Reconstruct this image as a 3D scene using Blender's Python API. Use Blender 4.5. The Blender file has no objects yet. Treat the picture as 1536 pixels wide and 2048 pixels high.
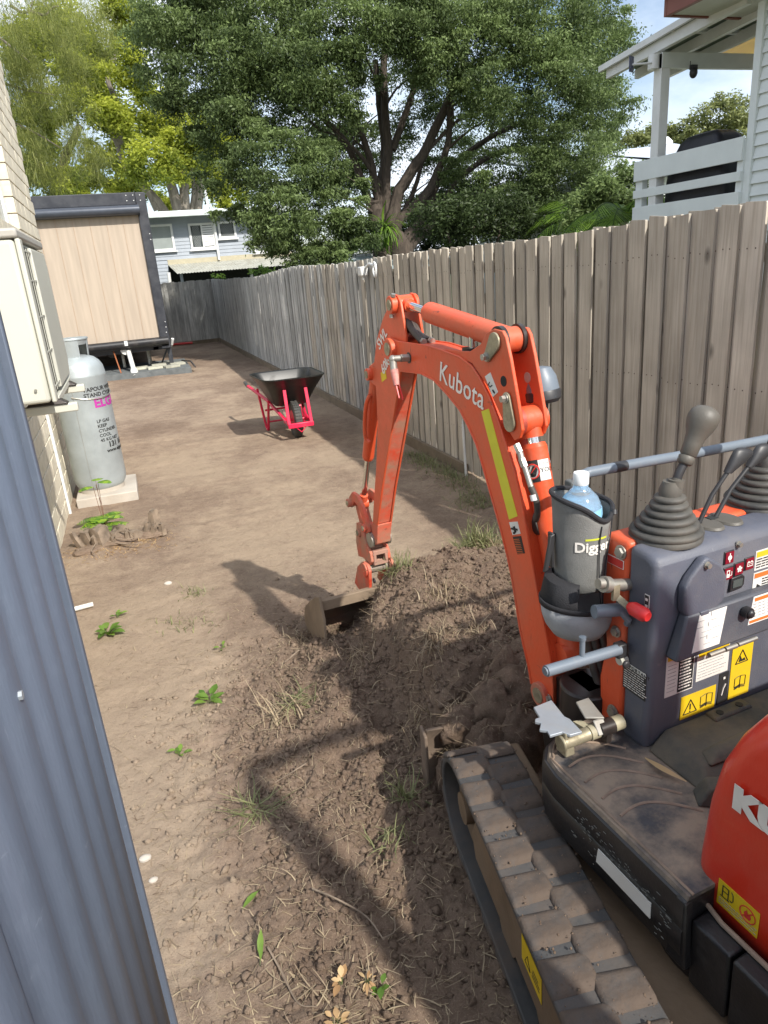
import bpy, bmesh, math, random
import numpy as np
from math import sin, cos, pi, radians, sqrt, atan2, degrees
from mathutils import Vector, Matrix, Euler
random.seed(7); RNG = np.random.default_rng(7)
S = bpy.context.scene
COL = S.collection

# ------------------------------------------------------------------ camera, sky, sun, exposure
CAM_H = 1.65
_f = 1393.0; _p = radians(19.4); _y = radians(18.35); _r = radians(4.6)
R0 = np.array([cos(_y), -sin(_y), 0]); F0 = np.array([sin(_y), cos(_y), 0]); Z0 = np.array([0, 0, 1.0])
FW = F0*cos(_p) - Z0*sin(_p); D0 = -(F0*sin(_p) + Z0*cos(_p))
E1 = cos(_r)*R0 + sin(_r)*D0; E2 = -sin(_r)*R0 + cos(_r)*D0
cd = bpy.data.cameras.new('camera'); cam = bpy.data.objects.new('camera', cd); COL.objects.link(cam)
cd.sensor_fit = 'VERTICAL'; cd.sensor_height = 24.0; cd.lens = 24.0*_f/2048.0
cd.clip_start = 0.05; cd.clip_end = 900
m = Matrix(((E1[0], -E2[0], -FW[0], 0), (E1[1], -E2[1], -FW[1], 0), (E1[2], -E2[2], -FW[2], CAM_H), (0, 0, 0, 1)))
cam.matrix_world = m
S.camera = cam

SUN = Vector((0.38, -1.12, 1.0)).normalized()
el = math.asin(SUN.z); az = atan2(SUN.x, SUN.y)
w = bpy.data.worlds.new('World'); S.world = w; w.use_nodes = True
nt = w.node_tree; nt.nodes.clear()
out = nt.nodes.new('ShaderNodeOutputWorld'); bg = nt.nodes.new('ShaderNodeBackground')
sky = nt.nodes.new('ShaderNodeTexSky'); sky.sky_type = 'NISHITA'; sky.sun_disc = False
sky.sun_elevation = el; sky.sun_rotation = az; sky.air_density = 1.0; sky.dust_density = 1.2; sky.ozone_density = 1.0
# broken white cloud over the whole dome
tc = nt.nodes.new('ShaderNodeTexCoord'); mp = nt.nodes.new('ShaderNodeMapping'); mp.inputs['Scale'].default_value = (1, 1, 2.2)
nz = nt.nodes.new('ShaderNodeTexNoise'); nz.inputs['Scale'].default_value = 2.6; nz.inputs['Detail'].default_value = 7; nz.inputs['Roughness'].default_value = .55
cr = nt.nodes.new('ShaderNodeValToRGB'); cr.color_ramp.elements[0].position = .36; cr.color_ramp.elements[1].position = .60
mx = nt.nodes.new('ShaderNodeMix'); mx.data_type = 'RGBA'; mx.inputs[7].default_value = (7.4, 7.9, 8.8, 1)
nt.links.new(tc.outputs['Generated'], mp.inputs[0]); nt.links.new(mp.outputs[0], nz.inputs['Vector'])
nt.links.new(nz.outputs['Fac'], cr.inputs[0]); nt.links.new(cr.outputs[0], mx.inputs[0])
nt.links.new(sky.outputs[0], mx.inputs[6]); nt.links.new(mx.outputs[2], bg.inputs[0]); nt.links.new(bg.outputs[0], out.inputs[0])
bg.inputs[1].default_value = 0.125
sl = bpy.data.lights.new('sun', 'SUN'); sl.energy = 4.2; sl.angle = radians(0.9); sl.color = (1, .95, .87)
so = bpy.data.objects.new('sun', sl); COL.objects.link(so)
so.rotation_euler = SUN.to_track_quat('Z', 'Y').to_euler(); so.location = SUN*60
S.view_settings.view_transform = 'Standard'; S.view_settings.look = 'None'
S.view_settings.gamma = 1; S.view_settings.use_curve_mapping = False
S.view_settings.exposure = 0.5

# ------------------------------------------------------------------ materials
MATS = {}
def mat(name, col, rough=.6, metal=0, var=.12, vscale=8, bump=0, bscale=60, dirt=0, dirtcol=(.2, .145, .1), dscale=5,
        spec=.5, coat=0, stretch=None, rnd=0, trans=0, alpha=1, detail=6, dpos=.5, chips=0, chipcol=(.05, .03, .025)):
    m = bpy.data.materials.new(name); m.use_nodes = True; n = m.node_tree.nodes; L = m.node_tree.links
    b = n['Principled BSDF']; MATS[name] = m
    tc = n.new('ShaderNodeTexCoord'); src = tc.outputs['Object']
    if stretch:
        mp = n.new('ShaderNodeMapping'); mp.inputs['Scale'].default_value = stretch; L.new(src, mp.inputs[0]); vec = mp.outputs[0]
    else: vec = src
    if rnd:
        oi = n.new('ShaderNodeObjectInfo'); ad = n.new('ShaderNodeVectorMath'); ad.operation = 'ADD'
        ml = n.new('ShaderNodeMath'); ml.operation = 'MULTIPLY'; ml.inputs[1].default_value = 37.0
        L.new(oi.outputs['Random'], ml.inputs[0]); L.new(vec, ad.inputs[0]); L.new(ml.outputs[0], ad.inputs[1]); vec = ad.outputs[0]
    nz = n.new('ShaderNodeTexNoise'); nz.inputs['Scale'].default_value = vscale; nz.inputs['Detail'].default_value = detail
    L.new(vec, nz.inputs['Vector'])
    mr = n.new('ShaderNodeMapRange'); mr.inputs[1].default_value = .3; mr.inputs[2].default_value = .7
    mr.inputs[3].default_value = 1-var; mr.inputs[4].default_value = 1+var
    L.new(nz.outputs['Fac'], mr.inputs[0])
    val = mr.outputs[0]
    if rnd:
        m2 = n.new('ShaderNodeMapRange'); m2.inputs[3].default_value = 1-rnd; m2.inputs[4].default_value = 1+rnd
        L.new(oi.outputs['Random'], m2.inputs[0]); mm = n.new('ShaderNodeMath'); mm.operation = 'MULTIPLY'
        L.new(val, mm.inputs[0]); L.new(m2.outputs[0], mm.inputs[1]); val = mm.outputs[0]
    vm = n.new('ShaderNodeVectorMath'); vm.operation = 'SCALE'; vm.inputs[0].default_value = col[:3]; L.new(val, vm.inputs['Scale'])
    cout = vm.outputs[0]
    b.inputs['Roughness'].default_value = rough
    if dirt:
        dn = n.new('ShaderNodeTexNoise'); dn.inputs['Scale'].default_value = dscale; dn.inputs['Detail'].default_value = 9; dn.inputs['Roughness'].default_value = .68
        L.new(src, dn.inputs['Vector'])
        dr = n.new('ShaderNodeMapRange'); dr.inputs[1].default_value = dpos-.1; dr.inputs[2].default_value = dpos+.14; dr.inputs[4].default_value = dirt
        L.new(dn.outputs['Fac'], dr.inputs[0])
        mi = n.new('ShaderNodeMix'); mi.data_type = 'RGBA'; mi.inputs[7].default_value = (*dirtcol, 1)
        L.new(dr.outputs[0], mi.inputs[0]); L.new(cout, mi.inputs[6]); cout = mi.outputs[2]
        rr = n.new('ShaderNodeMapRange'); rr.inputs[3].default_value = rough; rr.inputs[4].default_value = .9
        L.new(dr.outputs[0], rr.inputs[0]); L.new(rr.outputs[0], b.inputs['Roughness'])
    if chips:
        for sc_, st_ in ((26, (1, 1, 1)), (9, (1, .12, 1)), (11, (1, 1, .1))):
            cm = n.new('ShaderNodeMapping'); cm.inputs['Scale'].default_value = st_; L.new(src, cm.inputs[0])
            cn = n.new('ShaderNodeTexNoise'); cn.inputs['Scale'].default_value = sc_*(1 if st_ == (1, 1, 1) else 5); cn.inputs['Detail'].default_value = 6; cn.inputs['Roughness'].default_value = .7; L.new(cm.outputs[0], cn.inputs['Vector'])
            cr_ = n.new('ShaderNodeMapRange'); cr_.inputs[1].default_value = .665; cr_.inputs[2].default_value = .70; cr_.inputs[4].default_value = chips; L.new(cn.outputs['Fac'], cr_.inputs[0])
            ci = n.new('ShaderNodeMix'); ci.data_type = 'RGBA'; ci.inputs[7].default_value = (*chipcol, 1); L.new(cr_.outputs[0], ci.inputs[0]); L.new(cout, ci.inputs[6]); cout = ci.outputs[2]
    L.new(cout, b.inputs['Base Color'])
    b.inputs['Metallic'].default_value = metal; b.inputs['Specular IOR Level'].default_value = spec
    b.inputs['Coat Weight'].default_value = coat
    if trans: b.inputs['Transmission Weight'].default_value = trans; b.inputs['IOR'].default_value = 1.4
    if alpha < 1: b.inputs['Alpha'].default_value = alpha
    if bump:
        bn = n.new('ShaderNodeTexNoise'); bn.inputs['Scale'].default_value = bscale; bn.inputs['Detail'].default_value = 5
        L.new(vec if stretch else src, bn.inputs['Vector']); bp = n.new('ShaderNodeBump'); bp.inputs['Strength'].default_value = min(bump, 1); bp.inputs['Distance'].default_value = .004
        L.new(bn.outputs['Fac'], bp.inputs['Height']); L.new(bp.outputs[0], b.inputs['Normal'])
    return m

orange = mat('orange_paint', (.70, .092, .030), .34, var=.07, vscale=3, dirt=.5, dirtcol=(.40, .17, .10), dscale=4, dpos=.56, bump=.2, bscale=70, chips=.75)
orange_dirty = mat('muddy_orange_paint', (.66, .07, .03), .45, var=.1, vscale=4, dirt=.85, dirtcol=(.36, .22, .145), dscale=7, dpos=.47, bump=.3, bscale=50, chips=.6)
hood_red = mat('hood_paint', (.66, .035, .014), .3, var=.05, vscale=2, dirt=.35, dirtcol=(.45, .16, .1), dscale=3, dpos=.64, bump=.1, bscale=180, coat=.2)
chrome = mat('chrome', (.75, .75, .74), .14, 1, var=.05)
steel = mat('zinc_steel', (.42, .41, .37), .38, .75, var=.15, vscale=30, dirt=.4, dirtcol=(.2, .15, .1), dscale=14)
zinc_blue = mat('pedal_steel', (.36, .40, .44), .45, .35, var=.08, vscale=20, dirt=.4, dirtcol=(.38, .33, .27), dscale=14, dpos=.55)
brass = mat('pin_plate', (.40, .36, .25), .45, .5, var=.2, vscale=30, dirt=.5, dirtcol=(.1, .08, .05), dscale=20)
grease = mat('greasy_black', (.035, .028, .025), .35, .2, var=.3, vscale=20)
hose_m = mat('hose_rubber', (.045, .04, .036), .5, var=.3, vscale=15, dirt=.5, dirtcol=(.13, .1, .08), dscale=8)
console_m = mat('console_plastic', (.085, .092, .118), .5, var=.08, vscale=5, dirt=.5, dirtcol=(.15, .14, .14), dscale=7, dpos=.56, bump=.2, bscale=300, chips=.25, chipcol=(.24, .24, .24))
console_dk = mat('console_flap_plastic', (.07, .075, .09), .5, var=.1, vscale=6, dirt=.4, dirtcol=(.15, .14, .13), dscale=9, dpos=.58, bump=.2, bscale=300)
black_pl = mat('black_plastic', (.018, .018, .02), .42, var=.2, vscale=10, dirt=.35, dirtcol=(.13, .11, .09), dscale=6, dpos=.58, bump=.1, bscale=200)
skirt_m = mat('scratched_black_skirt', (.016, .015, .016), .36, var=.2, vscale=10, dirt=.5, dirtcol=(.11, .1, .085), dscale=5, dpos=.6, bump=.15, bscale=150)
floor_m = mat('muddy_floor_plate', (.05, .05, .055), .55, var=.3, vscale=12, dirt=.9, dirtcol=(.31, .24, .175), dscale=9, dpos=.46, bump=.4, bscale=60)
rib_m = mat('dusty_rib', (.26, .19, .14), .8, var=.25, vscale=25, bump=.4, bscale=80)
foot_m = mat('footrest_rubber', (.045, .048, .045), .7, var=.25, vscale=9, dirt=.75, dirtcol=(.16, .13, .09), dscale=6, dpos=.47, bump=.4, bscale=70)
boot_m = mat('rubber_boot', (.05, .05, .047), .55, var=.1, vscale=8, dirt=.5, dirtcol=(.16, .14, .11), dscale=8)
knob_m = mat('lever_grip', (.105, .096, .080), .5, var=.08, vscale=10, bump=.15, bscale=300)
lever_bk = mat('lever_black', (.03, .03, .032), .45, var=.1)
rail_m = mat('grey_rail_paint', (.15, .18, .215), .42, var=.08, vscale=8, dirt=.3, dirtcol=(.3, .28, .24), dscale=30, dpos=.66)
red_pl = mat('red_plastic', (.62, .03, .03), .4, var=.08)
white_st = mat('white_sticker', (.72, .71, .67), .5, var=.08, vscale=20, dirt=.3, dirtcol=(.4, .35, .28), dscale=10)
yel_st = mat('yellow_sticker', (.72, .5, .01), .45, var=.06, vscale=15, dirt=.3, dirtcol=(.4, .28, .05), dscale=10)
org_st = mat('orange_sticker', (.8, .16, .03), .5, var=.05)
blk_ink = mat('black_ink', (.02, .02, .02), .6, var=.1)
grey_ink = mat('grey_ink', (.3, .3, .3), .6, var=.3, vscale=40)
red_ink = mat('red_ink', (.6, .04, .03), .5, var=.05)
mag_ink = mat('magenta_ink', (.42, .04, .30), .5, var=.2, vscale=30)
lamp_red = mat('indicator_lamp', (.20, .005, .02), .25, var=.05)
reflect = mat('reflective_tape', (.62, .58, .03), .4, var=.06, vscale=20)
white_ink = mat('white_ink', (.78, .74, .68), .5, var=.08, vscale=20)
track_m = mat('muddy_rubber_track', (.06, .06, .06), .65, var=.25, vscale=12, dirt=.8, dirtcol=(.09, .07, .056), dscale=6, dpos=.52, bump=.6, bscale=40)
lug_m = mat('muddy_tread_rubber', (.06, .055, .052), .8, var=.35, vscale=25, dirt=.95, dirtcol=(.098, .071, .053), dscale=13, dpos=.42, bump=1, bscale=45, rnd=.12)
tframe_m = mat('muddy_track_frame', (.16, .105, .06), .7, var=.2, vscale=9, dirt=.7, dirtcol=(.19, .135, .09), dscale=6, bump=.5, bscale=60)
bag_m = mat('grey_canvas', (.19, .19, .18), .85, var=.1, vscale=30, bump=.5, bscale=500)
bag_lt = mat('light_grey_canvas', (.34, .35, .36), .8, var=.08, vscale=20, bump=.4, bscale=400)
bag_bk = mat('black_webbing', (.02, .02, .023), .8, var=.15, bump=.5, bscale=400)
pet = mat('clear_plastic', (.82, .9, .96), .08, trans=.85, var=.02)
pet_lbl = mat('bottle_label', (.25, .52, .75), .4, var=.35, vscale=25)
cap_m = mat('bottle_cap', (.82, .84, .84), .4, var=.02)
galv = mat('galvanised_steel', (.39, .435, .45), .42, .35, var=.15, vscale=5, dirt=.35, dirtcol=(.42, .45, .45), dscale=30, dpos=.55, bump=.15, bscale=60)
cream_ac = mat('cream_enamel', (.54, .54, .47), .4, var=.03, vscale=3)
ac_grey = mat('grey_top_enamel', (.42, .40, .36), .45, var=.05)  # greyer enamel for the top cover and panel seam
ac_dark = mat('ac_fins', (.06, .06, .05), .5, var=.3, vscale=60)
brick_m = mat('cream_brick', (.72, .66, .52), .85, var=.1, vscale=20, bump=.4, bscale=90, rnd=.07)
mortar_m = mat('mortar', (.36, .31, .25), .95, var=.15, vscale=25, bump=.4)
white_pt = mat('white_paint', (.72, .73, .72), .45, var=.04, vscale=5, dirt=.2, dirtcol=(.4, .38, .34), dscale=4)
pale_pt = mat('pale_green_paint', (.68, .72, .71), .5, var=.04, vscale=4, dirt=.15, dirtcol=(.4, .42, .4), dscale=3, dpos=.6)
colorbond = mat('blue_grey_steel', (.108, .132, .178), .45, .1, var=.06, vscale=5, stretch=(3, 3, .5), dirt=.12, dirtcol=(.25, .29, .34), dscale=30, dpos=.62, bump=.15, bscale=60, chips=.22, chipcol=(.30, .33, .38))
van_black = mat('charcoal_metal', (.03, .033, .042), .42, .1, var=.15, vscale=6, dirt=.2, dirtcol=(.12, .12, .12), dscale=6)
timber_pan = mat('timber_look_panel', (.42, .345, .268), .55, var=.10, vscale=3.2, stretch=(5, 5, .35), bump=.1)
concrete = mat('concrete', (.5, .46, .40), .9, var=.15, vscale=12, bump=.5, bscale=60, dirt=.4, dscale=6)
concrete_dk = mat('grey_form_board', (.13, .14, .14), .8, var=.2, vscale=10, bump=.3)
paver = mat('pale_paver', (.42, .41, .33), .9, var=.2, vscale=10, bump=.4, rnd=.2)
pvc = mat('white_pvc', (.72, .72, .68), .4, var=.04, dirt=.2, dscale=6)
copper = mat('copper_pipe', (.45, .16, .07), .4, .4, var=.2)
barrow_pink = mat('pink_red_enamel', (.72, .02, .075), .35, var=.08, vscale=8, dirt=.2, dirtcol=(.4, .2, .16), dscale=9, dpos=.62)
barrow_tray = mat('black_poly_tray', (.009, .010, .0095), .42, var=.2, vscale=7, dirt=.25, dirtcol=(.08, .07, .055), dscale=5, dpos=.6)
tyre_m = mat('tyre_rubber', (.045, .05, .05), .7, var=.2, vscale=20, dirt=.4, dirtcol=(.17, .13, .1), dscale=8)
house_bl = mat('blue_grey_weatherboard', (.33, .365, .41), .6, var=.08, vscale=3, dirt=.2, dirtcol=(.4, .4, .4), dscale=2, dpos=.6)
roof_lt = mat('pale_roof_metal', (.60, .66, .64), .45, var=.05, vscale=2)
house_cr = mat('cream_base_board', (.42, .38, .27), .6, var=.08)
glass_dk = mat('dark_window_glass', (.06, .07, .07), .15, var=.3, vscale=5)
screen_m = mat('security_screen', (.30, .32, .32), .5, var=.1)
glass_gr = mat('curtained_glass', (.28, .31, .30), .25, var=.1, vscale=3)
dark_in = mat('dark_interior', (.02, .022, .022), .9, var=.2)
fascia_br = mat('brown_fascia', (.20, .065, .045), .5, var=.1, vscale=3)
soffit_m = mat('soffit_board', (.52, .52, .45), .6, var=.04)
roof_gn = mat('green_roof_sheet', (.22, .27, .22), .5, var=.08)
poly_y = mat('yellow_polycarbonate', (.9, .58, .06), .5, var=.05)
MATS['yellow_polycarbonate'].node_tree.nodes['Principled BSDF'].inputs['Transmission Weight'].default_value = .75
bbq_m = mat('black_vinyl_cover', (.012, .012, .018), .45, var=.2, vscale=6, bump=.6, bscale=12)
roof_wh = mat('white_roof_metal', (.50, .55, .60), .4, var=.04)
bark_m = mat('grey_brown_bark', (.075, .058, .045), .9, var=.35, vscale=5, stretch=(6, 6, 1), bump=.8, bscale=14)
bark_lt = mat('pale_gum_bark', (.19, .165, .135), .8, var=.3, vscale=3, stretch=(3, 3, .8), bump=.3, bscale=10)
stump_m = mat('weathered_stump', (.215, .165, .12), .9, var=.35, vscale=20, bump=.8, bscale=60)
root_m = mat('red_brown_root', (.16, .075, .045), .9, var=.3, vscale=20, bump=.6)
ply = mat('treated_sleeper', (.20, .155, .105), .85, var=.2, vscale=8, bump=.4)

def leafmat(name, c1, c2, tl=.35, scale=.8):
    m = bpy.data.materials.new(name); m.use_nodes = True; n = m.node_tree.nodes; L = m.node_tree.links
    b = n['Principled BSDF']; b.inputs['Roughness'].default_value = .5; b.inputs['Specular IOR Level'].default_value = .35
    at = n.new('ShaderNodeAttribute'); at.attribute_name = 'tone'
    mi = n.new('ShaderNodeMix'); mi.data_type = 'RGBA'; mi.inputs[6].default_value = (*c1, 1); mi.inputs[7].default_value = (*c2, 1)
    L.new(at.outputs['Fac'], mi.inputs[0]); L.new(mi.outputs[2], b.inputs['Base Color'])
    tr = n.new('ShaderNodeBsdfTranslucent'); L.new(mi.outputs[2], tr.inputs[0])
    ms = n.new('ShaderNodeMixShader'); ms.inputs[0].default_value = tl
    L.new(b.outputs[0], ms.inputs[1]); L.new(tr.outputs[0], ms.inputs[2]); L.new(ms.outputs[0], n['Material Output'].inputs[0])
    return m
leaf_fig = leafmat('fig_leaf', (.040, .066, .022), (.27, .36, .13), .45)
leaf_shade_tone = leafmat('shade_toned_leaf', (.018, .030, .010), (.085, .125, .042), .35)  # leaf colours darkened to put the tree crown's shade into the shrubs
leaf_yel = leafmat('yellow_green_leaf', (.11, .16, .025), (.56, .60, .08), .55)
leaf_cas = leafmat('casuarina_needle', (.13, .17, .04), (.44, .46, .15), .5)
leaf_far = leafmat('far_gum_leaf', (.10, .125, .04), (.30, .33, .12))
leaf_palm = leafmat('palm_leaf', (.06, .12, .02), (.22, .36, .05), .45)
leaf_weed = leafmat('weed_leaf', (.08, .17, .025), (.24, .38, .07), .45)
leaf_feather = leafmat('feathery_leaf', (.07, .2, .03), (.36, .55, .05), .4)
grass_gn = leafmat('green_grass_blade', (.12, .14, .055), (.33, .33, .16), .3)
straw_m = leafmat('dry_straw', (.15, .105, .07), (.46, .37, .24), .2)
deadleaf = leafmat('dead_leaf', (.35, .2, .09), (.62, .45, .24), .25)

# fence timber: grey-brown, long grain, knots
def fence_mat(name, c1, c2):
    m = bpy.data.materials.new(name); m.use_nodes = True; n = m.node_tree.nodes; L = m.node_tree.links
    b = n['Principled BSDF']; b.inputs['Roughness'].default_value = .85; b.inputs['Specular IOR Level'].default_value = .2
    tc = n.new('ShaderNodeTexCoord'); oi = n.new('ShaderNodeObjectInfo')
    ad = n.new('ShaderNodeVectorMath'); ad.operation = 'ADD'; ml = n.new('ShaderNodeMath'); ml.operation = 'MULTIPLY'; ml.inputs[1].default_value = 50
    L.new(oi.outputs['Random'], ml.inputs[0]); L.new(tc.outputs['Object'], ad.inputs[0]); L.new(ml.outputs[0], ad.inputs[1])
    mp = n.new('ShaderNodeMapping'); mp.inputs['Scale'].default_value = (1, 1, .045); L.new(ad.outputs[0], mp.inputs[0])
    g = n.new('ShaderNodeTexNoise'); g.inputs['Scale'].default_value = 70; g.inputs['Detail'].default_value = 5; g.inputs['Distortion'].default_value = .6
    L.new(mp.outputs[0], g.inputs['Vector'])
    g2 = n.new('ShaderNodeTexNoise'); g2.inputs['Scale'].default_value = 2.2; g2.inputs['Detail'].default_value = 5; L.new(ad.outputs[0], g2.inputs['Vector'])
    mr = n.new('ShaderNodeMapRange'); mr.inputs[1].default_value = .3; mr.inputs[2].default_value = .72; L.new(g.outputs['Fac'], mr.inputs[0])
    mi = n.new('ShaderNodeMix'); mi.data_type = 'RGBA'; mi.inputs[6].default_value = (*c1, 1); mi.inputs[7].default_value = (*c2, 1); L.new(mr.outputs[0], mi.inputs[0])
    # knots
    mp2 = n.new('ShaderNodeMapping'); mp2.inputs['Scale'].default_value = (1, 1, .55); L.new(ad.outputs[0], mp2.inputs[0])
    vo = n.new('ShaderNodeTexVoronoi'); vo.inputs['Scale'].default_value = 4.2; L.new(mp2.outputs[0], vo.inputs['Vector'])
    kr = n.new('ShaderNodeMapRange'); kr.inputs[1].default_value = .03; kr.inputs[2].default_value = .1; kr.inputs[3].default_value = .42; kr.inputs[4].default_value = 1
    L.new(vo.outputs['Distance'], kr.inputs[0])
    r2 = n.new('ShaderNodeMapRange'); r2.inputs[1].default_value = .3; r2.inputs[2].default_value = .7; r2.inputs[3].default_value = .78; r2.inputs[4].default_value = 1.18; L.new(g2.outputs['Fac'], r2.inputs[0])
    r3 = n.new('ShaderNodeMapRange'); r3.inputs[3].default_value = .82; r3.inputs[4].default_value = 1.16; L.new(oi.outputs['Random'], r3.inputs[0])
    a = n.new('ShaderNodeMath'); a.operation = 'MULTIPLY'; c = n.new('ShaderNodeMath'); c.operation = 'MULTIPLY'
    L.new(kr.outputs[0], a.inputs[0]); L.new(r2.outputs[0], a.inputs[1]); L.new(a.outputs[0], c.inputs[0]); L.new(r3.outputs[0], c.inputs[1])
    vm = n.new('ShaderNodeVectorMath'); vm.operation = 'SCALE'; L.new(mi.outputs[2], vm.inputs[0]); L.new(c.outputs[0], vm.inputs['Scale'])
    L.new(vm.outputs[0], b.inputs['Base Color'])
    bp = n.new('ShaderNodeBump'); bp.inputs['Strength'].default_value = .5; bp.inputs['Distance'].default_value = .003; L.new(g.outputs['Fac'], bp.inputs['Height']); L.new(bp.outputs[0], b.inputs['Normal'])
    return m
fence_m = fence_mat('weathered_paling_timber', (.40, .355, .29), (.56, .51, .43))
fence_g = fence_mat('silver_grey_paling_timber', (.30, .295, .275), (.56, .55, .51))

# ------------------------------------------------------------------ mesh helpers
class MB:
    def __init__(s): s.v = []; s.f = []; s.m = []; s.mi = 0
    def add(s, vs, fs):
        k = len(s.v); s.v += [tuple(map(float, v)) for v in vs]
        for f in fs: s.f.append([k+i for i in f]); s.m.append(s.mi)
        return s
    def box(s, lo, hi, M=None):
        x0, y0, z0 = lo; x1, y1, z1 = hi
        vs = [(x0, y0, z0), (x1, y0, z0), (x1, y1, z0), (x0, y1, z0), (x0, y0, z1), (x1, y0, z1), (x1, y1, z1), (x0, y1, z1)]
        if M is not None: vs = [M @ Vector(v) for v in vs]
        return s.add(vs, [(0, 3, 2, 1), (4, 5, 6, 7), (0, 1, 5, 4), (1, 2, 6, 5), (2, 3, 7, 6), (3, 0, 4, 7)])
    def hull(s, bot, top):      # two matching loops
        n = len(bot)
        fs = [list(range(n))[::-1], list(range(n, 2*n))] + [(i, (i+1) % n, n+(i+1) % n, n+i) for i in range(n)]
        return s.add(list(bot)+list(top), fs)
    def prism(s, poly, d0, d1, axis='x'):   # poly in the other two axes
        def P(a, b, d):
            return (d, a, b) if axis == 'x' else ((a, d, b) if axis == 'y' else (a, b, d))
        ar = sum(poly[i][0]*poly[(i+1) % len(poly)][1]-poly[(i+1) % len(poly)][0]*poly[i][1] for i in range(len(poly)))
        if ar < 0: poly = poly[::-1]
        if axis == 'y': poly = poly[::-1]
        return s.hull([P(a, b, d0) for a, b in poly], [P(a, b, d1) for a, b in poly])
    def cyl(s, p0, p1, r0, r1=None, n=16, caps=True):
        r1 = r0 if r1 is None else r1
        p0 = Vector(p0); p1 = Vector(p1); d = (p1-p0).normalized(); a = d.orthogonal().normalized(); b = d.cross(a)
        L0 = [p0+(a*cos(2*pi*i/n)+b*sin(2*pi*i/n))*r0 for i in range(n)]; L1 = [p1+(a*cos(2*pi*i/n)+b*sin(2*pi*i/n))*r1 for i in range(n)]
        fs = [(i, (i+1) % n, n+(i+1) % n, n+i) for i in range(n)]
        if caps: fs += [list(range(n))[::-1], list(range(n, 2*n))]
        return s.add(L0+L1, fs)
    def tube(s, pts, r, n=8, caps=True):
        pts = [Vector(p) for p in pts]; rs = r if isinstance(r, (list, tuple)) else [r]*len(pts)
        T = []
        for i in range(len(pts)):
            t = (pts[min(i+1, len(pts)-1)]-pts[max(i-1, 0)])
            T.append(t.normalized() if t.length > 1e-9 else Vector((0, 0, 1)))
        a = T[0].orthogonal().normalized(); vs = []
        for i, p in enumerate(pts):
            a = (a-T[i]*a.dot(T[i])); a = a.normalized() if a.length > 1e-6 else T[i].orthogonal().normalized()
            b = T[i].cross(a)
            vs += [p+(a*cos(2*pi*k/n)+b*sin(2*pi*k/n))*rs[i] for k in range(n)]
        fs = []
        for i in range(len(pts)-1):
            for k in range(n): fs.append((i*n+k, i*n+(k+1) % n, (i+1)*n+(k+1) % n, (i+1)*n+k))
        if caps: fs += [list(range(n))[::-1], [(len(pts)-1)*n+k for k in range(n)]]
        return s.add(vs, fs)
    def lathe(s, prof, o=(0, 0, 0), ax=(0, 0, 1), n=24, wob=0):
        o = Vector(o); d = Vector(ax).normalized(); a = d.orthogonal().normalized() if abs(d.z) < .99 else Vector((1, 0, 0)); b = d.cross(a)
        vs = []; fs = []
        for (r, h) in prof:
            for k in range(n):
                t = 2*pi*k/n; rr = r*(1+wob*sin(3*t+h*20))
                vs.append(o+d*h+(a*cos(t)+b*sin(t))*rr)
        for i in range(len(prof)-1):
            for k in range(n): fs.append((i*n+k, i*n+(k+1) % n, (i+1)*n+(k+1) % n, (i+1)*n+k))
        fs += [list(range(n))[::-1], [(len(prof)-1)*n+k for k in range(n)]]
        return s.add(vs, fs)
    def quad(s, a, b, c, d): return s.add([a, b, c, d], [(0, 1, 2, 3)])
    def ball(s, c, r, n=12, sc=(1, 1, 1)):
        m = n//2; vs = []; fs = []
        for i in range(m+1):
            t = pi*i/m
            for k in range(n):
                p = 2*pi*k/n; vs.append((c[0]+r*sc[0]*sin(t)*cos(p), c[1]+r*sc[1]*sin(t)*sin(p), c[2]+r*sc[2]*cos(t)))
        for i in range(m):
            for k in range(n): fs.append((i*n+k, (i+1)*n+k, (i+1)*n+(k+1) % n, i*n+(k+1) % n))
        return s.add(vs, fs)

def spline(pts, n=6):
    P = [Vector(p) for p in pts]; P = [P[0]*2-P[1]]+P+[P[-1]*2-P[-2]]; out = []
    for i in range(1, len(P)-2):
        for k in range(n):
            t = k/n; a, b, c, d = P[i-1:i+3]
            out.append(.5*((2*b)+(c-a)*t+(2*a-5*b+4*c-d)*t*t+(3*b-a-3*c+d)*t**3))
    out.append(P[-2]); return out

def tag(o, label=None, cat=None, group=None, kind=None):
    if label: o['label'] = label
    if cat: o['category'] = cat
    if group: o['group'] = group
    if kind: o['kind'] = kind
    return o
def obj(name, mb, mats, parent=None, bevel=0, smooth=True, ang=38, seg=2, **kw):
    me = bpy.data.meshes.new(name); me.from_pydata(mb.v, [], mb.f)
    mats = mats if isinstance(mats, (list, tuple)) else [mats]
    for x in mats: me.materials.append(x)
    if len(mats) > 1: me.polygons.foreach_set('material_index', mb.m)
    bm = bmesh.new(); bm.from_mesh(me); bmesh.ops.remove_doubles(bm, verts=bm.verts, dist=1e-5)
    bmesh.ops.recalc_face_normals(bm, faces=bm.faces); bm.to_mesh(me); bm.free()
    if smooth:
        me.shade_smooth(); me.set_sharp_from_angle(angle=radians(ang))
    o = bpy.data.objects.new(name, me); COL.objects.link(o)
    if parent: o.parent = parent
    if bevel:
        md = o.modifiers.new('bevel', 'BEVEL'); md.width = bevel; md.segments = seg; md.limit_method = 'ANGLE'; md.angle_limit = radians(30)
        md.harden_normals = False
    return tag(o, kw.get('label'), kw.get('cat'), kw.get('group'), kw.get('kind'))
def empty(name, loc, rz=0, **kw):
    o = bpy.data.objects.new(name, None); COL.objects.link(o); o.location = loc; o.rotation_euler = (0, 0, rz)
    return tag(o, kw.get('label'), kw.get('cat'), kw.get('group'), kw.get('kind'))
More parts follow.
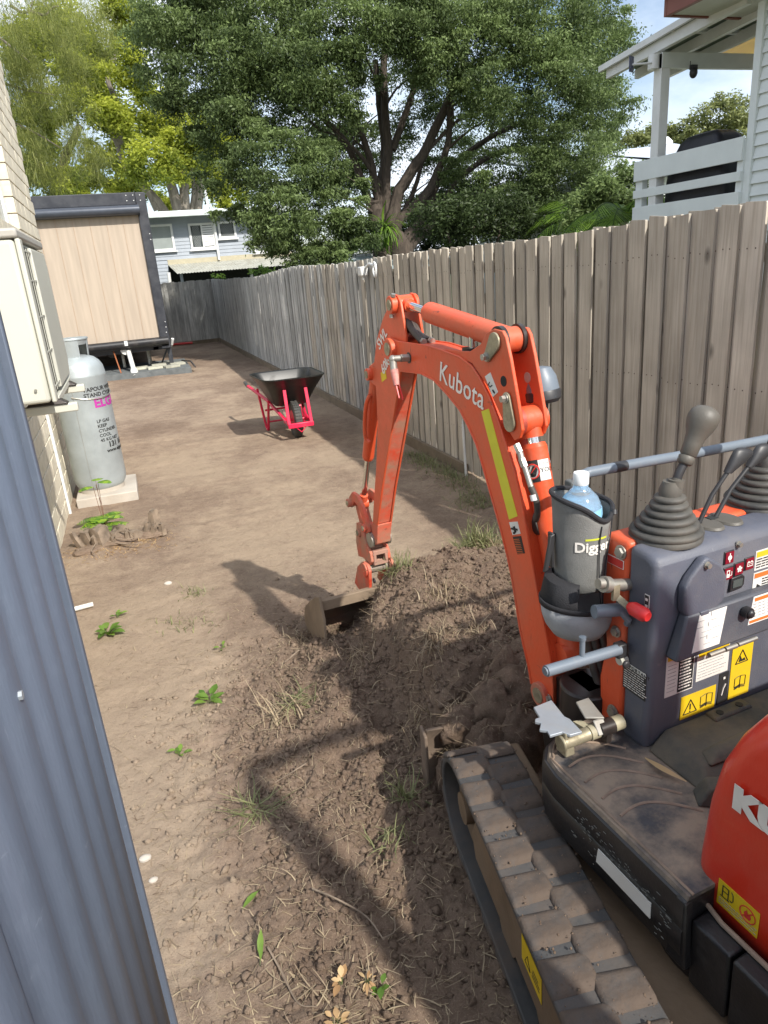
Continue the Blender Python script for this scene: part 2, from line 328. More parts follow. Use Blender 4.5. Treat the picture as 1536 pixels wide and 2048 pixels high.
def raw(name, V, F, mt, parent=None, tone=None, smooth=False, **kw):      # numpy mesh, all faces same size
    me = bpy.data.meshes.new(name); n = len(F); k = F.shape[1]
    me.vertices.add(len(V)); me.vertices.foreach_set('co', np.ascontiguousarray(V, dtype=np.float32).ravel())
    me.loops.add(n*k); me.loops.foreach_set('vertex_index', np.ascontiguousarray(F, dtype=np.int32).ravel())
    me.polygons.add(n); me.polygons.foreach_set('loop_start', np.arange(0, n*k, k, dtype=np.int32))
    me.update(calc_edges=True)
    if tone is not None:
        at = me.attributes.new('tone', 'FLOAT', 'POINT'); at.data.foreach_set('value', np.ascontiguousarray(tone, dtype=np.float32))
    if smooth: me.shade_smooth()
    me.materials.append(mt); me.validate()
    o = bpy.data.objects.new(name, me); COL.objects.link(o)
    if parent: o.parent = parent
    return tag(o, kw.get('label'), kw.get('cat'), kw.get('group'), kw.get('kind'))
def inst(o, name, loc, rot=(0, 0, 0), parent=None, scale=(1, 1, 1)):
    c = o.copy(); c.name = name; COL.objects.link(c); c.location = loc; c.rotation_euler = rot; c.scale = scale
    c.parent = parent
    for k in ('label', 'category', 'group'):
        if parent is not None and k in c: del c[k]
    return c
def text(name, s, size, org, xd, yd, mt, parent=None, align='LEFT', space=1, bold=0, wrap=None, sx=1):
    cu = bpy.data.curves.new(name, 'FONT'); cu.body = s; cu.size = size; cu.align_x = align; cu.extrude = .0004; cu.space_character = space
    cu.offset = bold; cu.space_line = .85; cu.resolution_u = 3
    t = bpy.data.objects.new(name+'_src', cu); COL.objects.link(t)
    bpy.context.view_layer.update()
    me = bpy.data.meshes.new_from_object(t.evaluated_get(bpy.context.evaluated_depsgraph_get()))
    bpy.data.objects.remove(t); me.name = name
    xd = Vector(xd).normalized(); yd = Vector(yd).normalized(); zd = xd.cross(yd).normalized(); org = Vector(org or (0, 0, 0))
    for v in me.vertices:
        if wrap: v.co = wrap(v.co.x, v.co.y, v.co.z)
        else: v.co = org+xd*v.co.x*sx+yd*v.co.y+zd*(v.co.z+.0006)
    me.materials.clear(); me.materials.append(mt)
    o = bpy.data.objects.new(name, me); COL.objects.link(o)
    if parent: o.parent = parent
    return o

# ------------------------------------------------------------------ noise
_PT = RNG.random((256, 256))
def vnoise(x, y):
    xi = np.floor(x).astype(int); yi = np.floor(y).astype(int); fx = x-xi; fy = y-yi
    fx = fx*fx*(3-2*fx); fy = fy*fy*(3-2*fy)
    g = lambda a, b: _PT[a & 255, b & 255]
    return (g(xi, yi)*(1-fx)+g(xi+1, yi)*fx)*(1-fy)+(g(xi, yi+1)*(1-fx)+g(xi+1, yi+1)*fx)*fy
def fbm(x, y, o=4, g=.5):
    s = 0; a = 1; t = 0
    for i in range(o):
        s = s+a*(vnoise(x+17.3*i, y+9.1*i)-.5); t += a; a *= g; x = x*2.03; y = y*2.03
    return s/t
# ------------------------------------------------------------------ ground
def sm(a, b, x):
    t = np.clip((x-a)/(b-a), 0, 1); return t*t*(3-2*t)
def seg_d(x, y, pts):
    d = np.full(np.shape(x), 9.0); tt = np.zeros(np.shape(x)); N = len(pts)-1
    for i in range(N):
        ax, ay = pts[i][:2]; bx, by = pts[i+1][:2]; dx, dy = bx-ax, by-ay
        t = np.clip(((x-ax)*dx+(y-ay)*dy)/(dx*dx+dy*dy), 0, 1)
        q = np.hypot(x-ax-t*dx, y-ay-t*dy); k = q < d; d = np.where(k, q, d); tt = np.where(k, (i+t)/N, tt)
    return d, tt
def G(x, y, cx, cy, rx, ry, a=0):
    c, s = cos(a), sin(a); u = (x-cx)*c+(y-cy)*s; v = -(x-cx)*s+(y-cy)*c
    return np.exp(-(u/rx)**2-(v/ry)**2)
def disturbed(x, y):
    d = G(x, y, 1.15, 2.45, .75, .75)+.9*G(x, y, .55, 2.3, .5, .6)+.5*G(x, y, .35, 1.5, .45, .8)+.2*G(x, y, .12, 1.2, .35, .6)
    return np.clip(d, 0, 1)
def H(x, y):
    x = np.asarray(x, float); y = np.asarray(y, float)
    h = .025*fbm(x*.9, y*.9, 4)+.012*fbm(x*5, y*9, 3)+.022*np.clip(fbm(x*1.2+3, y*6+5, 4, .6), -.15, .3)*sm(3, 6, y)+.03*np.clip(fbm(x*2+1, y*1.4, 4, .6)-.08, 0, .3)*sm(2.5, 4, y)
    dis = disturbed(x, y)
    wx = x+.10*fbm(x*3+7, y*3, 3); wy = y+.10*fbm(x*3, y*3+4, 3)
    # heap: a rough plateau with a steep near lip, sloping off to the left and back
    lf = .77+.08*fbm(x*5+2, y*5, 3)+.06*(wy-2.3)
    m = .325*sm(lf-.17, lf+.15, wx)*sm(1.83, 1.97, wy+.10*fbm(x*7, y*7, 3))*(1-sm(2.74, 3.06, wy-.10*(wx-.9)))*(1-.55*sm(1.50, 1.95, wx))
    m = m*(1+.30*fbm(x*4+8, y*4, 4))+.04*G(wx, wy, 1.25, 2.55, .35, .25)
    h = h+m+.085*G(wx, wy, .66, 2.58, .24, .26)+.05*G(wx, wy, .62, 2.3, .16, .2)
    h = h-.06*G(wx, wy, .86, 1.96, .16, .09)-.04*G(wx, wy, .66, 2.2, .10, .25)
    h = h+.07*G(wx, wy, .50, 2.28, .16, .22)+.05*G(wx, wy, .36, 2.2, .14, .10)+.045*G(wx, wy, .56, 2.72, .12, .2)
    # sods pushed up by the blade and on the far side
    h = h+.33*np.minimum(1, 1.5*G(wx, wy, 1.08, 1.80, .15, .085))+.24*G(wx, wy, 1.32, 1.80, .2, .12)+.22*G(wx, wy, .90, 1.79, .10, .06)+.12*G(wx, wy, .76, 1.80, .08, .05)
    h = h+.20*G(wx, wy, 1.58, 3.20, .15, .12)+.09*G(wx, wy, 1.82, 3.18, .18, .13)
    h = h+.05*G(wx, wy, 2.15, 4.9, .2, .8)+.04*G(wx, wy, 2.1, 1.6, .5, .8)
    # wheel / track ruts
    h = h-.018*np.exp(-((x-(.31+.05*y))/.05)**2)*sm(3.2, 2.2, y)
    h = h+.06*G(x, y, -.38, 4.75, .3, .22)
    rough = (.006+.075*dis)
    r = 1-np.abs(2*fbm(x*7+30, y*7, 5, .62))*2.2
    h = h+rough*(fbm(x*9, y*9, 5, .6))+.030*dis*(r-.6)+(.001+.024*dis)*fbm(x*31+.7*y, y*27-.5*x, 4, .7)+.05*dis*fbm(x*3.1+4, y*2.7, 3, .6)
    h = h+.005*fbm(x*40, y*40, 2)
    return h
def soil_tone_map(x, y):  # soil tone by position, higher is darker
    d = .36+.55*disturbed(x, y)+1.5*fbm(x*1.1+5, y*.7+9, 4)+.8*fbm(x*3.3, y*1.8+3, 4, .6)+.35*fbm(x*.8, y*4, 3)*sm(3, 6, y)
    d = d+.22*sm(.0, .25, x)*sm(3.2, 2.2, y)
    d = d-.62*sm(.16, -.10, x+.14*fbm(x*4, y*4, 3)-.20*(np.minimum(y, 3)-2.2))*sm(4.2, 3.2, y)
    d = d+.45*G(x, y, .95, 5.4, .55, .75)*(.6+fbm(x*4, y*4, 3))+.35*G(x, y, .2, 3.35, .3, .25)  # darker oval patches out in the yard
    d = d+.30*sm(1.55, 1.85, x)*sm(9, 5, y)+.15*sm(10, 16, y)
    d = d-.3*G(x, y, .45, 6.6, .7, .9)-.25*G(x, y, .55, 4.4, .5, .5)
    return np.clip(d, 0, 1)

ys = [.35]
while ys[-1] < 21.0: ys.append(ys[-1]+max(.0075, .0052*ys[-1]))
ys = np.array(ys); xs = np.arange(-1.3, 2.75, .0095)
XX, YY = np.meshgrid(xs, ys); ZZ = H(XX, YY)
V = np.stack([XX.ravel(), YY.ravel(), ZZ.ravel()], 1); nx, ny = len(xs), len(ys)
i = np.arange(nx*ny).reshape(ny, nx); F = np.stack([i[:-1, :-1].ravel(), i[:-1, 1:].ravel(), i[1:, 1:].ravel(), i[1:, :-1].ravel()], 1)

gm = bpy.data.materials.new('bare_soil'); gm.use_nodes = True; n = gm.node_tree.nodes; L = gm.node_tree.links; b = n['Principled BSDF']
b.inputs['Roughness'].default_value = .95; b.inputs['Specular IOR Level'].default_value = .15
at = n.new('ShaderNodeAttribute'); at.attribute_name = 'tone'; tcn = n.new('ShaderNodeTexCoord')
def nnoise(sc, det=6, ro=.6, v=None):
    q = n.new('ShaderNodeTexNoise'); q.inputs['Scale'].default_value = sc; q.inputs['Detail'].default_value = det; q.inputs['Roughness'].default_value = ro
    L.new(v or tcn.outputs['Object'], q.inputs['Vector']); return q.outputs['Fac']
def nmap(v, a, b_, c, d):
    q = n.new('ShaderNodeMapRange'); q.inputs[1].default_value = a; q.inputs[2].default_value = b_; q.inputs[3].default_value = c; q.inputs[4].default_value = d; L.new(v, q.inputs[0]); return q.outputs[0]
def nmath(op, a, b_):
    q = n.new('ShaderNodeMath'); q.operation = op
    for k, v in enumerate((a, b_)):
        if isinstance(v, (int, float)): q.inputs[k].default_value = v
        else: L.new(v, q.inputs[k])
    return q.outputs[0]
def nmix(fac, a, b_):
    q = n.new('ShaderNodeMix'); q.data_type = 'RGBA'; L.new(fac, q.inputs[0])
    for k, v in ((6, a), (7, b_)):
        if isinstance(v, tuple): q.inputs[k].default_value = (*v, 1)
        else: L.new(v, q.inputs[k])
    return q.outputs[2]
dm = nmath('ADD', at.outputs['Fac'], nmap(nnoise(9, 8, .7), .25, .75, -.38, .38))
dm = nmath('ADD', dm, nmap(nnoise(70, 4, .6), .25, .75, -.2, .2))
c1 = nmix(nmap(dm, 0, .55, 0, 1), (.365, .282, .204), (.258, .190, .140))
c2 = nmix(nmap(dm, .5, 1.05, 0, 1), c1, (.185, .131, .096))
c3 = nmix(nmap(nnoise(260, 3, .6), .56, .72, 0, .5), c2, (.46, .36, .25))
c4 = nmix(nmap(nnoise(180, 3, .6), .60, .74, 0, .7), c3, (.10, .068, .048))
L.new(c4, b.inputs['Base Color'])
hb = nmath('ADD', nmath('MULTIPLY', nnoise(27, 11, .8), 1.3), nmath('MULTIPLY', nnoise(220, 4, .7), .35))
bp = n.new('ShaderNodeBump'); bp.inputs['Strength'].default_value = .85; bp.inputs['Distance'].default_value = .014; L.new(hb, bp.inputs['Height']); L.new(bp.outputs[0], b.inputs['Normal'])
g = raw('ground', V, F, gm, tone=soil_tone_map(XX.ravel(), YY.ravel()), smooth=True, kind='structure')
g['label'] = 'bare brown soil of the narrow side yard'

fg = MB(); fg.quad((-300, -120, -.06), (300, -120, -.06), (300, 500, -.06), (-300, 500, -.06))
lawn = mat('far_ground', (.10, .11, .05), .95, var=.3, vscale=.6)
obj('terrain', fg, lawn, kind='structure')

# ------------------------------------------------------------------ soil crumbs, straw, roots (uncountable)
def clods(name, n, fx, size, mt=gm, dmp=None, **kw):
    ico_v = np.array([(1, .1, 0), (.2, 1, .1), (-1, .2, -.1), (-.1, -1, 0), (.1, .1, 1), (0, 0, -1)])
    ico_f = np.array([(0, 1, 4), (1, 2, 4), (2, 3, 4), (3, 0, 4), (1, 0, 5), (2, 1, 5), (3, 2, 5), (0, 3, 5)])
    P = fx(n); n = len(P); r = size[0]+(size[1]-size[0])*RNG.random(n)**4
    sc = (.5+.9*RNG.random((n, 1, 3)))*r[:, None, None]*(.6+.7*RNG.random((n, 6, 1)))
    a = RNG.random(n)*6.28; c, s_ = np.cos(a)[:, None], np.sin(a)[:, None]
    v = ico_v[None]*sc; vx = v[..., 0]*c-v[..., 1]*s_; vy = v[..., 0]*s_+v[..., 1]*c
    z = H(P[:, 0], P[:, 1])+r*.1
    W = np.stack([vx+P[:, :1], vy+P[:, 1:2], v[..., 2]*.8+z[:, None]], -1).reshape(-1, 3)
    Fc = (ico_f[None]+6*np.arange(n)[:, None, None]).reshape(-1, 3)
    tn = np.repeat(np.clip(soil_tone_map(P[:, 0], P[:, 1])+(RNG.random(n)-.45)*.5, 0, 1), 6)
    return raw(name, W, Fc, mt, tone=tn, smooth=False, kind='stuff', **kw)
def rs_dist(n):
    x = RNG.random(n*14)*2.6-.4; y = 1+RNG.random(n*14)*2.8; k = RNG.random(n*14) < disturbed(x, y)**1.6
    return np.stack([x, y], 1)[k][:n]
def rs_yard(n):
    y = .9+19*RNG.random(n*3)**2.2; x = RNG.random(n*3)*3.0-.65; k = RNG.random(n*3) < .9
    return np.stack([x, y], 1)[k][:n]
clods('soil_crumbs', 26000, rs_dist, (.0018, .017), label='loose dark crumbs of soil over the dug heap')
clods('small_stones', 20000, rs_yard, (.001, .0055), label='fine gravel and soil crumbs over the yard')

def lumps(name, specs, mt=gm, amp=.6, dmp=1.0, f=9, **kw):
    Vs = []; Fs = []; T = []; o_ = 0; nu, nv = 40, 24
    for (cx, cy, cz, rx, ry, rz) in specs:
        u = np.linspace(0, 2*pi, nu, endpoint=False); v = np.linspace(0, pi, nv); U, W = np.meshgrid(u, v)
        d = np.stack([np.sin(W)*np.cos(U), np.sin(W)*np.sin(U), np.cos(W)], -1)
        q = 1+amp*(fbm(d[..., 0]*2+cx*f+9, d[..., 1]*2+d[..., 2]*1.7+cy*f, 5, .6))+.6*amp*fbm(d[..., 0]*7+d[..., 2]*5, d[..., 1]*7+cx*40, 5, .75)
        P = d*q[..., None]*np.array([rx, ry, rz])+np.array([cx, cy, cz]); Vs.append(P.reshape(-1, 3))
        i_ = np.arange(nu*nv).reshape(nv, nu); a = i_[:-1]; b_ = i_[1:]; Fs.append(np.stack([a, b_, np.roll(b_, -1, 1), np.roll(a, -1, 1)], -1).reshape(-1, 4)+o_); o_ += nu*nv
        T.append(np.clip(dmp+.25*fbm(P[..., 0]*20, P[..., 1]*20+P[..., 2]*15, 3), 0, 1).ravel())
    return raw(name, np.concatenate(Vs), np.concatenate(Fs), mt, tone=np.concatenate(T), smooth=True, kind='stuff', **kw)
def strips(name, P, ln, wd, mt, lean=.25, curl=.8, seg=3, hz=0, tone=None, parent=None, zf=None, **kw):
    n = len(P); a = RNG.random(n)*2*pi; e = lean*(RNG.random(n)**1.5)*1.6; L_ = ln[0]+(ln[1]-ln[0])*RNG.random(n)**1.6
    wv = wd[0]+(wd[1]-wd[0])*RNG.random(n); cu = (RNG.random(n)-.5)*2*curl; cz = -RNG.random(n)*curl*lean*.9
    z0 = (H(P[:, 0], P[:, 1]) if P.shape[1] == 2 else P[:, 2])+hz
    rows = []; px, py, pz = P[:, 0].copy(), P[:, 1].copy(), z0.copy(); 
    for k in range(seg+1):
        t = k/seg; w_ = wv*(1-.85*t)*.5+.0003
        sx, sy = -np.sin(a), np.cos(a)
        rows.append(np.stack([px-sx*w_, py-sy*w_, pz], -1)); rows.append(np.stack([px+sx*w_, py+sy*w_, pz], -1))
        st = L_/seg; px = px+np.cos(a)*np.cos(e)*st; py = py+np.sin(a)*np.cos(e)*st; pz = pz+np.sin(e)*st
        if P.shape[1] == 2 and lean < .5: pz = np.maximum(pz, H(px, py)+.002)
        a = a+cu/seg; e = e+cz/seg*2
    Vv = np.stack(rows, 1); m_ = 2*(seg+1)
    fb = np.array([(2*k, 2*k+1, 2*k+3, 2*k+2) for k in range(seg)])
    Ff = (fb[None]+m_*np.arange(n)[:, None, None]).reshape(-1, 4)
    tn = np.repeat(RNG.random(n) if tone is None else np.clip(tone+(RNG.random(n)-.5)*.6, 0, 1), m_)
    return raw(name, Vv.reshape(-1, 3), Ff, mt, tone=tn, parent=parent, kind=kw.pop('kind', 'stuff'), **kw)
strips('root_fibres', rs_dist(4200), (.012, .060), (.0010, .0026), straw_m, lean=.45, label='pale dry roots and runners in the dug soil')
def rs_near(n):
    y = .95+2.6*RNG.random(n*4)**1.3; x = RNG.random(n*4)*1.3-.35; k = RNG.random(n*4) < .25+.75*soil_tone_map(x, y)
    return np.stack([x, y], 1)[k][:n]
strips('dry_straw', rs_near(1500), (.015, .085), (.001, .0035), straw_m, lean=.2, label='dry straw and runners scattered over the soil')
strips('fine_litter', rs_yard(9000), (.01, .05), (.001, .004), straw_m, lean=.12, label='fine dry litter over the yard')

# ------------------------------------------------------------------ paling fence along the yard
def paling_mesh(name, w, h, t, jag=0):
    mb = MB(); k = .003
    poly = [(-w/2, 0), (w/2, 0), (w/2, h-k*.4), (w/2-k, h+jag), (-w/2+k, h), (-w/2, h-k)]
    mb.prism(poly, 0, t, 'x'); mb.mi = 1
    for z in (.33, .98, 1.53):
        for yy in (-w*.24+jag, w*.22): mb.cyl((-.0008, yy, z+jag), (.001, yy, z+jag), .0034, n=6)
    mb.mi = 0
    return mb
root = empty('paling_fence', (2.4, 10.5, 0), label='long weathered timber paling fence down the side of the yard', cat='fence')
protos = {}; nail_m = mat('rusty_nail', (.10, .075, .06), .7)
def paling(kind, i):
    key = (kind, i % 5)
    if key not in protos:
        mb = paling_mesh('paling', .103 if kind == 'f' else .098, 1.70, .014, jag=[0, .006, -.005, .01, -.009][i % 5])
        o = obj('paling', mb, [fence_m, nail_m], root, bevel=0); protos[key] = o; return o
    o = protos[key].copy(); COL.objects.link(o); o.parent = root; return o
def fence_top(y):
    return 1.775-.055*float(np.clip((y-3)/4, 0, 1))-.08*float(np.clip((y-10)/5, 0, 1))+.014*sin(y*1.3)+.012*sin(y*.61+2)
pitch = .138; k = 0; y = .75
while y < 20.55:
    for kind, dx, dy in (('f', -.026, 0), ('b', 0.0, pitch/2)):
        o = paling(kind, random.randrange(5)); ht = fence_top(y)+random.uniform(-.006, .006)-(.003 if kind == 'b' else 0)
        o.location = (dx+random.uniform(-.002, .002), y+dy-10.5+random.uniform(-.004, .004), .04); o.rotation_euler = (random.uniform(-.007, .007), random.uniform(-.006, .003), random.uniform(-.03, .03))
        o.scale = (1, random.uniform(.95, 1.02), (ht-.04)/1.70)
        if y > 7.5+random.uniform(-1.5, 3): o.material_slots[0].link = 'OBJECT'; o.material_slots[0].material = fence_g
    y += pitch
ry = MB()
for z in (.35, 1.0, 1.55): ry.box((.016, -9.8, z), (.055, 10.1, z+.07))
obj('rail', ry, fence_m, root)
mb = MB(); mb.box((-.065, -5.6, -.05), (-.034, 10.05, .10)); obj('plinth_board', mb, ply, root)

root2 = empty('back_fence', (0, 20.62, 0), label='grey paling fence across the far end of the yard', cat='fence')
pb = None; x = -2.6
while x < 2.4:
    for dd, dx in ((-.014, 0), (0, pitch/2)):
        if pb is None:
            mb = MB(); mb.prism([(-.05, 0), (.05, 0), (.05, 1.655), (.04, 1.665), (-.04, 1.665), (-.05, 1.655)], 0, .014, 'y'); pb = obj('paling', mb, fence_g, root2); o = pb
        else: o = pb.copy(); COL.objects.link(o); o.parent = root2
        o.location = (x+dx, dd, .0); o.scale = (1, 1, 1+random.uniform(-.008, .008)); o.rotation_euler = (0, random.uniform(-.008, .008), 0)
    x += pitch
mb = MB(); mb.box((-2.6, -.05, -.06), (2.38, -.018, .09)); obj('plinth_board', mb, ply, root2)

st = MB(); st.cyl((2.33, 4.86, -.02), (2.335, 4.9, .43), .011); st.cyl((2.335, 4.9, .43), (2.335, 4.9, .47), .006)
tag(obj('conduit_pipe', st, pvc), 'thin white pipe standing against the paling fence in a tuft of grass', 'pipe')

# ------------------------------------------------------------------ own house: cream brick wall with window opening
WX = -.70
hr = empty('brick_house', (WX, 6, 0), label='cream brick house wall with a window beside the gas bottle', cat='house')
def L_(mb, *a): pass
wb = MB(); y0, y1 = 2.6, 8.72
def rel(lo, hi): return ((lo[0]-WX, lo[1]-6, lo[2]), (hi[0]-WX, hi[1]-6, hi[2]))
wb.box(*rel((-.95, y0, -.1), (WX-.012, y1-.01, 2.145)))
wb.box(*rel((-.95, 7.01, 2.145), (WX-.012, y1-.01, 4.3)))
wb.box(*rel((-.95, y0, 2.145), (WX-.012, 5.2, 4.3)))
obj('wall', wb, mortar_m, hr)
bmsh = MB(); bmsh.box((-.1, -.145, 0), (.0, .145, .118)); pbk = obj('brick', bmsh, brick_m, hr, bevel=.003, seg=1)
endb = MB(); endb.box((-.1, -.07, 0), (.0, .07, .118)); pbh = obj('brick', endb, brick_m, hr, bevel=.003, seg=1)
first = [True, True]; stuff = MB(); cnt = 0
row = 0; z = 0.0
while z < 4.2:
    off = .15*(row % 2); yb = y0+.15-off
    while yb < y1:
        a, b_ = max(yb-.145, y0), min(yb+.145, y1)
        hole = z > 2.1 and 5.2 < yb < 7.0
        if z > 2.1 and b_ > 7.0 > a+.02: a = 7.0
        elif hole: yb += .30; continue
        if b_-a > .05:
            cy = (a+b_)/2; vis = (cy > 4.9 and z < 1.05) or (cy > 6.9 and z > 2.0)
            if vis and cnt < 290:
                if first[0]: o = pbk; first[0] = False
                else: o = pbk.copy(); COL.objects.link(o); o.parent = hr
                o.location = (random.uniform(-.001, .002), cy-6, z); o.scale = (1, (b_-a)/.29, 1); cnt += 1
            else: stuff.box((-.1, a-6, z), (0, b_-6, z+.118))
        yb += .30
    z += .128; row += 1
pbh.location = (0, 1.07, 2.048); pbh.scale = (1.05, .6, 1)
obj('brickwork', stuff, brick_m, hr, kind='stuff')
wf = MB(); wf.box((-.115, .94, 2.14), (-.07, .985, 4.1)); wf.box((-.115, -.75, 2.14), (-.07, .94, 2.19)); fr = obj('window', wf, white_pt, hr, bevel=.004)
wg = MB(); wg.box((-.10, -.75, 2.19), (-.092, .94, 4.1)); obj('pane', wg, glass_gr, fr)
cnr = MB(); cnr.box((.002, -.27, -.02), (.022, -.235, 1.06)); obj('corner_strip', cnr, white_pt, hr, bevel=.003)

# ------------------------------------------------------------------ air conditioner on brackets
ac = empty('air_conditioner', (-.515, 3.8, 1.205), label='cream outdoor air conditioning unit on wall brackets', cat='air conditioner')
mb = MB(); mb.box((-.165, -.50, 0), (.150, .52, .66)); obj('casing', mb, cream_ac, ac, bevel=.018, seg=3)
mb = MB(); mb.box((-.17, -.507, .662), (.168, .527, .700)); obj('top_cover', mb, ac_grey, ac, bevel=.01)
# front panel with chamfered corners round the fan opening
mb = MB(); X1 = .152
poly = [(-.13, .02), (.44, .02), (.515, .10), (.515, .57), (.44, .64), (-.13, .64)]
mb.prism(poly, X1, X1+.018, 'x'); mb.prism([(-.50, .0), (-.42, .0), (-.42, .66), (-.50, .66)], X1, X1+.020, 'x'); obj('front_panel', mb, cream_ac, ac, bevel=.006)
mb = MB(); mb.box((X1-.003, -.42, .02), (X1+.002, -.13, .64)); obj('fin_panel', mb, ac_dark, ac)
gd = None
for k in range(3):
    yy = -.36+k*.075
    if gd is None: mb = MB(); mb.cyl((X1+.012, yy, .03), (X1+.012, yy, .63), .0016, n=6); gd = obj('grille_wire', mb, cream_ac, ac); y_0 = yy
    else: o = gd.copy(); COL.objects.link(o); o.parent = ac; o.location = (0, yy-y_0, 0)
for z in (.05, .2, .35, .5, .62):
    mb = MB(); mb.box((X1+.010, -.42, z-.003), (X1+.014, -.13, z+.003)); obj('grille_tie', mb, cream_ac, ac)
mb = MB(); mb.prism([(-.30, -.03), (.44, -.03), (.515, .03), (.515, .055), (.44, .0), (-.30, .0)], .06, X1+.012, 'x'); obj('base_pan', mb, cream_ac, ac, bevel=.004)
for yy in (-.30, .36):
    mb = MB(); mb.box((-.185, yy-.022, -.075), (.235, yy+.022, -.035)); bk = obj('bracket', mb, cream_ac, ac, bevel=.006)
    mb = MB(); mb.hull([(.02, yy-.035, -.034), (.20, yy-.035, -.034), (.20, yy+.035, -.034), (.02, yy+.035, -.034)], [(.05, yy-.022, -.005), (.17, yy-.022, -.012), (.17, yy+.022, -.012), (.05, yy+.022, -.005)]); obj('rubber_foot', mb, grease, bk, bevel=.004)
for q in ((.10, -.506, .06), (-.1, -.506, .06)):
    mb = MB(); mb.cyl(q, (q[0], q[1]-.006, q[2]), .006, n=10); obj('screw', mb, steel, ac)
mb = MB(); mb.box((-.02, -.503, .02), (-.012, -.5005, .655)); obj('panel_seam', mb, ac_grey, ac)

# ------------------------------------------------------------------ gas bottle on a slab
gx, gy = -.440, 6.10; R = .205
sb = MB(); sb.box((-.64, 5.84, -.03), (-.17, 6.42, .075)); tag(obj('concrete_slab', sb, concrete, bevel=.008), 'worn square concrete slab under the gas bottle', 'slab')
gb = empty('gas_bottle', (gx, gy, .078), label='large galvanised gas bottle standing on a slab by the brick wall', cat='gas bottle')
prof = [(.155, .02), (.18, .035), (.198, .07), (R, .11), (R, .60), (R, .97), (R*1.006, .975), (R*1.006, .985), (R, .99), (.197, 1.05), (.176, 1.09), (.145, 1.12), (.10, 1.14), (.03, 1.15)]
mb = MB(); mb.lathe(prof, n=48, wob=.002); obj('cylinder_body', mb, galv, gb, ang=50); gb.scale = (1, 1, .955)
mb = MB(); mb.lathe([(.165, -.004), (.178, -.004), (.178, .045), (.165, .045)], n=32); obj('foot_ring', mb, concrete, gb)
# collar with openings
mb = MB(); nseg = 40
for k in range(nseg):
    a0, a1 = 2*pi*k/nseg, 2*pi*(k+1)/nseg; ad = degrees((a0+a1)/2) % 360
    z0 = 1.10
    if 300 < ad < 340 or 120 < ad < 160: z0 = 1.23
    r0 = .105; r1 = .118
    mb.hull([(r0*cos(a0), r0*sin(a0), z0), (r0*cos(a1), r0*sin(a1), z0), ((r0+.005)*cos(a1), (r0+.005)*sin(a1), z0), ((r0+.005)*cos(a0), (r0+.005)*sin(a0), z0)],
            [(r1*cos(a0), r1*sin(a0), 1.275), (r1*cos(a1), r1*sin(a1), 1.275), ((r1+.006)*cos(a1), (r1+.006)*sin(a1), 1.275), ((r1+.006)*cos(a0), (r1+.006)*sin(a0), 1.275)])
mb.lathe([(.115, 1.268), (.128, 1.270), (.130, 1.278), (.126, 1.285), (.115, 1.283)], n=40)
obj('collar', mb, galv, gb, ang=50)
mb = MB(); mb.cyl((0, 0, 1.14), (0, 0, 1.20), .018); mb.cyl((0, 0, 1.19), (.05, -.02, 1.19), .012); mb.cyl((0, 0, 1.20), (0, 0, 1.225), .03); obj('valve', mb, brass, gb)
mb = MB(); mb.box((-R*.28-.001, -R*.965-.0015, .1), (-R*.28+.001, -R*.945, .97)); obj('weld_seam', mb, steel, gb)
A0 = radians(-72)
def wr(a_off, z0, tilt=0):
    def f(x, y, z):
        a = A0+a_off+x/R; rr = R+.0016+z; return Vector((float(rr*cos(a)), float(rr*sin(a)), float(z0+y)))
    return f
for s_, sz, z0, mt, a_, bo in (('VAPOUR WITHDRAWAL', .046, .862, blk_ink, -.22, .001), ('STAND CYLINDER UPRIGHT', .044, .818, blk_ink, -.22, .001), ('ELGAS', .105, .728, mag_ink, .10, .004),
                           ('LP GAS', .037, .600, blk_ink, .05, .0006), ('KEEP', .037, .560, blk_ink, .05, .0006), ('CYLINDER', .037, .520, blk_ink, .05, .0006), ('COOL', .037, .480, blk_ink, .05, .0006), ('45 KG NET', .037, .440, blk_ink, .05, .0006),
                           ('131 161', .062, .385, blk_ink, .33, .002), ('www.elgas.com.au', .042, .342, blk_ink, .22, .001)):
    text('lettering', s_, sz, None, (1, 0, 0), (0, 0, 1), mt, gb, bold=bo, wrap=wr(a_, z0))
ch = [Vector(((R+.006)*cos(a), (R+.006)*sin(a), .85-.05*sin((a+2.2)*1.2))) for a in np.linspace(-1.9, .9, 40)]
mb = MB()
for k in range(0, 39): mb.tube([ch[k], ch[k+1]], .0035 if k % 2 else .0055, n=5)
tag(obj('safety_chain', mb, steel), 'light chain round the gas bottle', 'chain'); bpy.data.objects['safety_chain'].location = (gx, gy, .04)
# ------------------------------------------------------------------ caravan-like tiny house on its slab
tv = empty('tiny_house', (-.5, 14.9, 0), label='tiny house on wheels with timber look wall in a charcoal frame', cat='tiny house')
def tb(lo, hi): return ((lo[0]+.5, lo[1]-14.9, lo[2]), (hi[0]+.5, hi[1]-14.9, hi[2]))
mb = MB(); mb.box(*tb((-3.4, 14.80, .62), (.55, 20.0, 3.1))); obj('body', mb, van_black, tv)
mb = MB(); mb.box(*tb((-3.4, 14.76, .66), (.555, 14.80, 2.92))); obj('wall_panel', mb, timber_pan, tv)
pr_ = None
for k in range(14):
    x = .555-.29*(k+1)
    mb = MB(); mb.box(*tb((x-.005, 14.752, .66), (x+.005, 14.762, 2.92)))
    if pr_ is None: pr_ = obj('panel_joint', mb, mat('panel_groove', (.40, .30, .215), .6), tv); x0 = x
    else: o = pr_.copy(); COL.objects.link(o); o.parent = tv; o.location = (x-x0, 0, 0)
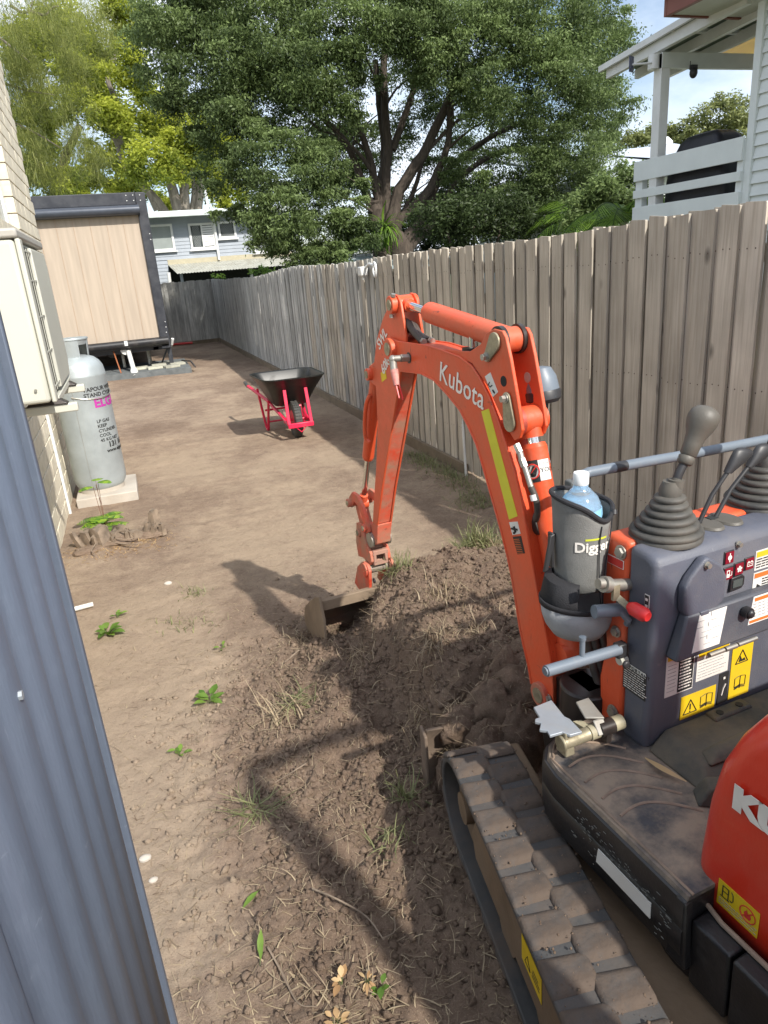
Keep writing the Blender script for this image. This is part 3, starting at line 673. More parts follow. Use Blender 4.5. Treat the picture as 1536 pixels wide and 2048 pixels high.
mb = MB(); mb.prism([(14.70-14.9, .45), (15.0-14.9, .45), (15.0-14.9, 3.27), (14.70-14.9, 3.27)], .555+.5, .735+.5, 'x'); obj('corner_post', mb, van_black, tv, bevel=.01)
mb = MB(); mb.box(*tb((-3.4, 14.68, 3.06), (.554, 14.95, 3.27))); obj('top_fascia', mb, van_black, tv, bevel=.01)
mb = MB(); mb.cyl((-2.9, -.27, 2.97), (1.09, -.27, 2.97), .085, n=24); mb.box((-2.9, -.27, 2.885), (1.09, -.14, 3.055)); obj('awning_cassette', mb, mat('awning_case', (.07, .08, .10), .3, .3), tv)
mb = MB(); mb.cyl((-2.9, -.22, .60), (1.2, -.22, .60), .075, n=20); mb.box((-2.9, -.2, .5), (1.2, .1, .66)); obj('bottom_rail', mb, black_pl, tv)
mb = MB(); mb.box((-2.9, .0, .42), (1.15, .12, .56)); mb.box((-2.9, 1.5, .42), (1.15, 1.62, .56)); mb.box((.9, 0, .42), (1.0, 5, .56)); obj('chassis', mb, van_black, tv)
bt = None
for (x, z) in ((.40, 3.22), (.52, 3.22), (.64, 3.22), (.40, 3.13), (.52, 3.13), (.64, 3.13), (.70, 2.55), (.70, 2.45), (.70, .95), (.70, .85), (.69, .75)):
    if bt is None: mb = MB(); mb.cyl((0, 0, 0), (0, -.008, 0), .009, n=8); bt = obj('rivet', mb, white_pt, tv); o = bt
    else: o = bt.copy(); COL.objects.link(o); o.parent = tv
    yy = 14.68 if x < .55 else 14.698
    o.location = (x+.5, yy-14.9-.002, z)
mb = MB(); mb.box((1.16, -.05, .12), (1.24, .02, .6)); mb.tube([(1.2, -.02, .5), (1.02, .25, .13)], .018); mb.box((1.1, -.1, .105), (1.30, .07, .13)); obj('support_leg', mb, van_black, tv, bevel=.004)
mb = MB(); mb.tube([(.80, .4, .45), (.80, .4, .12)], .04); obj('support_leg', mb, steel, tv); mb = MB(); mb.tube([(.3, .3, .45), (.3, .3, .12)], .03); obj('support_leg', mb, steel, tv)
mb = MB(); mb.ball((.12, .1, .45), .11, 14, (1, .6, 1)); obj('tank_fitting', mb, grease, tv)
mb = MB(); mb.tube([(.42, .0, .52), (.42, -.12, .50), (.46, -.55, .12)], .045, n=14); mb.cyl((.38, -.02, .50), (.38, -.16, .50), .10, n=20); mb.cyl((.46, -.56, .13), (.47, -.68, .02), .07, n=14); obj('drain_pipe', mb, pvc, tv)
mb = MB(); mb.tube([(.15, -.1, .5), (.22, -.5, .1)], .013); obj('copper_pipe', mb, copper, tv)
mb = MB(); mb.box((.38, -.31, .58), (.44, -.295, .67)); obj('red_tag', mb, white_pt, tv)
mb = MB(); mb.tube([(1.26, .3, .45), (1.27, .1, .5), (1.30, .05, .6)], .03); obj('tap', mb, white_pt, tv)
sb = MB(); sb.hull([(1.0, 14.0, -.03), (1.02, 15.9, -.03), (-3.4, 16.4, -.03), (-3.4, 14.75, -.03)], [(1.0, 14.0, .10), (1.02, 15.9, .10), (-3.4, 16.4, .10), (-3.4, 14.75, .10)])
sl_ = obj('parking_slab', sb, concrete_dk); tag(sl_, 'dark concrete slab with a timber edge under the tiny house', 'slab')
pv = None
for (x, y, r) in ((.35, 14.55, .1), (.66, 14.45, .2), (.45, 14.9, 0), (.80, 14.8, .1), (.1, 14.75, .15), (.6, 15.2, .05)):
    mb = MB(); mb.box((-.14, -.14, 0), (.14, .14, .04))
    if pv is None: pv = obj('paver', mb, paver, sl_, bevel=.005); o = pv
    else: o = pv.copy(); COL.objects.link(o); o.parent = sl_
    o.location = (x, y, .10); o.rotation_euler = (0, 0, r)
mb = MB(); mb.tube([(.93, 15.3, .12), (1.05, 14.6, .16), (1.08, 14.05, .10)], .018, n=6); tag(obj('black_hose', mb, hose_m), 'black hose lying over the edge of the tiny house slab', 'hose')
mb = MB(); mb.tube([(.75, 20.45, .05), (1.2, 20.42, .06), (1.6, 20.44, .05)], .03, n=6); tag(obj('orange_pipe', mb, red_pl), 'short orange pipe lying at the foot of the back fence', 'pipe')

# ------------------------------------------------------------------ blue house behind the back fence
HY = 27.0
hb = empty('weatherboard_house', (2, HY, 0), label='blue grey weatherboard house with pale flat roof behind the back fence', cat='house')
def hx(x): return x-2
mb = MB(); mb.box((hx(-3), 0.02, 2.3), (hx(6.22), 6, 3.78)); mb.box((hx(-3), .02, -.1), (hx(1.72), 6, 2.3)); obj('wall', mb, house_bl, hb)
bd = None
for k in range(12):
    z = 2.42+k*.115
    if bd is None: mb = MB(); mb.hull([(hx(-3), -.012, 0), (hx(6.22), -.012, 0), (hx(6.22), .03, 0), (hx(-3), .03, 0)], [(hx(-3), 0.004, .115), (hx(6.22), 0.004, .115), (hx(6.22), .03, .115), (hx(-3), .03, .115)]); bd = obj('weatherboard', mb, house_bl, hb); bd.location = (0, 0, z)
    else: o = bd.copy(); COL.objects.link(o); o.parent = hb; o.location = (0, 0, z)
lb = None
for k in range(20):
    z = .1+k*.115
    if lb is None: mb = MB(); mb.hull([(hx(-3), -.012, 0), (hx(1.72), -.012, 0), (hx(1.72), .03, 0), (hx(-3), .03, 0)], [(hx(-3), 0.004, .115), (hx(1.72), 0.004, .115), (hx(1.72), .03, .115), (hx(-3), .03, .115)]); lb = obj('weatherboard', mb, house_bl, hb); lb.location = (0, 0, z)
    else: o = lb.copy(); COL.objects.link(o); o.parent = hb; o.location = (0, 0, z)
mb = MB(); mb.box((hx(1.72), -.015, 2.22), (hx(6.24), .02, 2.42)); obj('base_board', mb, house_cr, hb)
mb = MB(); mb.hull([(hx(-3.3), -.62, 3.80), (hx(6.5), -.62, 3.80), (hx(6.5), 6.3, 3.95), (hx(-3.3), 6.3, 3.95)], [(hx(-3.3), -.62, 3.92), (hx(6.5), -.62, 3.92), (hx(6.5), 6.3, 4.07), (hx(-3.3), 6.3, 4.07)]); rf = obj('roof', mb, roof_lt, hb)
mb = MB(); mb.box((hx(-3.3), -.72, 3.74), (hx(6.5), -.625, 3.93)); obj('gutter', mb, roof_lt, rf, bevel=.02)
mb = MB(); mb.tube([(hx(3.50), -.1, 3.75), (hx(3.50), -.06, 2.3)], .045); mb.tube([(hx(1.66), -.5, 2.0), (hx(1.63), -.45, 1.2)], .06); obj('downpipe', mb, white_pt, hb)
mb = MB(); mb.tube([(hx(3.5), 1, 3.95), (hx(3.51), 1, 4.95)], .045); obj('vent_pipe', mb, white_pt, rf)
def window(x0, x1, z0, z1, kind):
    mb = MB(); t = .07
    mb.box((hx(x0), -.06, z1-t), (hx(x1), -.014, z1)); mb.box((hx(x0), -.06, z0), (hx(x1), -.014, z0+t)); mb.box((hx(x0), -.06, z0+t), (hx(x0+t), -.014, z1-t)); mb.box((hx(x1-t), -.06, z0+t), (hx(x1), -.014, z1-t))
    mb.box((hx(x0-.06), -.11, z0-.05), (hx(x1+.06), -.0605, z0)); f_ = obj('window', mb, white_pt, hb)
    mb = MB(); mb.box((hx(x0+t), -.030, z0+t), (hx(x1-t), -.018, z1-t)); obj('pane', mb, glass_gr if kind == 'c' else glass_dk, f_)
    if kind in ('s', 'l'):
        mb = MB(); xa, xb = x0+t, (x1-t if kind == 's' else (x0+x1)/2-.02)
        za, zb = z0+t, z1-t; st_ = .075
        c0 = xa-(zb-za)
        while c0 < xb:
            for sgn in (1, -1):
                p = []; 
                for q in np.linspace(0, 1, 9):
                    X = c0+q*(zb-za); Zq = za+q*(zb-za) if sgn > 0 else zb-q*(zb-za)
                    if xa <= X <= xb: p.append((hx(X), -.036, Zq))
                if len(p) > 1: mb.tube([p[0], p[-1]], .007, n=4)
            c0 += st_
        obj('security_screen', mb, screen_m, f_)
    if kind == 'l':
        sl0 = None
        for k in range(9):
            z = z0+t+.03+k*(z1-z0-2*t-.04)/9
            mb = MB(); mb.hull([(hx((x0+x1)/2+.03), -.05, z), (hx(x1-t), -.05, z), (hx(x1-t), -.042, z), (hx((x0+x1)/2+.03), -.042, z)], [(hx((x0+x1)/2+.03), -.03, z+.06), (hx(x1-t), -.03, z+.06), (hx(x1-t), -.022, z+.06), (hx((x0+x1)/2+.03), -.022, z+.06)])
            obj('louvre', mb, white_pt, f_)
        mb = MB(); mb.box((hx((x0+x1)/2-.02), -.058, z0+t), (hx((x0+x1)/2+.03), -.02, z1-t)); obj('mullion', mb, white_pt, f_)
window(1.10, 2.06, 2.72, 3.58, 'c'); window(2.60, 3.48, 2.70, 3.55, 'l'); window(3.62, 4.24, 3.0, 3.56, 's'); window(4.80, 5.58, 2.45, 3.46, 's')
mb = MB(); N_ = 90; xa, xb = 1.72, 6.3
vs = []; fs = []
for k in range(N_+1):
    x = xa+(xb-xa)*k/N_; dz = .012*(1 if k % 2 else -1)
    vs += [(hx(x), -.02, 2.26+dz), (hx(x+.18), -1.25, 1.93+dz)]
for k in range(N_): fs.append((2*k, 2*k+1, 2*k+3, 2*k+2))
mb.add(vs, fs); aw = obj('awning', mb, mat('corrugated_cream_awning', (.40, .40, .35), .6, var=.15, vscale=5, dirt=.5, dirtcol=(.2, .17, .11), dscale=3, dpos=.58), hb)
mb = MB(); mb.box((hx(1.75), .6, -.1), (hx(6.2), .7, 2.22)); obj('undercroft', mb, dark_in, hb)
for x in (2.0, 4.4, 6.0):
    mb = MB(); mb.box((hx(x), -.9, -.1), (hx(x+.09), -.81, 1.95)); obj('post', mb, white_pt if x > 4 else house_bl, hb)

# skillion carport roof behind the side fence
pg = empty('carport', (5.2, 15.5, 0), label='low pale carport roof seen over the top of the side fence', cat='carport')
mb = MB(); mb.hull([(-1.45, .5, 1.90), (1.9, .5, 1.83), (1.5, -2.4, 1.55), (-1.35, -2.4, 1.60)], [(-1.45, .5, 1.915), (1.9, .5, 1.845), (1.5, -2.4, 1.565), (-1.35, -2.4, 1.615)]); obj('roof_sheet', mb, mat('pale_blue_sheet', (.33, .42, .44), .4, var=.05), pg)
mb = MB(); mb.box((-1.55, .5, 1.88), (1.95, .56, 1.95)); o = obj('gutter', mb, white_pt, pg); o.rotation_euler = (0, radians(1.2), 0)
mb = MB(); mb.tube([(-1.5, .45, 1.9), (-.95, .2, 1.62)], .03); mb.tube([(-1.5, .45, 1.9), (-1.85, .2, 1.6)], .03); obj('brace', mb, white_pt, pg)
rbp = None
for k in range(5):
    x = -.8+.55*k; mb = MB(); mb.tube([(x-.02, .5, 1.915-.012*k), (x-.12, -2.4, 1.625-.012*k)], .009, n=5); obj('sheet_rib', mb, white_pt, pg)
for x in (-1.3, 1.4):
    mb = MB(); mb.box((x, -2.3, -.05), (x+.08, -2.2, 1.56)); obj('post', mb, white_pt, pg)
# little sensor light clamped on the fence top
sn = empty('security_light', (2.37, 6.95, 1.66), label='white twin security light fixed to the top of the paling fence', cat='security light')
mb = MB(); mb.box((-.10, .02, -.09), (-.02, .13, .0)); obj('light_head', mb, white_pt, sn, bevel=.012)
mb = MB(); mb.tube([(-.05, .05, -.02), (-.03, -.06, .02), (-.03, -.2, .0)], .014); mb.cyl((-.06, .07, -.09), (-.06, .07, -.125), .016); obj('arm', mb, white_pt, sn)
mb = MB(); mb.tube(spline([(-.03, -.2, .03), (-.05, -.30, -.0), (-.05, -.28, -.1), (-.04, -.2, -.06), (-.03, -.17, .02)]), .012); obj('lamp_hoop', mb, white_pt, sn)

# ------------------------------------------------------------------ neighbour's house with veranda
# house from image pixels at assumed depth; K enlarges it about the camera position
KS = 1.5
def K(p): return (p[0]*KS, p[1]*KS, p[2]*KS-.825)
nh = empty('veranda_house', (6.6, 6.5, 0), label='pale green weatherboard house with veranda above the paling fence', cat='house')
def kobj(name, mb, mt, parent=nh, **kw):
    off = (6.6, 6.5, 0) if parent is not None else (0, 0, 0)
    mb.v = [tuple(np.array(K(v))-np.array(off)) for v in mb.v]; return obj(name, mb, mt, parent, **kw)
mb = MB(); mb.box((4.42, .3, .5), (6.4, 4.33, 3.13)); kobj('wall', mb, pale_pt)
k = 0; z = .62
while z < 3.13:
    mb = MB(); mb.hull([(4.395, .3, z), (4.395, 4.285, z), (4.43, 4.285, z), (4.43, .3, z)], [(4.414, .3, z+.081), (4.414, 4.285, z+.081), (4.43, 4.285, z+.081), (4.43, .3, z+.081)])
    if z > 1.5: kobj('weatherboard', mb, pale_pt)
    z += .0815
mb = MB(); mb.box((4.385, 4.287, .5), (4.44, 4.345, 3.13)); kobj('corner_board', mb, pale_pt)
mb = MB(); mb.box((4.02, .2, 3.175), (6.6, 4.76, 3.19)); kobj('soffit', mb, soffit_m)
mb = MB(); mb.box((3.98, .2, 3.165), (4.018, 4.76, 3.30)); mb.box((3.98, 4.762, 3.165), (6.6, 4.79, 3.30)); kobj('fascia', mb, fascia_br, bevel=.004)
mb = MB(); mb.hull([(3.9, .2, 3.302), (6.6, .2, 3.302), (6.6, 4.86, 3.302), (3.9, 4.86, 3.302)], [(3.9, .2, 3.35), (6.6, .2, 4.3), (6.6, 4.86, 4.3), (3.9, 4.86, 3.35)]); kobj('roof', mb, fascia_br)
mb = MB(); mb.box((4.36, 5.24, .5), (4.445, 5.33, 3.07)); kobj('veranda_post', mb, white_pt, bevel=.003)
mb = MB(); mb.box((4.36, 5.235, 2.965), (6.6, 5.275, 3.075)); kobj('beam', mb, mat('cream_beam', (.60, .62, .58), .55, var=.04), bevel=.003)
mb = MB(); mb.cyl((4.33, 5.3, 2.97), (4.33, 5.3, 3.07), .045, n=16); kobj('rain_head', mb, white_pt)
for x in (4.38, 4.68, 4.99):
    mb = MB(); mb.hull([(x-.022, 5.95, 3.055), (x+.022, 5.95, 3.055), (x+.022, 4.42, 3.145), (x-.022, 4.42, 3.145)], [(x-.022, 5.95, 3.125), (x+.022, 5.95, 3.125), (x+.022, 4.42, 3.23), (x-.022, 4.42, 3.23)]); kobj('rafter', mb, white_pt)
for y, z in ((5.55, 3.155), (5.1, 3.187), (4.8, 3.21)):
    mb = MB(); mb.box((4.35, y, z-.012), (5.15, y+.04, z+.016)); kobj('batten', mb, white_pt)
mb = MB(); N_ = 70; vs = []; fs = []
for k in range(N_+1):
    x = 4.34+(5.14-4.34)*k/N_; dz = .006*(1 if k % 2 else -1); vs += [(x, 5.98, 3.145+dz), (x, 4.75, 3.235+dz)]
for k in range(N_): fs.append((2*k, 2*k+1, 2*k+3, 2*k+2))
mb.add(vs, fs); kobj('veranda_roof_sheet', mb, roof_gn)
mb = MB(); mb.hull([(5.15, 5.98, 3.146), (5.95, 5.98, 3.146), (5.95, 5.05, 3.215), (5.15, 5.05, 3.215)], [(5.15, 5.98, 3.150), (5.95, 5.98, 3.150), (5.95, 5.05, 3.219), (5.15, 5.05, 3.219)]); kobj('clear_roof_panel', mb, poly_y)
mb = MB(); mb.hull([(4.31, 4.75, 3.205), (4.34, 4.75, 3.205), (4.34, 6.0, 3.115), (4.31, 6.0, 3.115)], [(4.31, 4.75, 3.25), (4.34, 4.75, 3.25), (4.34, 6.0, 3.16), (4.31, 6.0, 3.16)]); o = kobj('barge_board', mb, white_pt)
for (z0, z1) in ((2.17, 2.325), (2.035, 2.10), (1.78, 1.965)):
    mb = MB(); mb.box((4.352, 4.345, z0), (4.372, 5.52, z1)); kobj('railing_board', mb, pale_pt, bevel=.003)
mb = MB(); mb.box((4.374, 5.43, 1.2), (4.43, 5.515, 2.31)); kobj('railing_post', mb, pale_pt); mb = MB(); mb.box((4.374, 4.346, 1.2), (4.43, 4.40, 2.31)); kobj('railing_post', mb, pale_pt)
mb = MB(); mb.box((4.38, 4.345, 1.55), (6.5, 5.52, 1.62)); kobj('veranda_floor', mb, ply)
mb = MB(); mb.box((4.44, 5.49, 2.2), (6.4, 5.52, 2.30)); kobj('railing_board', mb, pale_pt)
mb = MB(); mb.ball((4.66, 5.22, 2.93), .032, 14, (1, 1, 1.3)); mb.box((4.63, 5.21, 2.95), (4.69, 5.235, 2.985)); mb.tube([(4.62, 5.215, 2.965), (4.618, 5.215, 3.01)], .003)
tag(kobj('security_camera', mb, lever_bk, None), 'black security camera under the neighbour\'s veranda beam', 'camera')
mb = MB(); mb.hull([(4.07, 5.27, 2.945), (4.13, 5.30, 2.945), (4.135, 5.295, 2.945), (4.075, 5.265, 2.945)], [(4.085, 5.29, 3.06), (4.145, 5.32, 3.06), (4.15, 5.315, 3.06), (4.09, 5.285, 3.06)])
tag(kobj('solar_panel', mb, mat('solar_cell', (.02, .025, .06), .2), None), 'small solar panel on a bracket beside the neighbour\'s veranda post', 'solar panel')
mb = MB(); mb.tube([(4.12, 5.30, 3.0), (4.30, 5.28, 3.01)], .008); kobj('bracket', mb, white_pt)
# covered barbecue
bq = MB()
prof = [(.0, .36), (.03, .37), (.07, .33), (.12, .22), (.15, .10)]
rows = []
for z, hw, hd in ((1.62, .335, .15), (1.9, .335, .15), (2.10, .33, .15), (2.18, .32, .145), (2.25, .29, .145), (2.33, .25, .14), (2.40, .215, .12), (2.44, .165, .09), (2.455, .10, .05), (2.457, .02, .02)):
    rows.append([(4.62+hd*cx, 4.95+hw*cy, z) for cx, cy in [(cos(t)*1.0, sin(t)) for t in np.linspace(0, 2*pi, 33)[:-1]]])
    rows[-1] = [(4.62+max(-hd, min(hd, (p[0]-4.62)*1.5)), 4.95+max(-hw, min(hw, (p[1]-4.95)*1.25)), p[2]) for p in rows[-1]]
vs = sum(rows, []); fs = [(a*32+k, a*32+(k+1) % 32, (a+1)*32+(k+1) % 32, (a+1)*32+k) for a in range(len(rows)-1) for k in range(32)]
bq.add(vs, fs); tag(kobj('covered_barbecue', bq, bbq_m, None, ang=60), 'barbecue under a black vinyl cover behind the veranda rail', 'barbecue')

# white roof and hill of gums behind the veranda
wr_ = empty('white_roof_house', (12.6, 14, 0), label='house with a long white metal roof beyond the veranda rail', cat='house')
mb = MB(); mb.box((-2.8, 0, 0), (6, 5, 3.1)); obj('wall', mb, pale_pt, wr_)
mb = MB(); mb.hull([(-3.2, -.4, 3.05), (6.4, -.4, 3.05), (6.4, 4, 4.04), (-3.2, 4, 4.04)], [(-3.2, -.4, 3.10), (6.4, -.4, 3.10), (6.4, 4, 4.10), (-3.2, 4, 4.10)]); rfw = obj('roof', mb, roof_wh, wr_)
mb = MB(); mb.hull([(.7, 1, 3.5), (2.8, 1, 3.5), (3.2, 4, 4.1), (.1, 4, 4.1)], [(1.8, 3.6, 4.15), (2.6, 3.6, 4.25), (2.7, 4.2, 4.3), (.9, 4.2, 4.2)]); obj('dormer', mb, roof_wh, rfw)
mb = MB(); mb.lathe([(.22, 4.2), (.3, 4.26), (.3, 4.34), (.18, 4.46), (.02, 4.49)], (2.5, 4.0, 0), n=20); obj('roof_vent', mb, cap_m, rfw)

# ------------------------------------------------------------------ trees
def at(px, py, Y):
    d = FW+E1*(px-768)/_f+E2*(py-1024)/_f; return np.array([0, 0, CAM_H])+d*(Y/d[1])
def foliage(name, blobs, per, ls, mt, parent=None, droop=.3, clump=.22, shell=.55, aspect=.38, hang=0, **kw):
    Vs = []; Ts = []
    for (cx, cy, cz, r, den) in blobs:
        ncl = max(6, int(26*den)); 
        d = RNG.normal(size=(ncl, 3)); d /= np.linalg.norm(d, axis=1)[:, None]
        cc = d*(r*(shell+(1-shell)*RNG.random((ncl, 1))**.7)); cc[:, 2] *= .85
        ct = RNG.random(ncl); nl = int(per*den/ncl)
        for c, t0 in zip(cc, ct):
            q = RNG.normal(size=(nl, 3))*r*clump; q[:, 2] = q[:, 2]*.75-hang*np.abs(q[:, 2])
            p = np.array([cx, cy, cz])+c+q
            # up-facing flattening: outer sprays
            Vs.append(p); Ts.append(np.clip(t0*.55+.45*RNG.random(nl)+.12*(q[:, 2]/(r*clump+1e-6)), 0, 1))
    P = np.concatenate(Vs); T = np.concatenate(Ts); n = len(P)
    a = RNG.random(n)*2*pi; e = -droop+RNG.normal(size=n)*.5; roll = RNG.random(n)*pi
    dx = np.stack([np.cos(a)*np.cos(e), np.sin(a)*np.cos(e), np.sin(e)], 1)
    up = np.stack([-np.cos(a)*np.sin(e), -np.sin(a)*np.sin(e), np.cos(e)], 1); sd = np.cross(dx, up)
    nn = sd*np.cos(roll)[:, None]+up*np.sin(roll)[:, None]
    l = ls[0]+(ls[1]-ls[0])*RNG.random(n); w_ = l*aspect*.5
    V = np.stack([P, P+dx*(l*.45)[:, None]+nn*w_[:, None], P+dx*l[:, None], P+dx*(l*.45)[:, None]-nn*w_[:, None]], 1).reshape(-1, 3)
    return raw(name, V, np.arange(4*n).reshape(-1, 4), mt, parent, tone=np.repeat(T, 4), **kw)
def limbs(mb, paths, n=9):
    for p, r0, r1 in paths:
        q = spline(p, 5); m_ = len(q)
        q = [v+Vector((random.uniform(-1, 1), random.uniform(-1, 1), 0))*r0*.12 for v in q]
        mb.tube(q, [r0+(r1-r0)*(k/(m_-1))**.8 for k in range(m_)], n=n)
TY = 15.0
B = []
def blob(px, py, rp, Y, den=1):
    c = at(px, py, Y); depth = float((c-np.array([0, 0, CAM_H])) @ FW); B.append((*c, rp/_f*depth, den*(rp/80)**2))
for t in [(340, 40, 80, 14.6), (320, 165, 55, 15), (420, 130, 95, 14.4), (470, 255, 70, 14), (455, 335, 60, 14.4), (540, 60, 95, 14.2), (520, 195, 85, 14.6), (560, 320, 80, 13.6), (610, 130, 80, 13.6),
          (560, 415, 70, 13.6), (640, 425, 58, 13.8), (596, 480, 44, 13.6), (530, 468, 34, 13.4), (640, 330, 56, 13.8), (665, 485, 44, 13.9), (700, 55, 80, 13.4), (668, 190, 60, 13.8), (780, 20, 80, 13.4),
          (860, 60, 72, 13.2), (880, 135, 58, 13.4), (930, 40, 80, 13.4), (970, 180, 66, 13.2), (1000, 90, 90, 13.6), (1080, 50, 95, 13.4), (1100, 180, 90, 13.3), (1170, 70, 80, 13.8),
          (1190, 200, 72, 13.8), (1140, 290, 78, 13.4), (1060, 290, 70, 13.8), (1195, 320, 56, 14), (1225, 110, 46, 14.4), (1228, 250, 38, 14.4), (1130, 385, 60, 13.8), (1190, 395, 50, 14), (1245, 40, 36, 14.6),
          (620, 505, 40, 13.6), (690, 500, 44, 13.4), (720, 460, 40, 13.6), (650, 515, 36, 13.3), (560, 455, 44, 13.4), (700, 370, 40, 14), (700, 440, 36, 13.7), (570, 500, 34, 13.4), (1000, 410, 50, 13.8), (930, 340, 44, 14.2), (1060, 380, 60, 13.8), (730, 130, 40, 13.6), (400, 220, 50, 15), (380, 20, 60, 15), (455, 420, 34, 14.6)]: blob(*t[:4], 1.0)
for t in [(480, -90, 110, 14.2), (640, -90, 110, 14), (820, -100, 110, 14), (1000, -90, 110, 14), (1160, -80, 100, 14), (360, -60, 90, 15)]: blob(*t, .6)
for t in [(700, 300, 70, 16.6), (950, 260, 80, 16.6), (1020, 400, 70, 16.4), (960, 420, 50, 16.2), (880, 430, 60, 17), (640, 240, 80, 16.6), (1100, 430, 60, 16), (620, 400, 60, 16), (820, 60, 90, 16.8), (930, 390, 60, 17), (870, 360, 50, 17.2), (980, 440, 50, 16.8), (720, 380, 60, 17), (660, 300, 70, 17), (800, 160, 70, 17), (560, 120, 90, 16.6), (1120, 340, 90, 16.6), (450, 60, 90, 16.5), (1180, 150, 70, 16), (770, 300, 60, 17.5), (850, 270, 60, 17.5), (900, 320, 60, 17.5), (820, 420, 60, 17.2), (740, 460, 50, 16.6), (700, 150, 60, 17), (900, 200, 60, 17)]: blob(*t, .75)
mt_ = empty('spreading_tree', tuple(at(790, 520, TY)*np.array([1, 1, 0])), label='big spreading many stemmed tree behind the side fence', cat='tree')
mt_loc = np.array(mt_.location)
B = [(b_[0]-mt_loc[0], b_[1]-mt_loc[1], b_[2], b_[3], b_[4]) for b_ in B]
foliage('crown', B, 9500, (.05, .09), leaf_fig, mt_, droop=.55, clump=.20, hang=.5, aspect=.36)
def tp(*pts): return [Vector(at(px, py, Y)-np.array([mt_loc[0], mt_loc[1], 0])) for px, py, Y in pts]
base = Vector((0, 0, -.1))
tk = MB(); limbs(tk, [([base]+tp((800, 520, 15), (785, 480, 15), (778, 450, 15)), .36, .20), ([Vector((-.25, 0, 0))]+tp((762, 510, 15), (755, 450, 15), (745, 400, 15)), .24, .14)], 16); obj('trunk', tk, bark_m, mt_)
LB = [(tp((768, 470, 15), (752, 380, 15), (738, 310, 14.9), (715, 250, 14.8), (690, 190, 14.6)), 0.116, 0.041), (tp((772, 470, 15), (762, 380, 15.1), (770, 310, 15.2), (762, 230, 15.2), (750, 120, 15.2)), 0.136, 0.054),
      (tp((778, 460, 15), (770, 370, 15), (776, 290, 15), (768, 200, 15), (770, 60, 15)), 0.150, 0.061), (tp((780, 450, 14.9), (800, 380, 14.8), (845, 310, 14.6), (893, 210, 14.5), (925, 110, 14.4), (950, 30, 14.4)), 0.150, 0.054),
      (tp((785, 480, 15), (800, 440, 14.9), (850, 390, 14.7), (893, 300, 14.5), (900, 215, 14.4)), 0.136, 0.054), (tp((800, 490, 15), (832, 452, 15), (862, 400, 15), (885, 350, 15), (980, 275, 15), (1070, 235, 15)), 0.136, 0.041),
      (tp((815, 500, 15), (845, 465, 15.1), (875, 440, 15.2), (915, 360, 15.3), (1010, 300, 15.4), (1100, 300, 15.4)), 0.109, 0.041), (tp((740, 410, 15), (700, 300, 15), (655, 245, 14.8), (600, 190, 14.6), (540, 90, 14.6)), 0.088, 0.034),
      (tp((800, 440, 15), (828, 380, 15.2), (850, 310, 15.4), (880, 240, 15.5)), 0.068, 0.027), (tp((755, 430, 15), (705, 400, 14.6), (660, 395, 14.4)), 0.034, 0.014), (tp((780, 400, 15), (735, 330, 14.9), (690, 280, 14.6), (640, 260, 14.3)), 0.061, 0.020),
      (tp((785, 300, 15), (820, 200, 15), (850, 100, 14.8), (850, 10, 14.8)), 0.082, 0.034), (tp((850, 470, 15.3), (920, 410, 15.6), (1000, 370, 15.8)), 0.075, 0.034), (tp((600, 190, 14.6), (500, 120, 14.6), (420, 60, 14.6)), 0.048, 0.020),
      (tp((610, 120, 14.6), (595, 60, 14.6), (600, 0, 14.6)), 0.061, 0.034), (tp((940, 140, 14.5), (1010, 90, 14.2), (1070, 30, 14)), 0.048, 0.020), (tp((830, 330, 14.6), (905, 250, 14.4), (965, 210, 14.2)), 0.048, 0.020)]
for p, a, b_ in LB:
    q = MB(); limbs(q, [(p, a, b_)], 9); obj('limb', q, bark_m, mt_)
for k in range(26):     # twigs
    s_ = random.choice(LB)[0]; p0 = s_[random.randrange(1, len(s_))]; d = Vector((random.uniform(-1, 1), random.uniform(-1, .4), random.uniform(-.1, 1))).normalized()
    q = MB() if k == 0 else q; limbs(q, [([p0, p0+d*.5+Vector((0, 0, .1)), p0+d*1.2+Vector((0, 0, random.uniform(-.2, .4)))], .035, .008)], 5)
tag(obj('twigs', q, bark_m, mt_), kind='stuff')

def fan(name, c, n, ln, wd, mt, spread=1.0, droop=.9, parent=None, seg=5, up=.6, **kw):     # arching strap leaves from one point
    rows = []; a = RNG.random(n)*2*pi; e = up+RNG.normal(size=n)*.3*spread; L2 = ln*(.6+.4*RNG.random(n)); p = np.tile(np.array(c, float), (n, 1)); V = []
    for k in range(seg+1):
        t = k/seg; w_ = wd*(.35+.65*np.sin(pi*min(t+.12, 1)))*.5; sd = np.stack([-np.sin(a), np.cos(a), 0*a], 1)
        V += [p-sd*w_, p+sd*w_]; st_ = (L2/seg)[:, None]; p = p+np.stack([np.cos(a)*np.cos(e), np.sin(a)*np.cos(e), np.sin(e)], 1)*st_; e = e-droop/seg*(1+t)
    V = np.stack(V, 1); m_ = 2*(seg+1); fb = np.array([(2*k, 2*k+1, 2*k+3, 2*k+2) for k in range(seg)])
    return raw(name, V.reshape(-1, 3), (fb[None]+m_*np.arange(n)[:, None, None]).reshape(-1, 4), mt, parent, tone=np.repeat(RNG.random(n), m_), **kw)
fc = at(768, 455, 14.3)
fan('staghorn_fern', fc, 130, .62, .045, leaf_palm, up=-.1, droop=1.2, spread=2.2, label='green staghorn fern hanging on the trunk of the spreading tree', cat='fern')

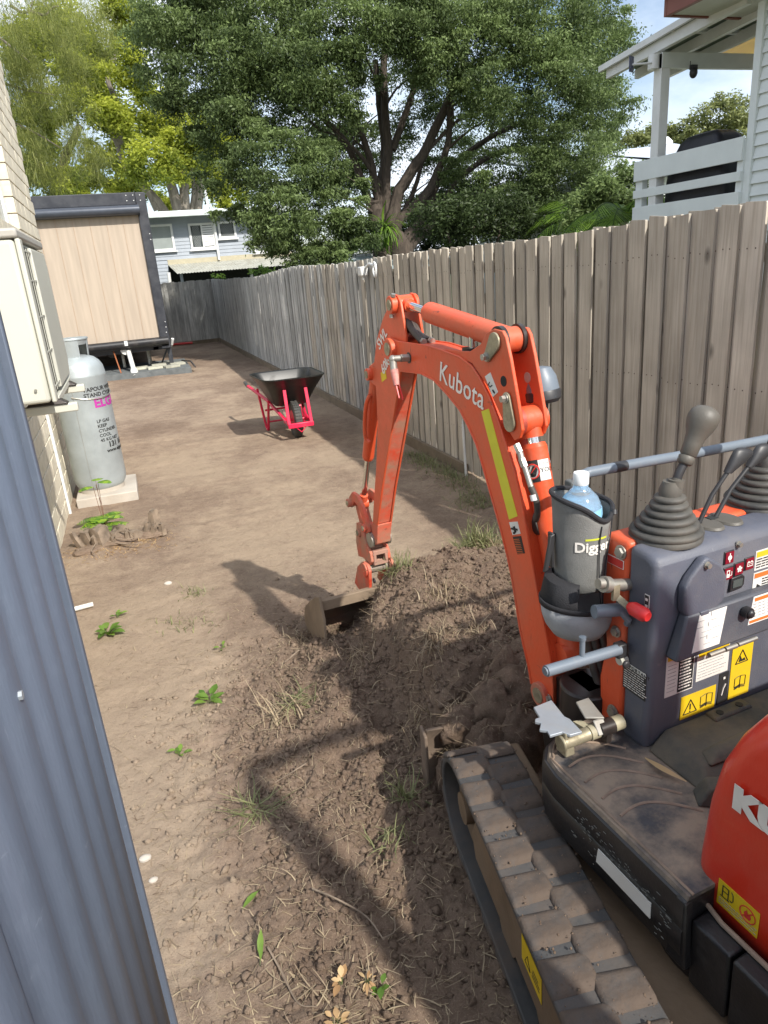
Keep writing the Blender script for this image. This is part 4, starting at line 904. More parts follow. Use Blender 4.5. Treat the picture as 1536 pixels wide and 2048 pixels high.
# understory behind the fence
def ppl(name, specs, Y, per, ls, mt, lab, cat='shrub', trunk=True, group=None, **kw):
    e_ = at(specs[0][0], 560, Y); r_ = empty(name, (e_[0], Y, 0), label=lab, cat=cat, group=group)
    bb = []
    for px, py, rp in specs:
        c = at(px, py, Y); dep = float((c-np.array([0, 0, CAM_H])) @ FW); bb.append((c[0]-e_[0], c[1]-Y, c[2], rp/_f*dep, (rp/60)**2))
    foliage('foliage', bb, per, ls, mt, r_, **kw)
    if trunk:
        q = MB(); 
        for b_ in bb[:3]: limbs(q, [([(0, 0, -.1), (b_[0]*.4, .02, b_[2]*.5), (b_[0]*.8, .05, b_[2]*.95)], .05, .02)], 7)
        obj('stem', q, bark_m, r_)
    return r_
ppl('garden_shrub', [(680, 470, 46), (720, 500, 34), (640, 505, 34), (600, 515, 26)], 16.8, 3000, (.05, .1), leaf_yel, 'leafy yellow green shrub left of the trunk behind the fence')
ppl('garden_shrub', [(860, 470, 60), (900, 430, 60), (960, 400, 60), (830, 440, 40)], 17.5, 4200, (.06, .12), leaf_shade_tone, 'tall dense shrub coloured for crown shade behind the right limbs of the spreading tree')
ppl('garden_shrub', [(950, 430, 60), (880, 440, 50), (1020, 430, 60), (1090, 430, 46), (900, 470, 36), (1150, 430, 44)], 13, 4200, (.05, .1), leaf_shade_tone, 'shrub coloured for crown shade right of the trunk behind the fence')
ppl('garden_shrub', [(1200, 400, 50), (1165, 425, 36), (1240, 370, 44), (1235, 420, 36)], 11.5, 3800, (.06, .12), leaf_fig, 'green shrub beside the palm next to the veranda')
ppl('small_shrub', [(520, 541, 13), (540, 538, 10), (505, 545, 8)], 21.2, 3800, (.05, .1), leaf_weed, 'bright green sapling top above the far end of the side fence', trunk=False)
ppl('small_shrub', [(430, 553, 8), (446, 552, 6)], 21.2, 3800, (.05, .1), leaf_weed, 'small green weed over the corner of the back fence', trunk=False)
ppl('shade_toned_shrub', [(640, 520, 40), (740, 505, 40), (830, 500, 30)], 17.5, 3000, (.06, .12), leaf_shade_tone, 'shrub coloured for crown shade at the foot of the spreading tree')

def palm(loc, H_, nf, ln, lab):
    r_ = empty('palm', (loc[0], loc[1], 0), label=lab, cat='palm')
    q = MB(); limbs(q, [([(0, 0, -.1), (.03, 0, H_*.5), (0, 0, H_)], .09, .06)], 10); obj('trunk', q, bark_lt, r_)
    for k in range(nf):
        a = 2*pi*k/nf+random.uniform(-.25, .25); e = random.uniform(.3, 1.2); pts = []; p = Vector((0, 0, H_)); L0 = ln*random.uniform(.8, 1.1)
        V = []; T = []
        for j in range(14):
            pts.append(p.copy()); p = p+Vector((cos(a)*cos(e), sin(a)*cos(e), sin(e)))*L0/14; e -= .14
        mbv = []
        for j in range(1, 14):
            for sgn in (-1, 1):
                for dd in (0, .5):
                    b0 = pts[j-1].lerp(pts[j], dd); ll = .34*sin(pi*(j+dd)/14.5)**.6*ln/1.3; dirv = Vector((-sin(a)*sgn, cos(a)*sgn, -.55))*ll+(pts[j]-pts[j-1])*2.2
                    sdv = (pts[j]-pts[j-1]).normalized()*.014
                    V += [b0-sdv, b0+sdv, b0+dirv*.6+sdv, b0+dirv]; T += [RNG.random()]*4
        V = np.array([tuple(v) for v in V]); fr_ = raw('frond', V, np.arange(len(V)).reshape(-1, 4), leaf_palm, r_, tone=np.array(T))
        q = MB(); q.tube(pts, .009, n=5); obj('midrib', q, leaf_palm, fr_)
palm(at(1250, 400, 9.6), 2.0, 11, 1.25, 'bright green palm beside the veranda railing')
palm(at(1165, 420, 12), 2.1, 10, 1.5, 'palm with arching fronds low behind the fence near the veranda')
palm(at(915, 430, 16), 2.3, 9, 1.5, 'shaded palm behind the right limbs of the spreading tree')

# trees beyond the blue house
def big(name, Y, bx, specs, paths, per, ls, mt, bark, lab, **kw):
    e_ = at(bx, 440, Y); r_ = empty(name, (e_[0], Y, 0), label=lab, cat='tree'); bb = []
    for px, py, rp in specs:
        yy = Y+random.uniform(-1.5, 1.5); c = at(px, py, yy); dep = float((c-np.array([0, 0, CAM_H])) @ FW); bb.append((c[0]-e_[0], c[1]-Y, c[2], rp/_f*dep, (rp/60)**2))
    foliage('crown', bb, per, ls, mt, r_, **kw)
    for k, (pp, a, b_) in enumerate(paths):
        q = MB(); P_ = [Vector(at(px, py, Y)-np.array([e_[0], Y, 0])) for px, py in pp]
        if k == 0: P_ = [Vector((P_[0].x, 0, -.2))]+P_
        limbs(q, [(P_, a, b_)], 9); obj('trunk' if k == 0 else 'limb', q, bark, r_)
    return r_
big('yellow_green_tree', 33, 375, [(410, 300, 40), (385, 330, 34), (430, 260, 44), (350, 345, 26), (250, 130, 42), (275, 60, 46), (215, 230, 44), (150, 200, 40), (300, 320, 50), (350, 290, 36), (320, 250, 36), (235, 355, 30), (270, 385, 24), (60, 250, 44), (90, 215, 36), (190, 120, 36), (150, 130, 34), (280, 180, 34), (230, 20, 40), (130, 350, 36), (160, 385, 22)],
    [([(372, 420), (368, 360), (352, 330), (330, 300)], .24, .13), ([(395, 420), (402, 360), (405, 330), (420, 280)], .20, .12), ([(384, 420), (388, 370), (380, 310)], .12, .07), ([(358, 420), (340, 360), (332, 330)], .25, .15), ([(330, 425), (300, 385), (255, 340), (235, 290), (205, 235), (170, 195)], .2, .08), ([(315, 420), (290, 370), (280, 330)], .16, .1), ([(240, 290), (230, 200), (215, 150), (240, 90)], .14, .07), ([(420, 300), (440, 240), (470, 180)], .2, .1)],
    8200, (.12, .24), leaf_yel, bark_lt, 'yellow green tree with pale bare limbs behind the blue grey house', droop=.2, clump=.24)
big('dark_gum', 38, 120, [(60, 100, 60), (140, 60, 60), (200, 150, 50), (320, 230, 50), (380, 330, 44), (60, 380, 30), (110, 365, 34), (170, 350, 34), (90, 300, 40), (200, 300, 34), (20, 330, 40), (250, 250, 40), (420, 350, 46), (470, 380, 34), (450, 420, 20), (330, 400, 30)],
    [([(110, 400), (125, 330), (160, 250)], .3, .15), ([(120, 380), (80, 330), (50, 260)], .16, .08)], 4200, (.16, .3), leaf_yel, bark_m, 'dense leafy tree far behind the tiny house', droop=.3, clump=.26)
# casuarina: hanging needle sprays
ce = at(40, 300, 19); cs = empty('casuarina', (ce[0]-1.5, 19, 0), label='casuarina with wispy drooping needles above the brick wall', cat='tree')
co = np.array([ce[0]-1.5, 19, 0]); PP = []
for px, py, rp, den in [(30, 50, 60, 1), (90, 20, 60, 1), (60, 130, 55, 1), (120, 80, 50, .9), (150, 150, 36, .5), (30, 210, 55, 1), (100, 200, 46, .7), (170, 30, 50, .8), (70, 290, 40, .7), (150, 270, 40, .8), (180, 310, 30, .8), (60, 345, 26, .7), (110, 330, 36, .7), (30, 130, 50, 1), (210, 60, 40, .4), (20, 280, 30, .8)]:
    nc = int(7*den+2)
    for k in range(nc):
        c = at(px+RNG.normal()*rp*.45, py+RNG.normal()*rp*.45, 19+RNG.normal()*.8)-co
        PP.append(c+RNG.normal(size=(int(190), 3))*np.array([.13, .13, .2]))
PP = np.concatenate(PP)
strips('needle_sprays', PP, (.18, .42), (.006, .012), leaf_cas, lean=-.95, curl=.5, seg=3, parent=cs)
q = MB(); limbs(q, [([(-.4, 0, -.1), (-.3, 0, 3), (-.1, 0, 6), (.1, 0, 9)], .28, .12)], 10); obj('trunk', q, bark_m, cs)
for pts in ([(20, 10), (45, 25), (60, 20), (65, 2)], [(60, 22), (90, 30), (105, 15), (118, 12)], [(-20, 60), (30, 100), (60, 125)], [(10, 240), (60, 260), (120, 295)], [(-10, 160), (50, 180), (110, 190)]):
    q = MB(); limbs(q, [([Vector(at(a, b_, 18.8)-co) for a, b_ in pts], .035, .012)], 6); obj('limb', q, bark_lt, cs)
# far hill trees right
for i, (lab, Y, sp) in enumerate([('tall pointed gum crown on the skyline behind the veranda', 60, [(1432, 205, 20), (1445, 235, 40), (1490, 225, 34), (1400, 250, 36), (1460, 265, 40), (1520, 240, 34), (1375, 268, 22)]),
                                  ('lower pale gum thicket left of the veranda post skyline', 62, [(1290, 268, 26), (1265, 272, 20), (1230, 275, 24), (1310, 262, 20), (1340, 270, 24), (1280, 278, 18), (1365, 280, 26), (1250, 285, 14), (1410, 282, 26), (1330, 285, 22)])]):
    ppl('distant_gum', sp, Y, 3800, (.28, .5), leaf_far, lab, cat='tree', droop=.2, clump=.24)
# ------------------------------------------------------------------ wheelbarrow
bh = Vector((.0, 1, 0)); bang = atan2(bh.y, bh.x)-pi/2
wbz = float(H(1.49, 7.28))
wbr = empty('wheelbarrow', (1.50, 7.26, wbz-.005), bang, label='wheelbarrow with black tray and pink red frame on the bare soil', cat='wheelbarrow')
mb = MB(); mb.lathe([(.10, -.03), (.135, -.042), (.17, -.043), (.188, -.030), (.193, 0), (.188, .030), (.17, .043), (.135, .042), (.10, .03)], (0, 0, .192), (1, 0, 0), n=40); wh = obj('tyre', mb, tyre_m, wbr)
tr = None
for k in range(36):
    a = 2*pi*k/36
    for sx in (-1, 1):
        if tr is None: mb = MB(); mb.box((-.014, -.005, -.003), (.014, .005, .004)); tr = obj('tread_block', mb, tyre_m, wh); o = tr
        else: o = tr.copy(); COL.objects.link(o); o.parent = wh
        o.location = (sx*.018, .1925*sin(a), .192+.1925*cos(a)); o.rotation_euler = (-a, 0, sx*.35)
mb = MB(); mb.cyl((-.035, 0, .192), (.035, 0, .192), .102, n=28); mb.cyl((-.11, 0, .192), (.11, 0, .192), .012, n=10); obj('wheel_rim', mb, barrow_pink, wbr)
for sx in (-1, 1):
    mb = MB(); mb.tube([(sx*.115, -.24, .175), (sx*.125, .05, .22), (sx*.19, .5, .345), (sx*.29, .9, .44), (sx*.31, 1.0, .455)], .018, n=10); obj('side_rail', mb, barrow_pink, wbr)
    mb = MB(); mb.tube([(sx*.31, .99, .453), (sx*.315, 1.14, .48)], .021, n=10); obj('handle_grip', mb, tyre_m, wbr)
    mb = MB(); q = spline([(sx*.19, .42, .35), (sx*.205, .50, .12), (sx*.21, .54, .015), (sx*.215, .60, .015), (sx*.225, .64, .12), (sx*.245, .74, .45)], 4); mb.tube(q, .0145, n=8); obj('leg', mb, barrow_pink, wbr)
    mb = MB(); mb.box((-.017, -.007, 0), (.017, .007, .40)); o = obj('tray_strut', mb, barrow_pink, wbr, bevel=.003); o.location = (sx*.118, -.225, .19); o.rotation_euler = (radians(-13), radians(-sx*1), 0)
    mb = MB(); mb.prism([(-.235, .155), (-.13, .165), (-.17, .26), (-.22, .24)], sx*.118-.006, sx*.118+.006, 'x'); obj('gusset', mb, barrow_pink, wbr)
    mb = MB(); mb.box((sx*.11-.012, -.02, .165), (sx*.11+.012, .03, .22)); obj('axle_bracket', mb, barrow_pink, wbr)
mb = MB(); mb.box((-.135, -.262, .150), (.135, -.230, .200)); obj('front_bar', mb, barrow_pink, wbr, bevel=.006)
mb = MB(); mb.tube([(-.05, -.245, .15), (0, -.25, .10), (.05, -.245, .15)], .006, n=6); obj('tipping_loop', mb, barrow_pink, wbr)
mb = MB(); mb.tube([(-.21, .60, .22), (.21, .60, .22)], .012); mb.tube([(-.19, .42, .35), (.19, .42, .35)], .014); mb.tube([(-.205, .52, .1), (.205, .52, .1)], .010); obj('cross_brace', mb, barrow_pink, wbr)
def rr(cx, cy, hx_, hy_, r, z, n=7, tz=0, fx=0):
    out = []
    for (sx, sy, a0) in ((1, 1, 0), (-1, 1, 90), (-1, -1, 180), (1, -1, 270)):
        for k in range(n):
            a = radians(a0+90*k/(n-1)); x = cx+sx*(hx_-r)+r*cos(a); y = cy+sy*(hy_-r)+r*sin(a); hxx = 1-fx*max(0, -(y-cy))/hy_
            out.append((x*hxx, y, z+tz*(y-cy)))
    return out
tray = MB(); rings = [rr(0, .27, .17, .20, .07, .335), rr(0, .265, .19, .23, .08, .36), rr(0, .20, .27, .33, .10, .52, fx=.10), rr(0, .16, .335, .43, .13, .655, tz=-.02, fx=.10), rr(0, .16, .352, .445, .14, .658, tz=-.02, fx=.10), rr(0, .16, .352, .445, .14, .645, tz=-.02, fx=.10), rr(0, .16, .342, .437, .13, .644, tz=-.02, fx=.10)]
inner = [rr(0, .16, .328, .423, .125, .645, tz=-.02, fx=.10), rr(0, .20, .262, .32, .10, .52, fx=.10), rr(0, .265, .182, .22, .08, .37), rr(0, .27, .16, .19, .07, .345)]
n_ = len(rings[0]); allr = rings[::-1][2:][::-1]
seq = [rings[0], rings[1], rings[2], rings[6], rings[5], rings[4], rings[3], inner[0], inner[1], inner[2], inner[3]]
vs = sum(seq, []); fs = [(a*n_+k, a*n_+(k+1) % n_, (a+1)*n_+(k+1) % n_, (a+1)*n_+k) for a in range(len(seq)-1) for k in range(n_)]
fs += [list(range(n_))[::-1], [(len(seq)-1)*n_+k for k in range(n_)]]
tray.add(vs, fs); obj('tray', tray, barrow_tray, wbr, ang=50)
bl = None
for sx in (-1, 1):
    for z in (.50, .545):
        mb = MB(); mb.cyl((sx*.113, -.128-(z-.5)*.0, z), (sx*.113, -.150-(z-.5)*.0, z), .010, n=10); obj('bolt', mb, steel, wbr)

# ------------------------------------------------------------------ weeds, tufts, sods, stump
def tuft(x, y, n, ln, lab, mt=grass_gn, wd=(.002, .006), r=.03, lean=1.0, cat='grass tuft', name='grass_tuft', curl=.9, stf=False):
    P = np.stack([x+RNG.normal(size=n)*r, y+RNG.normal(size=n)*r], 1); z = H(P[:, 0], P[:, 1]); P3 = np.stack([P[:, 0], P[:, 1], z-.003], 1)
    o = strips(name, P3, ln, wd, mt, lean=lean, curl=curl, seg=4, kind='stuff' if stf else 'thing')
    o['label'] = lab
    if not stf: o['category'] = cat
    return o
tuft(1.53, 3.16, 800, (.05, .17), 'large green grassy sod on the soil heap beside the boom', r=.075, wd=(.003, .008))
tuft(1.72, 3.18, 420, (.04, .13), 'dry straw covered sod right of the green grassy sod', mt=straw_m, r=.08)
tuft(1.56, 3.06, 120, (.04, .12), 'small straw tuft at the foot of the green sod', mt=straw_m, r=.06)
tuft(.96, 2.72, 130, (.05, .13), 'drooping grass tuft hanging beside the bucket', r=.03)
tuft(1.42, 2.38, 90, (.05, .14), 'green grass blades lying on the heap near the boom', r=.03, wd=(.004, .008), lean=.6)
tuft(1.02, 2.38, 110, (.04, .12), 'dry grass tuft half way down the soil heap', mt=straw_m, r=.05)
tuft(.86, 2.12, 150, (.04, .13), 'pale grass tuft on the lip of the soil heap', mt=straw_m, r=.04)
tuft(1.02, 2.10, 70, (.03, .10), 'dry little tuft on the heap beside the pale one', mt=straw_m, r=.025)
tuft(.30, 2.34, 90, (.06, .20), 'straw coloured grass clump lying left of the heap', mt=straw_m, r=.04, lean=.6, wd=(.003, .007))
tuft(.37, 2.36, 60, (.06, .18), 'green bent grass blades beside the straw clump', r=.03, lean=.7, wd=(.003, .007))
tuft(.57, 1.74, 70, (.05, .12), 'green grass sprig left of the rubber track', r=.018)
tuft(.455, 1.60, 60, (.03, .09), 'thin pale green tuft in the sun strip', r=.03)
tuft(.11, 1.90, 60, (.06, .16), 'flattened yellowish grass spray on the sunlit soil', r=.02, lean=.4, wd=(.003, .006))
tuft(.085, 3.745, 80, (.03, .08), 'small green tuft in the middle of the yard', r=.04)
tuft(-.03, 3.40, 90, (.02, .06), 'low green patch of grass on the pale soil', r=.06)
tuft(.10, 3.35, 50, (.02, .05), 'sparse low grass in the dark soil patch', r=.06)
tuft(.66, 2.42, 80, (.03, .11), 'dry tuft on the left shoulder of the heap', mt=straw_m, r=.05)
tuft(.50, 2.95, 50, (.02, .07), 'small tuft by the left end of the bucket', mt=straw_m, r=.04)
tuft(.72, 1.98, 50, (.04, .1), 'straw tuft in the trench before the blade', mt=straw_m, r=.03)
tuft(2.22, 4.75, 1500, (.03, .10), 'strip of green grass along the foot of the paling fence', r=0, stf=True) if False else None
gx_ = np.stack([2.20+RNG.normal(size=2600)*.07, 4.1+1.7*RNG.random(2600)], 1); gx_ = gx_[RNG.random(2600) < .35+.6*vnoise(gx_[:, 0]*7, gx_[:, 1]*4)]
gx_[:, 0] -= .22*np.clip(4.7-gx_[:, 1], 0, .5); gx_[:, 0] = np.minimum(gx_[:, 0], 2.34)
o = strips('fence_grass', np.column_stack([gx_, H(gx_[:, 0], gx_[:, 1])]), (.03, .10), (.003, .006), grass_gn, lean=.9, curl=.8, seg=3); o['label'] = 'green grass growing along the foot of the paling fence'
gx_ = np.stack([1.9+.45*RNG.random(2600), 1.1+2.3*RNG.random(2600)], 1)
o = strips('fence_straw', np.column_stack([gx_, H(gx_[:, 0], gx_[:, 1])]), (.03, .10), (.002, .004), straw_m, lean=.5, curl=.8, seg=3); o['label'] = 'dry trampled grass behind the digger along the fence'

def leafy(name, x, y, n, sz, lab, mt=leaf_weed, h=.03, wdt=.55, cat='weed', z=None, up=(.2, .9)):
    z0 = float(H(x, y)) if z is None else z; V = []; T = []; mbs = MB()
    for k in range(n):
        a = RNG.random()*2*pi; e = RNG.uniform(*up); r = RNG.random()*sz*.5
        b0 = np.array([x+cos(a)*r, y+sin(a)*r, z0+h*(.3+.7*RNG.random())]); d = np.array([cos(a)*cos(e), sin(a)*cos(e), sin(e)]); sd = np.array([-sin(a), cos(a), 0]); up_ = np.cross(sd, d)*-1
        l = sz*(.6+.5*RNG.random()); w_ = l*wdt*.5; pts = []
        prof = [(0, .1), (.25, .8), (.5, 1), (.75, .65), (1, .05)]
        for t, ww in prof:
            c = b0+d*l*t+np.array([0, 0, -.25*l*t*t]); V.extend([c-sd*w_*ww+np.array([0, 0, w_*.25*ww]), c, c+sd*w_*ww+np.array([0, 0, w_*.25*ww])]); 
        T += [RNG.random()]*15
        mbs.tube([(x, y, z0-.005), tuple((b0+np.array([x, y, z0]))/2), tuple(b0)], .0012, n=4)
    V = np.array(V); fb = np.array([(3*i+j, 3*i+j+1, 3*i+j+4, 3*i+j+3) for i in range(4) for j in range(2)])
    root_ = empty(name, (x, y, z0), label=lab, cat=cat)
    raw('leaves', V-np.array([x, y, z0]), (fb[None]+15*np.arange(n)[:, None, None]).reshape(-1, 4), mt, root_, tone=np.array(T))
    mbs.v = [(a-x, b_-y, c-z0) for a, b_, c in mbs.v]; obj('stem', mbs, grass_gn, root_)
leafy('weed_seedling', -.378, 3.45, 13, .075, 'bright green broad leaved seedling on pale soil by the steel sheet')
leafy('weed_seedling', -.33, 3.62, 6, .045, 'tiny seedling just beyond the broad leaved one')
leafy('weed_seedling', .04, 2.606, 11, .06, 'bright green seedling left of the soil heap')
leafy('weed_seedling', -.105, 2.31, 7, .035, 'small pale green seedling near the sandy strip')
leafy('weed_seedling', .14, 3.02, 5, .03, 'tiny green seedling beside a clod of soil')
leafy('weed_seedling', .285, 1.17, 6, .03, 'fresh green weed blades near the rubber track')
leafy('fallen_leaf', .075, 1.585, 1, .055, 'single green leaf lying on the soil', cat='leaf', wdt=.3, h=.012, up=(.0, .2))
leafy('fallen_leaf', .02, 1.345, 2, .075, 'long upright green leaf near the steel sheet', cat='leaf', wdt=.22, h=.012, up=(.7, 1.0))
leafy('dead_leaves', -.165+.33, 1.14, 15, .032, 'curled tan dead leaves at the near edge of the dug soil', mt=deadleaf, cat='dead leaves', h=.02, up=(-.1, .6))
leafy('dead_leaves', .26, 1.20, 12, .026, 'pale shrivelled leaves mixed with straw by the curved root', mt=deadleaf, cat='dead leaves', h=.015, up=(-.2, .5), wdt=.3)
tuft(.19, 1.15, 90, (.03, .11), 'tangle of dry runners round the tan dead leaves', mt=straw_m, r=.05, lean=.5)
tuft(.05, 1.28, 60, (.03, .09), 'tangle of dry roots near the long green leaf', mt=straw_m, r=.05, lean=.4)
leafy('dead_leaves', .20, 1.22, 6, .03, 'smaller pinkish brown dead leaves beside the tan ones', mt=deadleaf, cat='dead leaves', h=.02)
def root_strand(pts, r, lab):
    P = [(x, y, float(H(x, y))+dz) for x, y, dz in pts]; mb = MB(); q = spline(P, 5); mb.tube(q, [r*(1-.5*k/len(q)) for k in range(len(q))], n=5); tag(obj('dug_root', mb, stump_m), lab, 'root')
root_strand([(.20, 1.50, .012), (.25, 1.42, .02), (.31, 1.36, .012), (.33, 1.28, .03)], .0035, 'curved pale root on the soil near the dead leaves')
root_strand([(.05, 1.38, .01), (.07, 1.30, .02), (.09, 1.22, .01), (.13, 1.19, .01)], .003, 'thin bent root beside the long green leaf')
root_strand([(.33, 1.28, .03), (.37, 1.31, .02), (.385, 1.35, .01)], .003, 'short forked root tip in the sun strip')
root_strand([(.31, 2.02, .01), (.24, 2.02, .012), (.17, 1.99, .01)], .003, 'straight stick lying across the soil below the grass clump')
root_strand([(.46, 2.75, .01), (.38, 2.70, .02)], .004, 'pale stick on the soil left of the heap')
for (x, y, r, lab) in ((-.242, 1.84, .016, 'white pebble on the sandy soil beside the steel sheet'), (-.222, 1.745, .012, 'smaller cream pebble just before the white one'), (-.05, 3.95, .02, 'pale flat stone in the middle of the yard')):
    mb = MB(); mb.ball((x, y, float(H(x, y))+r*.3), r, 10, (1.2, .9, .6)); tag(obj('pebble', mb, concrete), lab, 'pebble')
mb = MB(); zz = float(H(-.48, 3.82)); mb.tube([(-.62, 3.80, zz+.02), (-.455, 3.83, zz+.018)], .013, n=10); tag(obj('pipe_stub', mb, pvc), 'short white pipe stub poking out beside the steel sheet', 'pipe')

# stump with splintered stems and red roots
sx_, sy_ = -.38, 4.74; sz_ = float(H(sx_, sy_))
stp = empty('tree_stump', (sx_, sy_, sz_), label='splintered old stump with red brown roots before the gas bottle', cat='stump')
def splinter(x, y, r, h, tx=0, ty=0, name='stump_stem', mt=stump_m):
    mb = MB(); n = 12; rows = []
    for j in range(6):
        t = j/5; rows.append([(x+tx*t+r*(1.35-.45*t)*cos(a)*(1+.22*sin(3*a+x*9)+random.uniform(-.08, .08)), y+ty*t+r*(1.35-.45*t)*sin(a)*(1+.2*cos(4*a)+random.uniform(-.08, .08)), -.03+(h*.85+.03)*t+(random.uniform(-.012, .02) if j == 5 else 0)) for a in np.linspace(0, 2*pi, n+1)[:-1]])
    vs = sum(rows, []); fs = [(a*n+k, a*n+(k+1) % n, (a+1)*n+(k+1) % n, (a+1)*n+k) for a in range(5) for k in range(n)]+[[5*n+k for k in range(n)]]
    mb.add(vs, fs); return obj(name, mb, mt, stp, ang=50)
for a in ((-.03, 0, .055, .12, -.02, .01), (-.10, .05, .04, .10, -.03, 0), (.05, .03, .045, .06, 0, 0), (-.16, .03, .022, .09, -.05, .02), (-.02, .1, .03, .08, 0, .02), (.30, .10, .035, .15, .01, 0), (.24, .06, .022, .07, .02, 0), (.17, .02, .04, .035, 0, 0), (.35, .03, .02, .05, 0, 0), (.12, -.02, .025, .06, .01, 0), (.08, .09, .03, .07, 0, .01), (-.07, -.03, .02, .07, -.01, -.02), (.02, -.05, .018, .05, .02, -.02), (.28, .03, .018, .06, .02, -.01)): splinter(*a)
for p in ([(.02, -.03, .04), (.10, -.10, .03), (.20, -.09, .02)], [(.0, -.05, .02), (.12, -.15, .01), (.22, -.19, .012)], [(-.06, -.03, .03), (-.10, -.14, .01), (-.08, -.2, 0)], [(.05, .02, .05), (.13, -.03, .06), (.17, -.12, .04)]):
    mb = MB(); q = spline(p, 4); mb.tube(q, [.006*(1-.6*k/len(q)) for k in range(len(q))], n=6); obj('root', mb, stump_m, stp)
lumps('stump_soil', [(sx_+.02, sy_+.02, sz_-.01, .17, .12, .035), (sx_+.25, sy_+.06, sz_-.02, .12, .08, .03), (sx_-.12, sy_-.06, sz_-.02, .10, .07, .03)], dmp=.6, label='crumbly soil heaped round the stump')
def rs_st(n):
    x = sx_+.05+RNG.normal(size=n)*.17; y = sy_-.02+RNG.normal(size=n)*.10; return np.stack([x, y], 1)
strips('bark_chips', rs_st(900), (.012, .05), (.002, .007), deadleaf, lean=.35, label='orange bark chips and splinters round the stump')
# feathery wattle seedling
fx_, fy_ = -.40, 4.98; fz_ = float(H(fx_, fy_)); fr = empty('feathery_seedling', (fx_, fy_, fz_), label='bright green feathery seedling growing from the stump before the gas bottle', cat='plant')
V = []; T = []; stm = MB()
for k in range(26):
    a = RNG.random()*2*pi; h0 = RNG.uniform(.06, .16); ln = RNG.uniform(.10, .17); 
    if k > 22: h0 = .36+.03*k % .06; ln = .10
    p = Vector((cos(a)*.02, sin(a)*.02, h0)); d = Vector((cos(a), sin(a), .25)); pts = []
    for j in range(12):
        pts.append(p.copy()); p = p+d*ln/12; d.z -= .07
    stm.tube([(0, 0, 0), (p.x*.1, p.y*.1, h0*.6), tuple(pts[0])], .002, n=4)
    for j in range(1, 12):
        for sg in (-1, 1):
            sd = Vector((-sin(a)*sg, cos(a)*sg, -.12)); L0 = .034*sin(pi*(j+.8)/13)+.006; b0 = pts[j]; t = (pts[j]-pts[j-1]).normalized()*.0046
            V += [b0-t, b0+t, b0+sd*L0+t, b0+sd*L0-t]; T += [RNG.random()]*4
stm.tube([(0, 0, 0), (.01, 0, .2), (.0, 0, .37)], .002, n=4)
V = np.array([tuple(v) for v in V]); raw('leaves', V, np.arange(len(V)).reshape(-1, 4), leaf_feather, fr, tone=np.array(T)); obj('stem', stm, root_m, fr)

# ------------------------------------------------------------------ corrugated steel sheet at the left, beside the camera
cx0 = -.176
cg = empty('steel_fence_panel', (cx0, .5, 0), label='blue grey corrugated steel panel standing close at the left edge', cat='steel panel')
mb = MB(); y0_, y1_ = -.9, .64; N_ = int((y1_-y0_)/.004); vs = []; 
for k in range(N_+1):
    y = y0_+(y1_-y0_)*k/N_; ph = ((y+2)/.122) % 1; xo = .0075*(np.tanh(1.3*cos(2*pi*ph))/np.tanh(1.3))
    vs += [(xo, y, 0), (xo, y, 1.95)]
mb.add(vs, [(2*k, 2*k+1, 2*k+3, 2*k+2) for k in range(N_)])
o = obj('corrugated_sheet', mb, colorbond, cg, ang=60); md = o.modifiers.new('t', 'SOLIDIFY'); md.thickness = .0012
mb = MB(); mb.box((-.03, .632, 0), (.011, .652, 1.95)); obj('edge_trim', mb, colorbond, cg, bevel=.003)
for z in (.82, .3, 1.6):
    mb = MB(); mb.box((-.05, -.9, z), (-.012, .63, z+.05)); obj('rail', mb, colorbond, cg)
mb = MB(); mb.cyl((.004, .19, 1.276), (.012, .19, 1.276), .005, n=6); obj('screw', mb, zinc_blue, cg)
# ------------------------------------------------------------------ mini excavator (part meshes in machine axes: s right, u forward, z up)
A_ = radians(4)          # the upper body looks 4 degrees left of the yard's axis
def MW(s, u, z): return Vector((s*cos(A_)-u*sin(A_), s*sin(A_)+u*cos(A_), z))
OS, OU = 1.10, .80
ex = empty('mini_excavator', tuple(MW(OS, OU, 0)), A_, label='orange mini excavator digging a heap of soil, black rubber tracks', cat='excavator')
def e(name, mb, mt, parent=None, **kw):
    par = parent or ex
    mb.v = [(a-OS, b_-OU, c) for a, b_, c in mb.v]; return obj(name, mb, mt, par, **kw)
def el(v): return (v[0]-OS, v[1]-OU, v[2])
def inset(poly, d):
    n = len(poly); out = []; ar = sum(poly[i][0]*poly[(i+1) % n][1]-poly[(i+1) % n][0]*poly[i][1] for i in range(n)); sg = 1 if ar > 0 else -1
    for i in range(n):
        a, b_, c = Vector(poly[i-1]), Vector(poly[i]), Vector(poly[(i+1) % n]); t1 = (b_-a).normalized(); t2 = (c-b_).normalized()
        n1 = Vector((-t1.y, t1.x))*sg; n2 = Vector((-t2.y, t2.x))*sg; m_ = n1+n2; m_ = m_/max(.35, m_.length_squared)*2 if m_.length > 1e-6 else n1
        out.append(tuple(b_+m_*d*.5*1.0))
    return out

